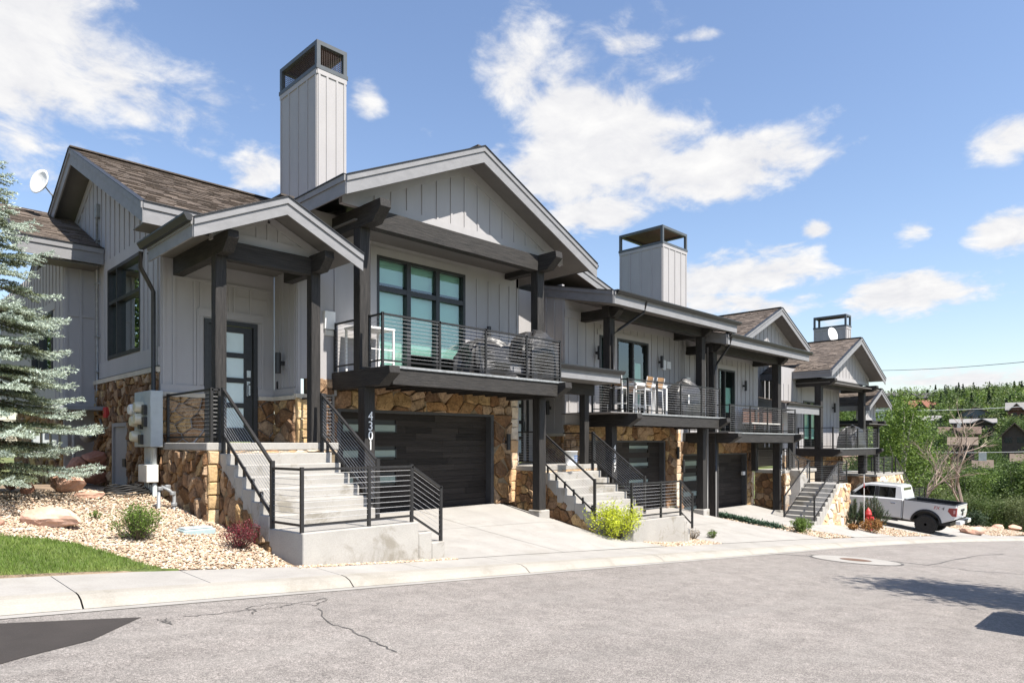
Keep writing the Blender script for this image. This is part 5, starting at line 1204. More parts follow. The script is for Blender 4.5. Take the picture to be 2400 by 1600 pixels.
# dish on the far chimney
dp = pY(1943, 788, 13.93); d = thing('satellite_dish', (dp.x, 14, dp.z - .4), 'white satellite dish fixed to the far chimney', 'satellite dish')
mb = MB(); nrm = Vector((-.35, -.9, .2)).normalized(); x_ = nrm.cross(_U).normalized(); y_ = x_.cross(nrm); rings = []
for r, dpt in ((.0, 0), (.2, .02), (.34, .07), (.35, .05), (.2, -.02)):
    rings.append([mb.pt(dp + x_ * r * cos(2 * pi * k / n) + y_ * r * 1.2 * sin(2 * pi * k / n) + nrm * (dpt + .2)) for k in range(n)])
for A, B in zip(rings, rings[1:]):
    for k in range(n): mb.f.append((A[k], A[(k + 1) % n], B[(k + 1) % n], B[k])); mb.a.append(None)
mb.build('reflector', 'white_paint', d, smooth=True); MB().tube([dp + nrm * .2, dp + Vector((0, .1, -.3))], .02, 6).build('arm', 'galv', d)
# bucket on landing two
q = pZ(1342, 1090, ZL2); bk = thing('bucket', (q.x, q.y, ZL2), 'white plastic bucket standing on the upper landing beside the stone wall', 'bucket')
q.y += .05
MB().lathe((q.x, q.y, ZL2), [(.145, 0), (.17, .36), (.18, .36), (.18, .38), (.165, .38), (.14, .02)], 20).build('pail', 'white_paint', bk, smooth=True); MB().tube([(q.x + .175 * cos(t * pi / 8), q.y - .03 - .0 * t, ZL2 + .33 - .16 * sin(t * pi / 8)) for t in range(9)], .005, 5).build('bail_handle', 'steel', bk)
mat('ink_blue', (.05, .12, .3), .5)
mb = MB()
for k in range(4): mb.box(q.x - .09 + .01 * k, q.x + .07 - .02 * (k % 2), q.y - .172, q.y - .168, ZL2 + .24 - k * .05, ZL2 + .26 - k * .05)
mb.build('printed_label', 'ink_blue', bk)

# ================================================================== balcony furniture
mat('cover_black', (.028, .027, .027), .42, .25, 6, bump=.8, bscale=9, spec=.5)
mat('teak', (.34, .20, .10), .6, .25, 4, (1, 6, 6))
mat('cover_tan', (.16, .15, .13), .6, .2, 6, bump=.5, bscale=9)
def cover(name, label, c, sx, sy, sz, seed, bump=.06, mt='cover_black', top=.75, cat='grill', group=None, flare=0):
    rnd = random.Random(seed); mb = MB(); nu, nv = 40, 16; ph = [rnd.uniform(0, 6.28) for _ in range(12)]
    rows = []
    for j in range(nv + 1):
        v = j / nv; row = []
        for i in range(nu):
            t = 2 * pi * i / nu; ct, st_ = cos(t), sin(t)
            ex = .42; bxx = (abs(ct) ** ex) * (1 if ct > 0 else -1); byy = (abs(st_) ** ex) * (1 if st_ > 0 else -1)
            if v < .72: s = 1 - .10 * (v / .72) ** 3 + flare * (1 - v); zz = v / .72 * top
            else:
                q = (v - .72) / .28; s = .90 * (1 - q ** 1.6) + .02; zz = top + (1 - top) * sin(q * pi / 2)
            fold = sin(9 * t + ph[0] + 3 * v) * .5 + sin(17 * t + ph[1] - 4 * v) * .35 + sin(5 * t + ph[2]) * sin(7 * v + ph[3])
            f = 1 + bump * fold * (1.2 - v) * (1 if v > .02 else 1.3) / max(sx, sy) * .6
            hz = .05 * sin(3 * t + ph[4]) * (v > .4) * sz + (.06 * sx * ct * (v > .6))
            row.append(mb.pt((c[0] + bxx * sx * s * f, c[1] + byy * sy * s * f, c[2] + zz * sz + hz + rnd.uniform(-.012, .012))))
        rows.append(row)
    for A, B in zip(rows, rows[1:]):
        for i in range(nu): mb.f.append((A[i], A[(i + 1) % nu], B[(i + 1) % nu], B[i])); mb.a.append(None)
    mb.f.append(tuple(rows[-1])); mb.a.append(None)
    o = mb.build(name, mt, None, smooth=False); tag(o, label, cat, group); return o
cover('covered_chair', 'low black covered patio chair next to the balcony door', (pY(1132, 850, 11.4).x, 11.4, ZD + .036), .60, .40, .86, 1, .16, cat='covered chair')
cover('covered_grill', 'tall black covered grill at the railing end of the first balcony', (pY(1252, 850, 11.4).x, 11.45, ZD + .036), .60, .40, 1.22, 2, .18)
cover('covered_grill', 'black covered grill with white tag on the balcony with the wooden chairs', (za(1770, 1250, 12.2).x, 12.25, ZD2 + .036), .78, .45, 1.22, 3, .05, top=.6)
q = za(1812, 1275, 11.78); tagw = MB().box(q.x - .03, q.x + .03, 11.74, 11.745, ZD2 + .45, ZD2 + .75).build('paper_tag', 'white_paint', bpy.data.objects['covered_grill.001'])
cover('covered_grill', 'black covered grill on the balcony of the far house', (zc(1790, 1400, 12.4).x - .2, 12.4, ZD4 + .036), .95, .5, 1.12, 4, .08, top=.62)
# white metal rack on balcony one
t = thing('patio_bar_table', (7.9, 12.2, ZD), 'white metal bar table behind the first balcony railing', 'table')
tx0, tx1, ty0, ty1 = 7.62, 8.42, 11.95, 12.5; zt_ = ZD + .036
MB().box(tx0 - .03, tx1 + .03, ty0 - .03, ty1 + .03, zt_ + .88, zt_ + .92).build('tabletop', 'white_paint', t)
for x in (tx0, tx1):
    for y in (ty0, ty1): MB().box(x - .02, x + .02, y - .02, y + .02, zt_, zt_ + .88).build('leg', 'white_paint', t)
for z in (.2, .45): MB().box(tx0, tx1, ty0 - .012, ty0 + .012, zt_ + z, zt_ + z + .02).build('stretcher', 'white_paint', t)
# wooden bar chairs and table on balcony two
def bar_chair(x, y, rz, label):
    t = thing('bar_chair', (0, 0, 0), label, 'chair', 'bar chairs on the second balcony')
    w_, d_ = .22, .21
    for sx in (-1, 1):
        MB().tube([(sx * w_, -d_, 0), (sx * w_, -d_ + .03, .75), (sx * w_, -d_ - .05, 1.12)], .017, 6).build('leg', 'white_paint', t); MB().tube([(sx * w_, d_, 0), (sx * w_, d_ - .02, .75)], .017, 6).build('leg', 'white_paint', t)
    MB().box(-w_, w_, -d_, d_, .73, .76).build('seat', 'white_paint', t); MB().box(-w_, w_, d_ - .05, d_ - .02, .28, .31).build('footrest', 'white_paint', t)
    for k in range(4): MB().hexa([(-w_ + .02, -d_ + .03 - k * .018, .80 + k * .085), (w_ - .02, -d_ + .03 - k * .018, .80 + k * .085), (w_ - .02, -d_ + .05 - k * .018, .80 + k * .085), (-w_ + .02, -d_ + .05 - k * .018, .80 + k * .085), (-w_ + .02, -d_ + .015 - k * .018, .875 + k * .085), (w_ - .02, -d_ + .015 - k * .018, .875 + k * .085), (w_ - .02, -d_ + .035 - k * .018, .875 + k * .085), (-w_ + .02, -d_ + .035 - k * .018, .875 + k * .085)]).build('back_slat', 'teak', t)
    for k in range(4): MB().box(-w_ + .01, w_ - .01, -d_ + .02 + k * .1, -d_ + .10 + k * .1, .762, .775).build('seat_slat', 'teak', t)
    t.location = (x, y, ZD2 + .036); t.rotation_euler = (0, 0, rz); return t
zf = ZD2 + .036
c0 = za(1190, 1360, 11.9); bar_chair(c0.x, 12.0, radians(-75), 'wooden bar chair turned sideways next to the black post')
c1 = za(1410, 1370, 11.75); bar_chair(c1.x, 11.8, radians(8), 'wooden bar chair pulled up to the middle of the white bar table')
c2 = za(1510, 1370, 11.75); bar_chair(c2.x, 11.8, radians(3), 'wooden bar chair tucked in beside the covered grill end of the table')
bar_chair(c2.x + .45, 12.75, radians(178), 'wooden bar chair on the wall side of the white bar table')
t = thing('bar_table', (c1.x + .2, 12.3, zf), 'white metal bar table with slatted wooden top on the second balcony', 'table')
a, b = za(1330, 0, 12.1).x, za(1612, 0, 12.1).x
for x in (a, b):
    for y in (12.1, 12.6): MB().box(x - .03, x + .03, y - .03, y + .03, zf, zf + .96).build('leg', 'white_paint', t)
mb = MB(); mb.box(a - .03, b + .03, 12.07, 12.10, zf + .9, zf + .99); mb.box(a - .03, b + .03, 12.6, 12.63, zf + .9, zf + .99); mb.box(a - .03, a, 12.1, 12.6, zf + .9, zf + .99); mb.box(b, b + .03, 12.1, 12.6, zf + .9, zf + .99); mb.build('frame', 'white_paint', t)
for k in range(5): MB().box(a, b, 12.11 + k * .1, 12.20 + k * .1, zf + .97, zf + .995).build('top_slat', 'teak', t)
# balcony three: low table and bench
zf = ZD3 + .036; t = thing('patio_bench', (26, 12.6, zf), 'dark wooden bench against the wall of the third balcony', 'bench')
a, b = zc(720, 0, 12.6).x, zc(1030, 0, 12.6).x
mat('dark_wood', (.085, .045, .032), .6, .3, 4, (1, 5, 5))
for k in range(5): MB().box(a, b, 12.95, 12.98, zf + .45 + k * .12, zf + .55 + k * .12).build('back_slat', 'dark_wood', t)
MB().box(a, b, 12.45, 12.95, zf + .38, zf + .43).build('seat', 'dark_wood', t)
for x in (a + .05, b - .1):
    for y in (12.48, 12.9): MB().box(x, x + .05, y, y + .05, zf, zf + .38).build('leg', 'dark_wood', t)
t = thing('low_table', (25, 12.1, zf), 'low pale topped table in front of the dark bench', 'table'); a, b = zc(705, 0, 12.0).x, zc(1000, 0, 12.0).x
MB().box(a, b, 11.9, 12.3, zf + .36, zf + .40).build('tabletop', 'cream', t)
for x in (a + .04, b - .08):
    for y in (11.93, 12.24): MB().box(x, x + .04, y, y + .04, zf, zf + .36).build('leg', 'black_metal', t)

# ================================================================== planting
def np_mesh(name, V, k, tone, mt, extra=None):
    """V: (n*k,3) vertices of n k-gons"""
    n = len(V) // k; m = bpy.data.meshes.new(name)
    m.vertices.add(len(V)); m.vertices.foreach_set('co', np.asarray(V, dtype=np.float32).ravel())
    m.loops.add(n * k); m.loops.foreach_set('vertex_index', np.arange(n * k, dtype=np.int32))
    m.polygons.add(n); m.polygons.foreach_set('loop_start', np.arange(0, n * k, k, dtype=np.int32)); m.polygons.foreach_set('loop_total', np.full(n, k, dtype=np.int32))
    at = m.attributes.new('tone', 'FLOAT', 'FACE'); at.data.foreach_set('value', np.asarray(tone, dtype=np.float32))
    m.update(); m.validate(); m.materials.append(MAT[mt]); return m
RNG = np.random.default_rng(5)
def leaves(P, size, RNG=RNG, flat=.35, aspect=.6):
    """one leaf-shaped quad at each point"""
    n = len(P); N = RNG.normal(size=(n, 3)); N[:, 2] = np.abs(N[:, 2]) + flat; N /= np.linalg.norm(N, axis=1)[:, None]
    A = np.cross(N, RNG.normal(size=(n, 3))); A /= np.linalg.norm(A, axis=1)[:, None]; B = np.cross(N, A)
    s = size * RNG.uniform(.6, 1.3, n)[:, None]
    return np.stack([P - A * s, P - B * s * aspect, P + A * s, P + B * s * aspect], 1).reshape(-1, 3)
GREEN = [(.034, .060, .015), (.076, .124, .028), (.145, .205, .052)]
mat('leaf', None, .6, .12, 3, attr='tone', ramp=GREEN, trans=.35)
mat('leaf_bright', None, .6, .12, 3, attr='tone', ramp=[(.056, .098, .016), (.115, .185, .030), (.21, .295, .06)], trans=.35)
mat('leaf_olive', None, .6, .12, 3, attr='tone', ramp=[(.055, .072, .024), (.105, .135, .045), (.19, .22, .08)], trans=.3)
mat('leaf_dark', None, .65, .12, 3, attr='tone', ramp=[(.012, .028, .012), (.026, .05, .02), (.05, .08, .03)], trans=.2)
mat('leaf_yellow', None, .55, .1, 3, attr='tone', ramp=[(.30, .36, .02), (.50, .56, .03), (.66, .70, .08)], trans=.35)
mat('leaf_red', None, .55, .15, 3, attr='tone', ramp=[(.06, .008, .012), (.15, .018, .03), (.27, .05, .06)], trans=.3)
mat('leaf_blue', None, .6, .12, 3, attr='tone', ramp=[(.085, .085, .016), (.21, .255, .17), (.52, .60, .53)], trans=.15)
mat('leaf_orange', None, .6, .15, 3, attr='tone', ramp=[(.16, .07, .02), (.26, .12, .03), (.33, .2, .06)], trans=.25)
mat('dry_grass', None, .7, .15, 3, attr='tone', ramp=[(.16, .11, .06), (.30, .22, .12), (.42, .33, .2)], trans=.25)
mat('grass', None, .6, .12, 3, attr='tone', ramp=[(.07, .125, .015), (.125, .20, .028), (.23, .28, .07)], trans=.3)
mat('leaf_pine', None, .6, .12, 3, attr='tone', ramp=[(.02, .045, .018), (.04, .08, .03), (.085, .13, .045)], trans=.15)
mat('leaf_juniper', None, .6, .12, 3, attr='tone', ramp=[(.022, .05, .030), (.05, .10, .06), (.10, .16, .10)], trans=.15)
mat('bark', (.12, .095, .07), .9, .3, 8, (1, 1, .2), bump=.7, bscale=20)
mat('bark_pale', (.38, .35, .29), .85, .3, 6, (1, 1, .3), bump=.4, bscale=20)
mat('bark_dead', (.27, .21, .17), .9, .2, 8)

def clumps(n, rx, ry, rz, cz, rng, shell=.55, zpow=1.0):
    d = rng.normal(size=(n, 3)); d /= np.linalg.norm(d, axis=1)[:, None]; r = (shell + (1 - shell) * rng.random(n)) ** .7
    return d * r[:, None] * np.array([rx, ry, rz]) + np.array([0, 0, cz])
def tree_meshes(kind, seed, h, rad, nclump, nleaf, leaf, mt, crown0=.22, cone=0.):
    rng = np.random.default_rng(seed)
    C = clumps(nclump, rad, rad, h * (1 - crown0) / 2, h * (1 + crown0) / 2, rng)
    t = (C[:, 2] / h - crown0) / (1 - crown0); k = 1 - cone * np.clip(t, 0, 1); C[:, 0] *= k; C[:, 1] *= k
    C[:, :2] += rng.normal(scale=rad * .12, size=(nclump, 2))
    ct = rng.normal(.5, .17, nclump); cr = rad * rng.uniform(.16, .34, nclump)
    P = np.repeat(C, nleaf, 0) + np.clip(rng.normal(size=(nclump * nleaf, 3)), -1.9, 1.9) * np.repeat(cr, nleaf)[:, None] * np.array([1, 1, .75])
    T = np.clip(np.repeat(ct, nleaf) + rng.normal(0, .16, nclump * nleaf), 0.02, .98)
    crown = np_mesh('crown', leaves(P, leaf, rng), 4, T, mt)
    mb = MB(); rnd = random.Random(seed); top = h * .88
    mb.tube([(0, 0, -.3), (.04 * h * rnd.uniform(-.3, .3), .02 * h * rnd.uniform(-.5, .5), h * .4), (0, 0, top)], [h * .022, h * .015, h * .004], 7)
    for i in range(10):
        z0 = h * (crown0 * .7 + .6 * i / 10); c = C[rnd.randrange(nclump)]
        mb.tube([(0, 0, z0), (c[0] * .5, c[1] * .5, (z0 + c[2]) / 2 + .05 * h), tuple(c)], [h * .008, h * .005, h * .002], 5)
    trunk = mb.mesh('trunk')
    return trunk, crown
TREES = {}
def tree_kind(key, *a, bark='bark', **k):
    t, c = tree_meshes(key, *a, **k); t.materials.append(MAT[bark]); TREES[key] = (t, c)
def plant_tree(key, loc, s, rz, name, label, cat='tree', group=None, sz=1.):
    t, c = TREES[key]; r = thing(name, loc, label, cat, group); r.scale = (s, s, s * sz); r.rotation_euler = (0, 0, rz)
    for nm, m in (('trunk', t), ('crown', c)):
        o = bpy.data.objects.new(nm, m); COL.objects.link(o); o.parent = r
    return r

# ---------------- rocks
def rock(name, c, sx, sy, sz, seed, label, mt='redrock', rz=0., group='red sandstone boulders', rough=.18, flat=.0):
    rnd = random.Random(seed); bm = bmesh.new(); bmesh.ops.create_icosphere(bm, subdivisions=3, radius=1)
    dirs = [(Vector((rnd.gauss(0, 1), rnd.gauss(0, 1), rnd.gauss(0, 1))).normalized(), rnd.uniform(.48, .86)) for _ in range(20)]
    for v in bm.verts:
        p = v.co.copy()
        for d, r in dirs:
            e = p.dot(d) - r
            if e > 0: p -= d * e * .9
        p += p.normalized() * rnd.uniform(-.045, .045); v.co = p
    R = Matrix.Rotation(rz, 4, 'Z')
    for v in bm.verts: v.co = Vector(c) + R @ Vector((v.co.x * sx, v.co.y * sy, v.co.z * sz))
    m = bpy.data.meshes.new(name); bm.to_mesh(m); bm.free()
    o = link(name, m, mt); return tag(o, label, 'rock', group)
def rock_px(x, y, w, h, seed, label, mt='redrock', sy=.6, sink=.3, dz=0.):      # (x, y) = bottom centre in the photo, w, h = size in photo pixels
    p = pGar(x, y); k = p.dot(_F) / FPX; sx = w * k / 2; szz = h * k / (2 - sink) * 1.15
    return rock('boulder', (p.x + .2 * sx, p.y + sx * sy * .5, p.z + dz + szz * (1 - sink)), sx * 1.12, sx * sy, szz, seed, label, mt, rz=radians(-45))
rock_px(118, 1238, 150, 46, 1, 'broad flat pink sandstone boulder half sunk in the gravel', sy=.55)
rock_px(148, 1156, 92, 46, 2, 'rounded pink sandstone boulder under the spruce branches', sy=.7)
rock_px(-5, 1232, 32, 22, 3, 'small pink sandstone rock at the edge of the gravel bed')
for i, (x, y, w, h, lb) in enumerate(((222, 1153, 78, 18, 'lowest flat red slab of the stacked stone wall'), (221, 1137, 74, 34, 'second red slab up in the stacked stone wall'), (214, 1106, 70, 24, 'thin third red slab in the stacked stone wall'), (222, 1090, 60, 36, 'topmost red block of the stacked stone wall'), (180, 1112, 44, 40, 'red block leaning at the left of the stacked stone wall'))):
    p = pW(x, y - h / 2, 14.9 if i < 4 else 14.7); k = 14.9 / FPX
    rock('wall_rock', p, w * k * .58, .35, h * k * .56, 20 + i, lb, 'redrock_dark', rz=radians(-40), group='stacked red wall stones')
rock_px(60, 1160, 40, 30, 7, 'red rock behind the spruce trunk', 'redrock_dark'); rock_px(20, 1150, 50, 36, 8, 'dark red rock left of the spruce trunk', 'redrock_dark')
rock_px(205, 1167, 86, 18, 9, 'low pink slab lying in front of the stacked stone wall', sy=.5)
rock_px(2292, 1254, 70, 20, 10, 'long pale pink boulder on the gravel behind the truck', sy=.5); rock_px(2345, 1243, 40, 14, 11, 'small pink boulder further along the far gravel bank'); rock_px(2385, 1243, 44, 12, 12, 'low pink boulder at the far gravel bank edge')

# ---------------- lawn
EDGE = [(p.x, p.y) for p in (pGar(*q) for q in ((-700, 1225), (-300, 1245), (0, 1256), (90, 1262), (175, 1275), (260, 1297), (345, 1325), (400, 1338), (440, 1344)))]
def lawn_y(x): return interp(x, EDGE)
LX = EDGE[-1][0]
lx = lin(-14, LX - .02, 90)
mb = MB()
for a, b in zip(lx, lx[1:]):
    for k in range(6):
        q = []
        for x, t in ((a, k / 6), (b, k / 6), (b, (k + 1) / 6), (a, (k + 1) / 6)):
            y = yin(x) - .015 + (max(lawn_y(x), yin(x) + .01) - yin(x) + .015) * t; q.append((x, y, zgar(x, y) + .012 if t > 0 else zwalk(x) - .02))
        mb.poly(q)
lw = structure(mb.build('lawn', 'lawn_soil', None, smooth=True))
n = 60000; x = RNG.uniform(-3.2, LX, n); t = RNG.random(n); y0 = np.array([yin(v) for v in x]); y1 = np.array([lawn_y(v) for v in x]); ok = (y1 - y0) * 1.0 > RNG.random(n) * 2.6; x, t, y0, y1 = x[ok], t[ok], y0[ok], y1[ok]
y = y0 + (y1 - y0 + .03) * t; z = np.array([zgar(a, b) for a, b in zip(x, y)]) + .01
h = RNG.uniform(.025, .055, len(x)); ang = RNG.uniform(0, 6.28, len(x)); w = .0042; lean = RNG.normal(0, .018, (len(x), 2))
P = np.stack([x, y, z], 1); dx = np.stack([np.cos(ang) * w, np.sin(ang) * w, 0 * x], 1); tip = np.stack([lean[:, 0], lean[:, 1], h], 1)
V = np.stack([P - dx, P + dx, P + tip], 1).reshape(-1, 3)
edge = np.clip(((y - y0) / .12), 0, 1)
tone = np.clip(RNG.normal(.5, .2, len(x)) + .12 * np.sin(x * 5 + y * 3) + (1 - edge) * .35, 0, .99)
m = np_mesh('grass', V, 3, tone, 'grass'); o = bpy.data.objects.new('grass', m); COL.objects.link(o); tag(o, 'short green lawn grass at the corner of the pavement', 'grass', kind='stuff')

# ---------------- gravel
def pebbles(name, pts, smin, smax, label, seed):
    rng = np.random.default_rng(seed); P = np.array(pts); n = len(P)
    base = np.array([(1, 0, 0), (0, 1, 0), (-1, 0, 0), (0, -1, 0), (0, 0, 1), (0, 0, -1)], float)
    s = rng.uniform(smin, smax, n)
    S = np.stack([s * rng.uniform(.8, 1.3, n), s * rng.uniform(.6, 1, n), s * rng.uniform(.4, .75, n)], 1); a = rng.uniform(0, 6.28, n)
    V = base[None] * (1 + rng.normal(0, .16, (n, 6, 1))) * S[:, None]
    c_, s_ = np.cos(a)[:, None], np.sin(a)[:, None]; X = V[..., 0] * c_ - V[..., 1] * s_; Y = V[..., 0] * s_ + V[..., 1] * c_
    V = np.stack([X, Y, V[..., 2] + (X * rng.normal(0, .3, (n, 1)))], 2) + P[:, None]
    F = np.array([(0, 1, 4), (1, 2, 4), (2, 3, 4), (3, 0, 4), (1, 0, 5), (2, 1, 5), (3, 2, 5), (0, 3, 5)])
    T = V[:, F].reshape(-1, 3); tone = np.repeat(rng.random(n), 8)
    m = np_mesh(name, T, 3, tone, 'gravel'); o = bpy.data.objects.new(name, m); COL.objects.link(o); tag(o, label, 'gravel', kind='stuff')
rnd = random.Random(3); pts = []
while len(pts) < 26000:
    x = rnd.uniform(-2.2, 4.5); y = rnd.uniform(8.6, 15.0)
    if y < yin(x) + .02: continue
    if x < LX and y < lawn_y(x) - .02: continue
    if y > 11.5 and x > 4.25: continue
    if rnd.random() > (1.0 if y < 12 else .55): continue
    pts.append((x, y, zgar(x, y) + rnd.uniform(-.012, .012)))
for i in range(900): pts.append((rnd.uniform(4.5, 7.3), 8.60 + rnd.uniform(-.05, .09), zwalk(5.8) - .08 * (0) + 0))
pts = [(a, b, (zwalk(a) + rnd.uniform(.0, .02)) if (a > 4.5 and b < 8.75) else c_) for a, b, c_ in pts]
pebbles('gravel', pts, .014, .031, 'pale tan gravel around the end house and spruce', 1)
pts = []
while len(pts) < 9000:
    x = rnd.uniform(12.75, 17.6); y = rnd.uniform(8.65, 12.0)
    t = (y - yin(x)) / (12.66 - yin(x))
    if t < 0 or x < 12.75 + 1.25 * (1 - t) ** 2 + .02 or x > 15.6 + 1.2 * (1 - t) + .0: continue
    pts.append((x, y, zgar(x, y) + rnd.uniform(-.01, .012)))
pebbles('gravel', pts, .018, .036, 'pale tan gravel around the yellow shrub and second stairs', 2)
pts = []
while len(pts) < 16000:
    x = rnd.uniform(22.4, 52); y = rnd.uniform(5, 12)
    if y < yin(x) + .05: continue
    t = (y - yin(x)) / (13.4 - yin(x))
    in3 = 23.1 + 3.2 * (1 - t) ** 1.4 < x < 28.1 + 1.9 * (1 - t); in4 = 33.2 + .6 * (1 - t) < x < 39.5 + .6 * (1 - t)
    if in3 or in4 or x < 22.4 + 1.4 * (1 - t): continue
    z = zgar(x, y) if x < 42 else zgar(42, y) + (zterr(x, y) - zterr(42, y)) * sst(x, 42, 46)
    pts.append((x, y, z + rnd.uniform(-.01, .015)))
pebbles('gravel', pts, .03, .06, 'pale gravel banks around the far driveways', 3)

# ---------------- shrubs
def shrub(name, px, base_y, w, h, mt, label, n=1400, leaf=.022, stems=14, seed=1, cat='shrub', up=.9, group=None, dy=.0, solid=.5, rnd_shape=0.):
    c = pGar(px, base_y); k = c.dot(_F) / FPX; R = w * k / 2; H = h * k; rng = np.random.default_rng(seed); c = c + Vector((.3 * R, .35 * R, 0)); c.z = zgar(c.x, c.y)
    r = thing(name, tuple(c), label, cat, group); mb = MB(); P = []
    for i in range(stems):
        a = rng.uniform(0, 6.28); q = rng.random() ** .6; e = np.array([cos(a) * R * q, sin(a) * R * q, H * (1 - .35 * q * q) * rng.uniform(.75, 1.05)])
        b = np.array([e[0] * .15, e[1] * .15, 0]); mid = (b + e) / 2 + np.array([e[0] * .18, e[1] * .18, -H * .03])
        mb.tube([Vector(b) + c, Vector(mid) + c, Vector(e) + c], [.006, .005, .002], 4, cap=False)
        m_ = int(n / stems); t = rng.random(m_) ** solid; t = .12 + .9 * t
        p = (1 - t)[:, None] ** 2 * b + 2 * ((1 - t) * t)[:, None] * mid + (t ** 2)[:, None] * e
        P.append(p + rng.normal(size=(m_, 3)) * R * .13)
    P = np.concatenate(P); P[:, 2] = np.abs(P[:, 2]); V = leaves(P, leaf, rng, flat=.1, aspect=.45) + np.array(c)
    o = np_mesh('foliage', V, 4, np.clip(rng.normal(.5, .24, len(P)), 0, .99), mt); o = bpy.data.objects.new('foliage', o); COL.objects.link(o); adopt(o, r)
    mb.build('stem', 'bark', r); return r
shrub('green_shrub', 311, 1270, 108, 82, 'leaf_bright', 'round leafy green shrub in the gravel in front of the end house', 3600, .017, 60, 1)
shrub('small_plant', 218, 1217, 30, 20, 'leaf_bright', 'tiny green plant between the pink boulder and the round shrub', 260, .014, 10, 2)
shrub('barberry_shrub', 558, 1290, 92, 66, 'leaf_red', 'dark red barberry shrub in the gravel beside the first stairs', 2600, .013, 44, 3)
shrub('yellow_shrub', 1450, 1266, 128, 84, 'leaf_yellow', 'bright yellow green shrub in front of the second stairs', 4200, .027, 46, 4)
shrub('red_shrub', 1396, 1244, 34, 32, 'leaf_red', 'small dull red shrub beside the bright yellow shrub', 500, .02, 14, 5)
shrub('fescue_tuft', 1542, 1260, 22, 18, 'leaf_blue', 'small blue grey grass tuft in the gravel by the second stairs', 300, .02, 20, 6, cat='grass')
shrub('dry_tuft', 1628, 1264, 36, 26, 'dry_grass', 'dry brown grass clump in front of the second stairs', 200, .02, 30, 7, cat='grass')
shrub('dry_tuft', 1671, 1262, 24, 22, 'leaf_bright', 'green grass tuft with dry stalks at the end of the gravel bed', 350, .022, 24, 8, cat='grass')
shrub('spirea_shrub', 1884, 1250, 46, 36, 'leaf_bright', 'rounded light green shrub between the third driveway and the stairs', 1800, .035, 30, 9)
shrub('orange_shrub', 2001, 1243, 26, 14, 'leaf_orange', 'low orange brown shrub beside the pale stone pier', 600, .035, 18, 10)
shrub('olive_shrub', 2050, 1250, 50, 34, 'leaf_orange', 'olive orange shrub around the foot of the red hydrant', 1100, .04, 20, 11)
shrub('juniper_bush', 2290, 1240, 80, 40, 'leaf_dark', 'dark green juniper spreading over the bank behind the truck', 2600, .06, 40, 12); shrub('green_bush', 2262, 1236, 36, 36, 'leaf_yellow', 'yellow green bush close behind the truck tailgate', 900, .05, 20, 13)
# mugo pines: upright candles of needles
def pine_bush(px, by, w, h, label, seed):
    c = pGar(px, by); k = c.dot(_F) / FPX; R = w * k / 2; H = h * k; rng = np.random.default_rng(seed); c = c + Vector((0, .6 * R, 0)); c.z = zgar(c.x, c.y)
    r = thing('mugo_pine', tuple(c), label, 'shrub', 'mugo pines by the hydrant'); V = []; T = []; mb = MB()
    for i in range(60):
        a = rng.uniform(0, 6.28); q = rng.random() ** .55; e = Vector((cos(a) * R * q, sin(a) * R * q, H * (1.05 - .6 * q * q) * rng.uniform(.7, 1.05))); b = Vector((e.x * .45, e.y * .45, e.z * .25))
        mb.tube([c + b * .3, c + b, c + e], .012, 4, cap=False); d = (e - b)
        for j in range(70):
            t = .25 + .78 * rng.random(); p = b + d * t; u = Vector(rng.normal(size=3)).normalized(); u = (u + d.normalized() * .9).normalized(); L_ = .13 * rng.uniform(.7, 1.2); s = u.cross(Vector((rng.normal(), rng.normal(), 1))).normalized() * .008
            V += [c + p - s, c + p + s, c + p + u * L_]; T.append(min(.99, max(0, rng.normal(.5, .22))))
    o = np_mesh('foliage', np.array([tuple(v) for v in V]), 3, T, 'leaf_pine'); o = bpy.data.objects.new('foliage', o); COL.objects.link(o); adopt(o, r); mb.build('stem', 'bark', r)
pine_bush(2022, 1238, 64, 62, 'dark green mugo pine between the stone pier and the red hydrant', 1); pine_bush(2070, 1246, 72, 74, 'dark green mugo pine on the truck side of the red hydrant', 2)
# creeping juniper along the third driveway
V = []; T = []; rng = np.random.default_rng(4)
jp = [pGar(x, y) for x, y in ((1655, 1206), (1700, 1212), (1745, 1222), (1790, 1232), (1842, 1241))]
gj = thing('creeping_juniper', tuple(jp[2]), 'creeping blue green juniper strip along the third driveway edge', 'ground cover')
for i in range(5200):
    f = rng.random() * (len(jp) - 1.001); a, b = jp[int(f)], jp[int(f) + 1]; p = a.lerp(b, f - int(f)) + Vector((rng.normal(0, .09), rng.normal(.25, .16), 0)); p.z = zgar(p.x, p.y) + abs(rng.normal(.04, .05))
    u = Vector((rng.normal(), rng.normal(), .7)).normalized() * .11; s = u.cross(_U).normalized() * .02; V += [p - s, p + s, p + u]; T.append(min(.99, max(0, rng.normal(.45, .22))))
o = np_mesh('foliage', np.array([tuple(v) for v in V]), 3, T, 'leaf_juniper'); o = bpy.data.objects.new('foliage', o); COL.objects.link(o); adopt(o, gj)


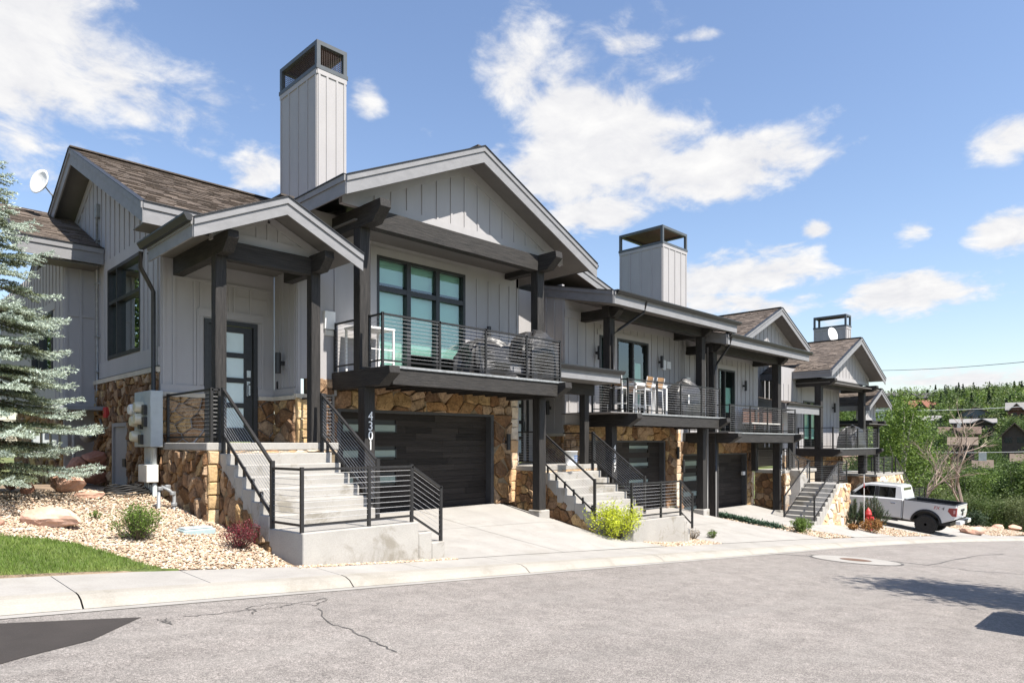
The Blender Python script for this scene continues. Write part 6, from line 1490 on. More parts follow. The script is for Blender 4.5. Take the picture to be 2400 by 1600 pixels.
# ---------------- blue spruce by the end wall
def spruce(loc, H, R, seed, label):
    rng = np.random.default_rng(seed); c = Vector(loc); r = thing('blue_spruce', tuple(c), label, 'tree'); mb = MB()
    mb.tube([c + Vector((0, 0, -.2)), c + Vector((.05, 0, H * .5)), c + Vector((0, 0, H))], [.17, .10, .02], 9)
    V = []; T = []
    def brush(p, q, L_, dens, tone):       # bottle-brush of needles from p to q
        p, q = np.array(p), np.array(q); d = q - p; ln = np.linalg.norm(d); n = max(6, int(ln * dens)); d = d / ln
        t = rng.random(n)[:, None]; P = p + (q - p) * t; u = rng.normal(size=(n, 3)); u[:, 2] += .25; u -= (u @ d)[:, None] * d * .55; u /= np.linalg.norm(u, axis=1)[:, None]; u = u + d * .55
        s = np.cross(u, rng.normal(size=(n, 3))); s /= np.linalg.norm(s, axis=1)[:, None]; s *= .0075
        V.append(np.stack([P - s, P + s, P + u * L_ * rng.uniform(.7, 1.15, (n, 1))], 1).reshape(-1, 3)); T.append(np.clip(rng.normal(tone, .17, n), 0, .99))
    z = .55; a0 = 0
    while z < H - .15:
        f = 1 - z / H; Rz = R * (f ** .8) * (1 if z > 1.0 else .9); nb = 9 if f > .35 else 6; a0 += .7
        for b in range(nb):
            a = a0 + 2 * pi * b / nb + rng.normal(0, .16); L_ = Rz * rng.uniform(.72, 1.08); droop = -.10 if f > .4 else .12
            D = Vector((cos(a), sin(a), 0)); side = Vector((-sin(a), cos(a), 0))
            base = c + Vector((0, 0, z + rng.normal(0, .06)))
            pt = lambda t: base + D * L_ * t + Vector((0, 0, L_ * (droop * t - .16 * t * t + .20 * t ** 4)))
            mb.tube([pt(0), pt(.4), pt(.75), pt(1)], [.022, .014, .009, .004], 5, cap=False)
            old = rng.random()
            m_ = max(4, int(L_ / .095))
            for i in range(m_):
                t = .22 + .78 * (i + .5) / m_; p = pt(t); ll = (.16 + .55 * L_ * (1 - t) * .62) * rng.uniform(.75, 1.15)
                for sgn in (-1, 1):
                    e = p + (side * sgn * .82 + D * .62).normalized() * ll + Vector((0, 0, -.07 * ll + rng.normal(0, .02)))
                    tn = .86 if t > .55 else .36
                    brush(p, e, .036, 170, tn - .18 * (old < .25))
                    if ll > .26:
                        for w_ in (.4, .7):
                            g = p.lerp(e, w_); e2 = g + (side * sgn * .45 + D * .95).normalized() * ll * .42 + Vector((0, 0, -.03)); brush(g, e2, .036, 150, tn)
            brush(pt(.72), pt(1.04), .04, 190, .85)
            if f > .45: 
                for i in range(3):
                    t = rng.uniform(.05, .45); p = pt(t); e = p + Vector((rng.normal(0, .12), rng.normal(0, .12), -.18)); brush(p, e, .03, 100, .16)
        z += .33 if f > .4 else .25
    for i in range(260):       # dead lower twigs
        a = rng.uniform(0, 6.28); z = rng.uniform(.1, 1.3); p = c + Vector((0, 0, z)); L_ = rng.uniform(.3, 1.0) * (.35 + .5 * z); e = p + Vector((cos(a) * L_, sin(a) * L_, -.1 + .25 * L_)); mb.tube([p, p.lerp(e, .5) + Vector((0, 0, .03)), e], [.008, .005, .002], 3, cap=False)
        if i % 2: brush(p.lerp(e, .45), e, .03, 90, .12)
    mb.build('trunk', 'bark', r)
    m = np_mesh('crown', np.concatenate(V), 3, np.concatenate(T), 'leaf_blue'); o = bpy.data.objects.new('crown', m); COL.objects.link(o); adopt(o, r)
    print('spruce tris', len(m.polygons)); return r
sp = pGar(70, 1170); sp.x -= .65; sp.y += .5
spruce((sp.x, sp.y, zgar(sp.x, sp.y)), 6.0, 2.3, 3, 'blue spruce with layered pale branches beside the stone end wall')
shrub('green_shrub', 170, 1085, 60, 86, 'leaf_bright', 'yellow green shrub behind the spruce by the stacked stones', 1500, .03, 26, 15)

# ================================================================== trees and houses across the valley
tree_kind('aspen_a', 11, 10., 2.1, 110, 110, .085, 'leaf_bright', crown0=.15, cone=.35, bark='bark_pale'); tree_kind('aspen_b', 12, 9., 1.8, 100, 110, .085, 'leaf', crown0=.15, cone=.4, bark='bark_pale')
tree_kind('maple_a', 13, 8., 2.7, 120, 110, .09, 'leaf', crown0=.12); tree_kind('maple_b', 14, 7., 2.5, 110, 95, .085, 'leaf_olive', crown0=.1); tree_kind('cotton', 15, 11., 2.6, 130, 110, .09, 'leaf', crown0=.12, cone=.25)
tree_kind('dark_a', 16, 8., 2.2, 90, 90, .1, 'leaf_dark', crown0=.12)
def conifer(key, h, rad, seed, n, size, mt):
    rng = np.random.default_rng(seed); z = h * rng.random(n) ** .8; f = 1 - z / h; lay = .75 + .25 * np.abs(np.sin(z * 9)); a = rng.uniform(0, 6.28, n); r = rad * f * lay * rng.uniform(.45, 1.05, n)
    P = np.stack([r * np.cos(a), r * np.sin(a), z + .25], 1); c = np_mesh('crown', leaves(P, size, rng, flat=.1), 4, np.clip(rng.normal(.5, .22, n), 0, .99), mt)
    t = MB().tube([(0, 0, -.3), (0, 0, h)], [h * .02, .01], 6).mesh('trunk'); t.materials.append(MAT['bark']); TREES[key] = (t, c)
conifer('fir_a', 9., 1.7, 31, 1500, .28, 'leaf_dark'); conifer('fir_b', 10., 2.0, 32, 1500, .30, 'leaf_pine')
def gz_(x, y): return zt(x, y)
rnd = random.Random(77)
KEEP = []      # sight lines kept open to the houses: (x, y_bottom, half width, depth)
HOUSES = [  # px centre, py base, depth, width m, storey m, roof rise, roof colour, wall colour, ridge across view?, label
    (2066, 990, 215, 6.5, 4.2, 2.2, 'roof_tan', 'wall_white', 0, 'white gabled house with brown roof glimpsed past the far porch post'),
    (2089, 944, 330, 6.0, 3.4, 1.6, 'roof_dark', 'wall_slate', 1, 'small slate grey house at the top of the hill next to the porch gable'),
    (2150, 950, 330, 13, 3.6, 2.6, 'roof_dark', 'wall_dark', 1, 'long dark house standing on the ridge line against the sky'),
    (2146, 968, 290, 9, 2.4, 3.2, 'roof_red', 'wall_dark', 1, 'house with rust red roof just below the ridge line'),
    (2183, 962, 300, 5, 2.0, 2.0, 'roof_red', 'wall_dark', 1, 'small rust red roof among trees below the ridge'),
    (2178, 1000, 220, 5.5, 2.2, 1.5, 'roof_grey', 'wall_white', 1, 'pale grey roofed house half hidden by hillside trees'),
    (2286, 986, 230, 10.5, 2.2, 2.4, 'roof_brown', 'wall_slate', 0, 'dark slate house with broad double gable on the hillside'),
    (2280, 1012, 190, 10, 2.6, 1.2, 'roof_grey', 'wall_dark', 1, 'dark flat fronted house with wide grey eaves on the hillside'),
    (2248, 1038, 160, 7.5, 2.2, 1.7, 'roof_brown', 'wall_tan', 1, 'brown roofed house with white chimney on the hillside'),
    (2378, 1046, 130, 4.0, 2.2, 2.3, 'roof_brown', 'wall_dark', 0, 'steep brown roofed house at the edge of the hillside trees'),
    (2394, 990, 210, 7, 4.0, 2.4, 'roof_grey', 'wall_red', 1, 'dark red house with pale roof high on the hillside'),
    (2256, 1062, 125, 3.6, 1.6, 1.4, 'roof_tan', 'wall_dark', 1, 'small tan roof low among the valley trees'),
    (2303, 1116, 78, 1.5, 1.0, .9, 'roof_tan', 'wall_tan', 1, 'tan roof with a big square chimney down in the valley trees'),
    (2394, 1104, 85, 1.8, 1.2, 1.0, 'roof_tan', 'wall_tan', 1, 'tan shingled roof in the valley trees past the bare branches'),
    (1985, 1124, 85, 4.5, 1.4, 2.0, 'roof_pink', 'wall_tan', 1, 'pinkish brown roof seen beneath the far balcony'),
]
for nme, c_ in (('roof_tan', (.17, .13, .10)), ('roof_dark', (.075, .07, .07)), ('roof_red', (.25, .11, .07)), ('roof_grey', (.24, .23, .22)), ('roof_brown', (.125, .085, .065)), ('roof_pink', (.29, .19, .145)),
                ('wall_white', (.6, .58, .53)), ('wall_slate', (.14, .155, .17)), ('wall_dark', (.07, .05, .042)), ('wall_tan', (.17, .125, .092)), ('wall_red', (.15, .065, .05)), ('win_dark', (.02, .025, .03))): mat(nme, c_, .8 if nme != 'win_dark' else .15, .15, 2)
for i, (x, y, w_, wd, st_, rise, rm, wm, across, lb) in enumerate(HOUSES):
    p = pW(x, y, w_); r = thing('hillside_house', tuple(p), lb, 'house', 'houses on the far hillside')
    dr = Vector((_F.x + _R.x * (x - CX) / FPX, _F.y + _R.y * (x - CX) / FPX, 0)).normalized(); sdv = Vector((dr.y, -dr.x, 0)); dp_ = wd * .6
    Q = lambda a, b, z: p + sdv * a + dr * b + Vector((0, 0, z)); hw = wd / 2
    found = -7.
    mb = MB().hexa([Q(-hw, 0, found), Q(hw, 0, found), Q(hw, dp_, found), Q(-hw, dp_, found), Q(-hw, 0, st_), Q(hw, 0, st_), Q(hw, dp_, st_), Q(-hw, dp_, st_)])
    if across:
        wl = mb.build('wall', wm, r)
        e = .3 if wd < 3 else .6; mb = MB(); mb.hexa([Q(-hw - e, -e, st_ - .2), Q(hw + e, -e, st_ - .2), Q(hw + e, dp_ / 2, st_ + rise - .15), Q(-hw - e, dp_ / 2, st_ + rise - .15), Q(-hw - e, -e, st_), Q(hw + e, -e, st_), Q(hw + e, dp_ / 2, st_ + rise), Q(-hw - e, dp_ / 2, st_ + rise)])
        mb.hexa([Q(-hw - e, dp_ / 2, st_ + rise - .15), Q(hw + e, dp_ / 2, st_ + rise - .15), Q(hw + e, dp_ + e, st_ - .2), Q(-hw - e, dp_ + e, st_ - .2), Q(-hw - e, dp_ / 2, st_ + rise), Q(hw + e, dp_ / 2, st_ + rise), Q(hw + e, dp_ + e, st_), Q(-hw - e, dp_ + e, st_)])
        rf_ = mb.build('roof', rm, r)
        if wd > 6:      # a cross gable
            g = hw * .45; gx = hw * (.4 if i % 2 else -.35); MB().prism([Q(gx - g, -.9, st_ - .1), Q(gx + g, -.9, st_ - .1), Q(gx, -.9, st_ + rise * .75)], dr * dp_ * .5).build('gable', wm, r)
            mb = MB()
            for s_ in (-1, 1): mb.hexa([Q(gx + s_ * (g + .5), -1.4, st_ - .45), Q(gx, -1.4, st_ + rise * .75 + .02), Q(gx, dp_ * .4, st_ + rise * .75 + .02), Q(gx + s_ * (g + .5), dp_ * .4, st_ - .45), Q(gx + s_ * (g + .5), -1.4, st_ - .2), Q(gx, -1.4, st_ + rise * .75 + .27), Q(gx, dp_ * .4, st_ + rise * .75 + .27), Q(gx + s_ * (g + .5), dp_ * .4, st_ - .2)])
            mb.build('gable_roof', rm, r)
    else:
        mb.prism([Q(-hw, 0, st_), Q(hw, 0, st_), Q(0, 0, st_ + rise)], dr * dp_); wl = mb.build('wall', wm, r); mb = MB(); e = .7
        for s_ in (-1, 1): k = rise / hw; mb.hexa([Q(s_ * (hw + e), -e, st_ - e * k - .1), Q(0, -e, st_ + rise - .1), Q(0, dp_, st_ + rise - .1), Q(s_ * (hw + e), dp_, st_ - e * k - .1), Q(s_ * (hw + e), -e, st_ - e * k + .15), Q(0, -e, st_ + rise + .15), Q(0, dp_, st_ + rise + .15), Q(s_ * (hw + e), dp_, st_ - e * k + .15)])
        rf_ = mb.build('roof', rm, r)
    for k in range(max(2, int(wd / 2.6))):
        a = -hw + wd * (k + .5) / max(2, int(wd / 2.6)); o_ = MB().hexa([Q(a - .6, -.06, st_ * .32), Q(a + .6, -.06, st_ * .32), Q(a + .6, .02, st_ * .32), Q(a - .6, .02, st_ * .32), Q(a - .6, -.06, st_ * .78), Q(a + .6, -.06, st_ * .78), Q(a + .6, .02, st_ * .78), Q(a - .6, .02, st_ * .78)]).build('window', 'win_dark', r)
    if 'chimney' in lb:
        cw = .38 if 'big' in lb else .4; z1 = st_ + rise + (.9 if 'big' in lb else .9); MB().hexa([Q(-cw, dp_ * .4, st_), Q(cw, dp_ * .4, st_), Q(cw, dp_ * .4 + 1, st_), Q(-cw, dp_ * .4 + 1, st_), Q(-cw, dp_ * .4, z1), Q(cw, dp_ * .4, z1), Q(cw, dp_ * .4 + 1, z1), Q(-cw, dp_ * .4 + 1, z1)]).build('chimney', 'wall_white', r)
    if w_ > 128: KEEP.append((x, y - (st_ + rise) * FPX / w_ * .5, wd * FPX / w_ * .55, (st_ + rise) * FPX / w_ * .6, w_))
tr = thing('parked_trailer', tuple(pW(2084, 1024, 140)), 'long white trailer roof between the valley trees beside the far balcony', 'trailer')
p = pW(2084, 1026, 140); dr = Vector((.95, .3, 0)).normalized(); sdv = Vector((dr.y, -dr.x, 0)); Q = lambda a, b, z: p + sdv * a + dr * b + Vector((0, 0, z))
MB().hexa([Q(-2.6, 0, -2), Q(2.6, 0, -2), Q(2.6, 2.4, -2), Q(-2.6, 2.4, -2), Q(-2.5, .1, .9), Q(2.5, .1, .9), Q(2.5, 2.3, .9), Q(-2.5, 2.3, .9)]).build('body', 'white_paint', tr, bevel=.2); MB().hexa([Q(-1.8, -.04, -.2), Q(1.8, -.04, -.2), Q(1.8, .05, -.2), Q(-1.8, .05, -.2), Q(-1.8, .02, .4), Q(1.8, .02, .4), Q(1.8, .08, .4), Q(-1.8, .08, .4)]).build('window', 'win_dark', tr)
def blocked(px, ztop_px, hw_px, w_):      # would a tree with this silhouette hide a house it stands in front of?
    for (hx, hy, hw, hh, hd) in KEEP:
        if w_ < hd and abs(px - hx) < hw * .75 + hw_px * .5 and ztop_px < hy - hh * .0: return True
    return False
def proj(p): w_ = p.dot(_F); return CX + FPX * p.dot(_R) / w_, YH - FPX * p.z / w_, w_
KIND = {'aspen_a': 'bright green aspen', 'aspen_b': 'slender green aspen', 'maple_a': 'round green tree', 'maple_b': 'olive green spreading tree', 'cotton': 'tall green cottonwood', 'dark_a': 'dark green dense tree', 'fir_a': 'dark pointed fir', 'fir_b': 'green pointed fir'}
def spot(px):
    for lim, tx_ in ((2050, 'seen through the posts of the far porch'), (2110, 'next to the far balcony railing'), (2165, 'rising over the truck cab'), (2215, 'rising over the truck bed'), (2270, 'around the leafless grey tree'), (2330, 'past the truck tailgate'), (2380, 'above the long pink boulder'), (9999, 'above the far gravel bank')):
        if px < lim: return tx_
def tree_at(key, px, w_, s, grp, where, sz=1., dz=0.):
    where = where + ' ' + spot(px); s_ = s
    grp = grp + ' ' + spot(px)
    d = ray(px, YH); p = d * w_; p.z = gz_(p.x, p.y) - .2 + dz
    plant_tree(key, tuple(p), s, rnd.uniform(0, 6.28), KIND[key].split(' with')[0].replace('dark pointed ', 'dark_').replace('green pointed ', 'green_').replace(' ', '_').replace('-', '_') if False else {'a': 'aspen_tree', 'm': 'leafy_tree', 'c': 'cottonwood_tree', 'd': 'dark_tree', 'f': 'fir_tree'}[key[0]], KIND[key] + where, 'tree', grp + ' (' + key + ')', sz)
# near trees right behind the truck
near = [('aspen_a', 2085, 56, 1.2), ('aspen_a', 2118, 50, 1.1), ('aspen_b', 2150, 54, 1.0), ('aspen_b', 2050, 60, 1.2), ('maple_b', 2172, 50, .7), ('aspen_a', 2196, 60, 1.0), ('cotton', 2232, 66, .95), ('aspen_b', 2215, 56, .85), ('aspen_b', 2262, 54, .8), ('aspen_a', 2300, 55, .85), ('maple_b', 2330, 52, .62), ('aspen_a', 2352, 58, .95), ('aspen_b', 2375, 52, .9), ('maple_b', 2405, 50, .72), ('cotton', 2420, 60, 1.0), ('aspen_b', 2285, 62, 1.0), ('cotton', 2330, 70, 1.0), ('aspen_a', 2385, 72, 1.15), ('maple_a', 2255, 74, 1.0), ('aspen_b', 2170, 72, 1.2), ('cotton', 2110, 76, 1.15), ('maple_a', 2060, 78, 1.1), ('cotton', 2015, 70, 1.1), ('maple_a', 1975, 66, 1.0), ('maple_b', 1995, 60, .9), ('aspen_a', 1960, 80, 1.2), ('dark_a', 2140, 66, 1.05), ('maple_b', 2240, 55, .6), ('aspen_b', 2318, 64, .95), ('aspen_a', 2440, 52, 1.0), ('maple_b', 2280, 47, .5), ('maple_b', 2355, 46, .5), ('maple_a', 2310, 46, .42), ('maple_b', 2395, 45, .5), ('maple_a', 2240, 47, .42), ('aspen_b', 2288, 70, 1.22), ('aspen_a', 2318, 73, 1.08), ('cotton', 2388, 72, 1.0), ('aspen_b', 2404, 74, 1.25), ('cotton', 2262, 100, 1.0), ('aspen_a', 2236, 104, 1.1)]
for key, px, w_, s in near: tree_at(key, px, w_, s, 'near bank trees', ' on the near bank')
# middle distance
HT = {'aspen_a': 10, 'aspen_b': 9, 'maple_a': 8, 'maple_b': 7, 'cotton': 11, 'dark_a': 8, 'fir_a': 9, 'fir_b': 10}
cnt = 0; tries = 0
while cnt < 190 and tries < 6000:
    tries += 1; px = rnd.uniform(1940, 2430) if cnt < 90 else rnd.uniform(2150, 2430); w_ = rnd.uniform(78, 165) if cnt < 120 else rnd.uniform(76, 120); key = rnd.choice(('aspen_a', 'aspen_b', 'maple_a', 'maple_b', 'cotton', 'dark_a', 'fir_b', 'fir_a', 'maple_a', 'aspen_b')); s = rnd.uniform(.75, 1.15)
    d = ray(px, YH) * w_; tp = lambda q: YH - FPX * (gz_(d.x, d.y) + HT[key] * q) / w_
    while s > .42 and blocked(px, tp(s), 2.3 * s * FPX / w_, w_): s *= .85
    if blocked(px, tp(s), 2.3 * s * FPX / w_, w_) or tp(s) < 930: continue
    tree_at(key, px, w_, s, 'valley trees', ' down in the valley'); cnt += 1
# trees standing just below each house
for (hx, hy, hw, hh, hd) in list(KEEP):
    if hd > 250: continue
    for k in range(6):
        px = hx + rnd.uniform(-1.5, 1.5) * max(hw, 12); w_ = hd * rnd.uniform(.80, .95); ytop = hy + hh * rnd.uniform(.25, 1.3); d = ray(px, YH) * w_; ht_ = (YH - ytop) * w_ / FPX - gz_(d.x, d.y)
        if ht_ < 1.6: continue
        key = rnd.choice(('maple_a', 'maple_b', 'aspen_b', 'cotton', 'dark_a')); tree_at(key, px, w_, min(1.4, ht_ / HT[key]), 'valley trees', ' down in the valley')
# far hillside: one wood
Vs = []; Ts = []; mats_ = {}
def far_wood(keys, n, name, mt, label, conif=False, seed=1):
    rng = np.random.default_rng(seed); V = []; T = []; c = 0; tr_ = 0
    while c < n and tr_ < 20000:
        tr_ += 1; px = rng.uniform(1930, 2440); w_ = rng.uniform(150, 390); d = ray(px, YH) * float(w_); z = gz_(d.x, d.y); h = rng.uniform(5, 9) * (1.15 if conif else 1); r = h * (.2 if conif else rng.uniform(.28, .4)); top = YH - FPX * (z + h) / w_
        if blocked(px, top, r * FPX / w_, w_): continue
        k = int(150 if w_ > 250 else 240); lt = rng.normal(.5, .16)
        if conif: zz = h * rng.random(k) ** .8; rr = r * (1 - zz / h) * rng.uniform(.5, 1.1, k); a = rng.uniform(0, 6.28, k); P = np.stack([rr * np.cos(a), rr * np.sin(a), zz], 1)
        else: q = rng.normal(size=(k, 3)); q /= np.linalg.norm(q, axis=1)[:, None]; P = q * (rng.random(k) ** .4)[:, None] * np.array([r, r, h * .5]) * (1 + .25 * np.sin(q[:, :1] * 5)) + np.array([0, 0, h * .52])
        V.append(leaves(P + np.array([d.x, d.y, z]), .42 if not conif else .4, rng)); T.append(np.clip(rng.normal(lt, .16, k), 0, .99)); c += 1
    m = np_mesh(name, np.concatenate(V), 4, np.concatenate(T), mt); o = bpy.data.objects.new(name, m); COL.objects.link(o); tag(o, label, 'wood', kind='stuff')
far_wood(None, 430, 'hillside_wood', 'leaf', 'green leafy wood covering the far hillside', seed=1); far_wood(None, 260, 'hillside_wood', 'leaf_olive', 'olive toned trees mixed through the far hillside wood', seed=2); far_wood(None, 240, 'hillside_wood', 'leaf_bright', 'lighter green trees mixed through the far hillside wood', seed=3); far_wood(None, 170, 'hillside_wood', 'leaf_dark', 'dark firs mixed through the far hillside wood', True, 4)
# bare grey tree behind the truck
def bare_tree(px, w_, h, seed, label):
    d = ray(px, YH) * w_; base = Vector((d.x, d.y, gz_(d.x, d.y))); r = thing('bare_tree', tuple(base), label, 'tree'); rnd_ = random.Random(seed); mb = MB(); tw = MB()
    def grow(p, dv, L_, rad, lev):
        q = p + dv * L_; mid = p.lerp(q, .5) + Vector((rnd_.gauss(0, .06), rnd_.gauss(0, .06), 0)) * L_; (mb if lev == 0 else tw).tube([p, mid, q], [rad, rad * .8, rad * .6], 5 if lev < 2 else 3, cap=False)
        if lev >= 4: return
        for i in range(3 if lev else 5):
            nd = (dv + Vector((rnd_.gauss(0, .5), rnd_.gauss(0, .5), rnd_.gauss(.1, .3)))).normalized(); grow(p.lerp(q, rnd_.uniform(.45, 1)), nd, L_ * rnd_.uniform(.5, .75), rad * .55, lev + 1)
    grow(base, Vector((rnd_.gauss(0, .08), rnd_.gauss(0, .08), 1)).normalized(), h * .42, h * .014, 0); mb.build('trunk', 'bark_dead', r); tw.build('branch', 'bark_dead', r)
bare_tree(2255, 43, 8.5, 1, 'leafless grey tree standing out before the green trees'); bare_tree(2165, 42, 6.0, 2, 'small leafless grey tree just behind the truck cab')
# utility wires
for (y0, y1, lb) in ((868, 828, 'highest thin utility wire crossing the sky beside the far gable'), (958, 939, 'middle thin utility wire crossing in front of the hillside'), (1048, 1052, 'lowest thin utility wire crossing in front of the valley trees')):
    a, b = pW(1960, y0, 68), pW(2600, y1, 40); mb = MB().tube([a.lerp(b, t / 12) - Vector((0, 0, .35 * sin(pi * t / 12))) for t in range(13)], .02, 4); tag(mb.build('utility_wire', 'rail_metal' if 'highest' in lb else 'white_paint', None), lb, 'wire', 'utility wires')
# hydrant and marker
p = pGar(2034, 1242); hy = thing('fire_hydrant', tuple(p), 'red fire hydrant standing among the mugo pines', 'hydrant')
p = p + Vector((.12, .02, 0)); p.z = zgar(p.x, p.y)
MB().lathe(p, [(.16, 0), (.16, .05), (.11, .06), (.11, .62), (.14, .63), (.14, .68), (.12, .70), (.11, .78), (.07, .86), (.03, .88), (.03, .93)], 14).build('barrel', 'red_paint', hy, smooth=True)
MB().tube([p + Vector((-.2, 0, .5)), p + Vector((.2, 0, .5))], .055, 10).build('side_outlet', 'red_paint', hy); MB().tube([p + Vector((0, 0, .5)), p + Vector((0, -.2, .5))], .075, 10).build('pumper_outlet', 'red_paint', hy)
pm = thing('marker_pole', tuple(p), 'thin white marker pole with red band beside the hydrant', 'marker pole')
MB().tube([p + Vector((-.2, .1, -.1)), p + Vector((-.2, .1, 2.3))], .014, 6).build('rod', 'white_paint', pm); MB().tube([p + Vector((-.2, .1, 1.75)), p + Vector((-.2, .1, 1.95))], .017, 6).build('red_band', 'red_paint', pm)
# trees off to the left that the end windows mirror
for k, (x, y, s) in enumerate(((-5, 31, 1.1), (-8, 36, 1.3), (-3.5, 40, 1.3), (-11, 33, 1.2), (-7, 45, 1.5), (-13, 42, 1.4), (-2.5, 50, 1.5))):
    plant_tree('maple_a' if k % 2 else 'cotton', (x, y, -.9), s, k * 1.3, 'leafy_tree', 'green leafy tree beyond the left end of the row', 'tree', 'trees beyond the left end')

# tree and truck standing across the street, outside the view, whose shadows reach the road
plant_tree('aspen_b', (14.3, -2.5, zroad(14)), 1.0, 2., 'aspen_tree', 'aspen tree across the road casting shade on the asphalt', 'tree')

# ================================================================== white pickup truck
mat('truck_white', (.56, .57, .58), .22, .02, 2, spec=.5, coat=.6)
mat('truck_black', (.016, .016, .017), .5, .2, 8)
mat('tyre', (.022, .021, .020), .85, .25, 14, bump=.5, bscale=50)
mat('rim', (.06, .06, .062), .25, .1, 5, spec=.7, metal=.5)
mat('tail_red', (.22, .012, .015), .12, .1, 5, spec=.6)
mat('tail_clear', (.55, .30, .30), .15, .1, 5)
mat('chrome', (.75, .75, .76), .12, .03, 5, metal=1.)
mat('decal_red', (.35, .02, .02), .4); 
glass('truck_glass', (.035, .045, .045), .55)
def arc(cy, cz, r, a0, a1, n=14): return [(cy + r * cos(radians(a0 + (a1 - a0) * k / n)), cz + r * sin(radians(a0 + (a1 - a0) * k / n))) for k in range(n + 1)]
def truck(loc, pitch, label, name='pickup_truck'):
    T = thing(name, (0, 0, 0), label, 'pickup truck')
    HW = .99; WB = 3.68; wr = .435; zc_ = .435
    def side(poly, x0, x1, nm, mt='truck_white', bev=.02): return MB().prism([(x0, y, z) for y, z in poly], (x1 - x0, 0, 0)).build(nm, mt, T, bevel=bev, fix=True)
    # bed
    bedp = [(-1.10, .78), (-1.13, 1.05), (-1.12, 1.40), (.93, 1.44), (.93, .56), (.60, .54)] + arc(0, zc_ + .05, .56, 12, 168)[0:] + [(-.62, .58)]
    for s in (-1, 1): side(bedp, s * HW, s * (HW - .10), 'bed_side')
    MB().box(-HW + .1, HW - .1, -1.06, .93, .78, .84).build('bed_floor', 'truck_black', T)
    for s in (-1, 1): MB().hexa([(s * (HW - .11), -1.05, .84), (s * (HW - .104), -1.05, .84), (s * (HW - .104), .92, .84), (s * (HW - .11), .92, .84), (s * (HW - .11), -1.05, 1.40), (s * (HW - .104), -1.05, 1.40), (s * (HW - .104), .92, 1.43), (s * (HW - .11), .92, 1.43)]).build('bed_liner', 'truck_black', T)
    MB().box(-HW + .1, HW - .1, .86, .93, .78, 1.44).build('bed_front', 'truck_black', T)
    for s in (-1, 1): MB().bar((s * (HW - .05), -1.12, 1.415), (s * (HW - .05), .92, 1.455), .11, .035).build('bed_rail_cap', 'truck_black', T, bevel=.01)
    tg = side([(-1.13, .80), (-1.17, 1.05), (-1.15, 1.36), (-1.18, 1.40), (-1.06, 1.42), (-1.06, .80)], -HW + .12, HW - .12, 'tailgate')
    MB().box(-.30, .30, -1.185, -1.165, 1.12, 1.22).build('tailgate_handle', 'truck_black', T, bevel=.01); MB().lathe((0, -1.17, 1.02), [(.0, 0), (.10, 0), (.10, -.02), (.0, -.02)], 16, 'Y').build('tailgate_emblem', 'truck_black', T)
    MB().box(-HW + .12, HW - .12, -1.15, -1.05, 1.405, 1.43).build('tailgate_trim', 'truck_black', T)
    # cab
    cabp = [(.96, .56), (.96, 1.46), (2.3, 1.43), (3.42, 1.36), (3.42, .54)]
    MB().prism([(-HW, y, z) for y, z in cabp], (2 * HW, 0, 0)).build('cab_lower', 'truck_white', T, bevel=.05, fix=True)
    gh = [(.96, 1.44), (1.10, 2.02), (1.35, 2.06), (2.45, 2.05), (2.75, 1.98), (3.42, 1.36)]
    L_ = []; R_ = []
    for y, z in gh:
        t = (z - 1.36) / .70; hw = HW - .05 - .20 * max(0, t) ** .9; L_.append((-hw, y, z)); R_.append((hw, y, z))
    mb = MB(); n = len(gh); i0 = [mb.pt(q) for q in L_]; i1 = [mb.pt(q) for q in R_]; mb.f.append(tuple(i0)); mb.a.append(None); mb.f.append(tuple(reversed(i1))); mb.a.append(None)
    for k in range(n): mb.f.append((i0[k], i1[k], i1[(k + 1) % n], i0[(k + 1) % n])); mb.a.append(None)
    mb.build('cab_roof', 'truck_white', T, bevel=.045, fix=True)
    def hwz(z): return HW - .05 - .20 * max(0, (z - 1.36) / .70) ** .9
    def sw(poly, nm, mt, off=.006):
        for s in (-1, 1): MB().prism([(s * (hwz(z) + off), y, z) for y, z in poly], (-s * .004, 0, 0)).build(nm, mt, T, fix=True)
    sw([(1.30, 1.475), (1.33, 1.93), (2.02, 1.93), (2.02, 1.46)], 'side_window', 'truck_glass', .012); sw([(2.20, 1.455), (2.20, 1.93), (2.50, 1.92), (2.72, 1.85), (3.08, 1.50), (3.08, 1.425), (2.62, 1.43)], 'side_window', 'truck_glass', .012)
    sw([(2.03, 1.46), (2.03, 1.935), (2.19, 1.935), (2.19, 1.455)], 'door_pillar', 'truck_black', .010)
    MB().prism([(-.66, 1.005, 1.52), (.66, 1.005, 1.52), (.58, 1.085, 1.93), (-.58, 1.085, 1.93)], (0, -.012, 0)).build('rear_window', 'truck_glass', T, fix=True)
    MB().prism([(-.72, 3.37, 1.42), (.72, 3.37, 1.42), (.60, 2.82, 1.93), (-.60, 2.82, 1.93)], (0, .02, .02)).build('windscreen', 'truck_glass', T, fix=True)
    for y in (2.11, 1.0, 3.36):
        for s in (-1, 1): MB().box(s * HW - .004, s * HW + .004, y - .006, y + .006, .62, 1.42).build('door_seam', 'truck_black', T)
    for y in (2.42, 1.36):
        for s in (-1, 1): MB().box(s * HW - .02, s * HW + .02, y - .11, y + .11, 1.20, 1.25).build('door_handle', 'chrome', T, bevel=.012)
    for s in (-1, 1): MB().box(s * (HW + .02), s * (HW + .24), 3.02, 3.14, 1.42, 1.62).build('mirror', 'truck_black', T, bevel=.03)
    # front
    fr = [(3.44, .56), (3.44, 1.37), (4.60, 1.24), (4.80, 1.10), (4.82, .62), (4.30, .56)] + arc(WB, zc_ + .05, .56, 12, 168) + [(3.46, .56)]
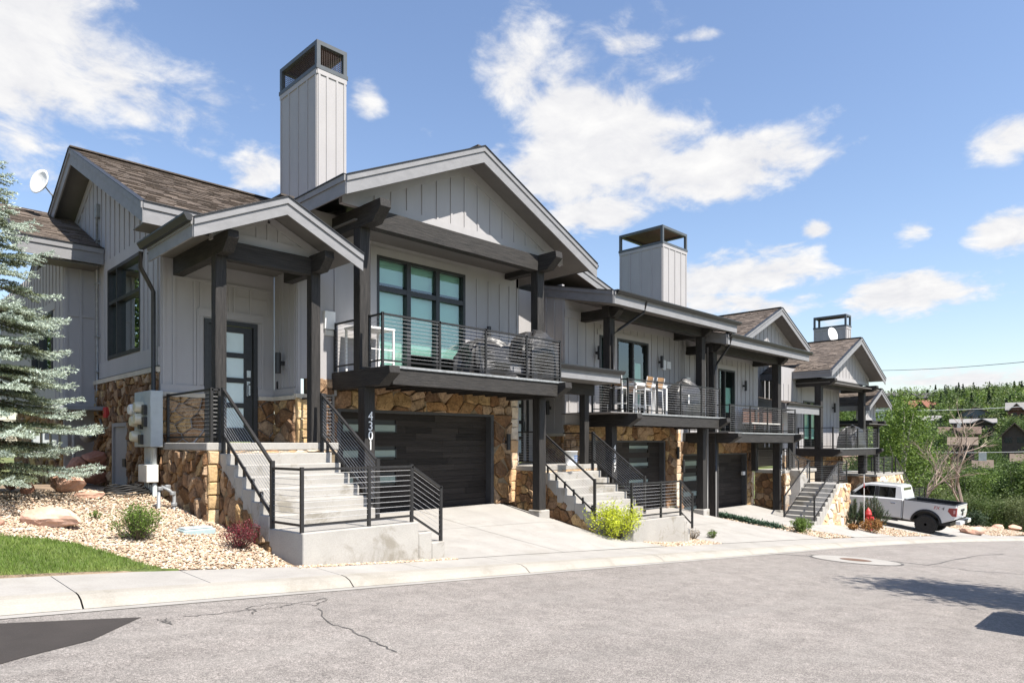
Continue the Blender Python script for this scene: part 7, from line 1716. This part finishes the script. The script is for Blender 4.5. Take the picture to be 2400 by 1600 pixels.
    fr = [(3.44, .58), (3.44, 1.37), (4.60, 1.24), (4.80, 1.10), (4.82, .62), (4.27, .60)] + [(a, b) for a, b in arc(WB, zc_ + .05, .56, 12, 130) if a > 3.45]
    MB().prism([(-HW, y, z) for y, z in fr], (2 * HW, 0, 0)).build('bonnet', 'truck_white', T, bevel=.05, fix=True)
    MB().box(-HW + .02, HW - .02, 4.78, 4.98, .5, .78).build('front_bumper', 'chrome', T, bevel=.04); MB().box(-.7, .7, 4.8, 4.85, .8, 1.12).build('grille', 'truck_black', T)
    MB().box(-HW + .18, HW - .18, -.9, 4.6, .45, .62).build('chassis', 'truck_black', T)
    # rear bumper
    b = MB().box(-HW + .02, HW - .02, -1.33, -1.12, .58, .76).build('rear_bumper', 'truck_white', T, bevel=.03); MB().box(-.42, .42, -1.35, -1.12, .762, .785).build('bumper_step', 'truck_black', T); MB().box(-.22, .22, -1.345, -1.33, .60, .75).build('number_plate_recess', 'truck_black', T)
    for s in (-1, 1): 
        MB().prism([(s * (HW + .006), y, z) for y, z in ((-1.14, .92), (-1.15, 1.30), (-.84, 1.28), (-.80, 1.12), (-.98, .92))], (-s * .14, 0, 0)).build('tail_light', 'tail_red', T, bevel=.015, fix=True)
        MB().box(s * (HW + .012) - .004, s * (HW + .012) + .004, -1.10, -1.03, 1.05, 1.20).build('tail_light_lens', 'tail_clear', T)
        for cy in (0, WB):
            o_, i_ = arc(cy, zc_ + .05, .63, 8, 172), arc(cy, zc_ + .05, .54, 8, 172); mb = MB()
            for k in range(len(o_) - 1): mb.hexa([(s * (HW - .05), *i_[k]), (s * (HW + .045), *i_[k]), (s * (HW + .045), *i_[k + 1]), (s * (HW - .05), *i_[k + 1]), (s * (HW - .05), *o_[k]), (s * (HW + .02), *o_[k]), (s * (HW + .02), *o_[k + 1]), (s * (HW - .05), *o_[k + 1])])
            mb.build('wheel_arch', 'truck_black', T)
            x = s * (HW - .10)
            tw = MB().lathe((x, cy, zc_), [(.24, -.13), (.38, -.145), (wr - .01, -.12), (wr, -.08), (wr, .08), (wr - .01, .12), (.38, .145), (.24, .13)], 36, 'X').build('wheel', 'tyre', T)
            tr_ = MB()
            for k in range(36):
                a = 2 * pi * k / 36
                for q in (-1, 1): tr_.bar((x + q * .02, cy + (wr + .004) * cos(a), zc_ + (wr + .004) * sin(a)), (x + q * .125, cy + (wr + .0) * cos(a + .07), zc_ + (wr + .0) * sin(a + .07)), .04, .025, up=(0, cos(a), sin(a)))
            stuff(tr_.build('tread_block', 'tyre', tw))
            rimm = MB().lathe((x, cy, zc_), [(.245, -.12), (.26, .12), (.24, .125), (.215, .02), (.0, .02)] if s > 0 else [(.245, .12), (.26, -.12), (.24, -.125), (.215, -.02), (.0, -.02)], 28, 'X').build('rim', 'rim', tw)
            for k in range(8):
                a = 2 * pi * k / 8
                for da in (-.10, .10): MB().bar((x + s * .10, cy + .05 * cos(a), zc_ + .05 * sin(a)), (x + s * .115, cy + .235 * cos(a + da), zc_ + .235 * sin(a + da)), .035, .03, up=(1, 0, 0)).build('spoke', 'rim', tw)
            MB().lathe((x + s * .10, cy, zc_), [(.06, 0), (.055, s * .03), (.0, s * .03)], 14, 'X').build('hub_cap', 'chrome', tw)
        MB().box(s * (HW - .02), s * (HW + .10), 1.1, 3.2, .44, .49).build('side_step', 'truck_black', T, bevel=.015)
    MB().lathe((-HW, .62, 1.16), [(.0, 0), (.085, 0), (.085, -.004), (.075, -.006), (.0, -.006)], 20, 'X').build('fuel_door', 'truck_white', T)
    M_ = Matrix.Translation((-HW - .004, -.50, 1.16)) @ Matrix.Rotation(-pi / 2, 4, 'Z') @ Matrix.Rotation(pi / 2, 4, 'X') @ Matrix(((1, .25, 0, 0), (0, 1, 0, 0), (0, 0, 1, 0), (0, 0, 0, 1)))
    text_mesh('FX', .20, 'decal_letters', 'decal_red', Matrix.Translation((0, .12, 0)) @ M_, T, .002); text_mesh('4', .20, 'decal_letters', 'truck_black', Matrix.Translation((0, -.12, 0)) @ M_, T, .002)
    T.location = loc; T.rotation_euler = (pitch, 0, 0); return T
wp = pGar(2172, 1250)
tx, ty = 34.95, 8.20
d_ = ray(2168, 1231); tt = (34.45) / d_.x; wy = d_.y * tt
TR = truck((35.40, wy, zwalk(35.4) + .0), .062, 'white four door pickup truck parked nose in on the far driveway')
gzt = max(zgar(35.4, wy), zwalk(35.4)) + .02; TR.location.z = gzt

T2 = truck((0, 0, 0), 0, 'pickup truck parked across the road out of the picture')
T2.rotation_euler = (0, 0, pi); T2.location = (10.9, -.22, zroad(10.9) + .02)
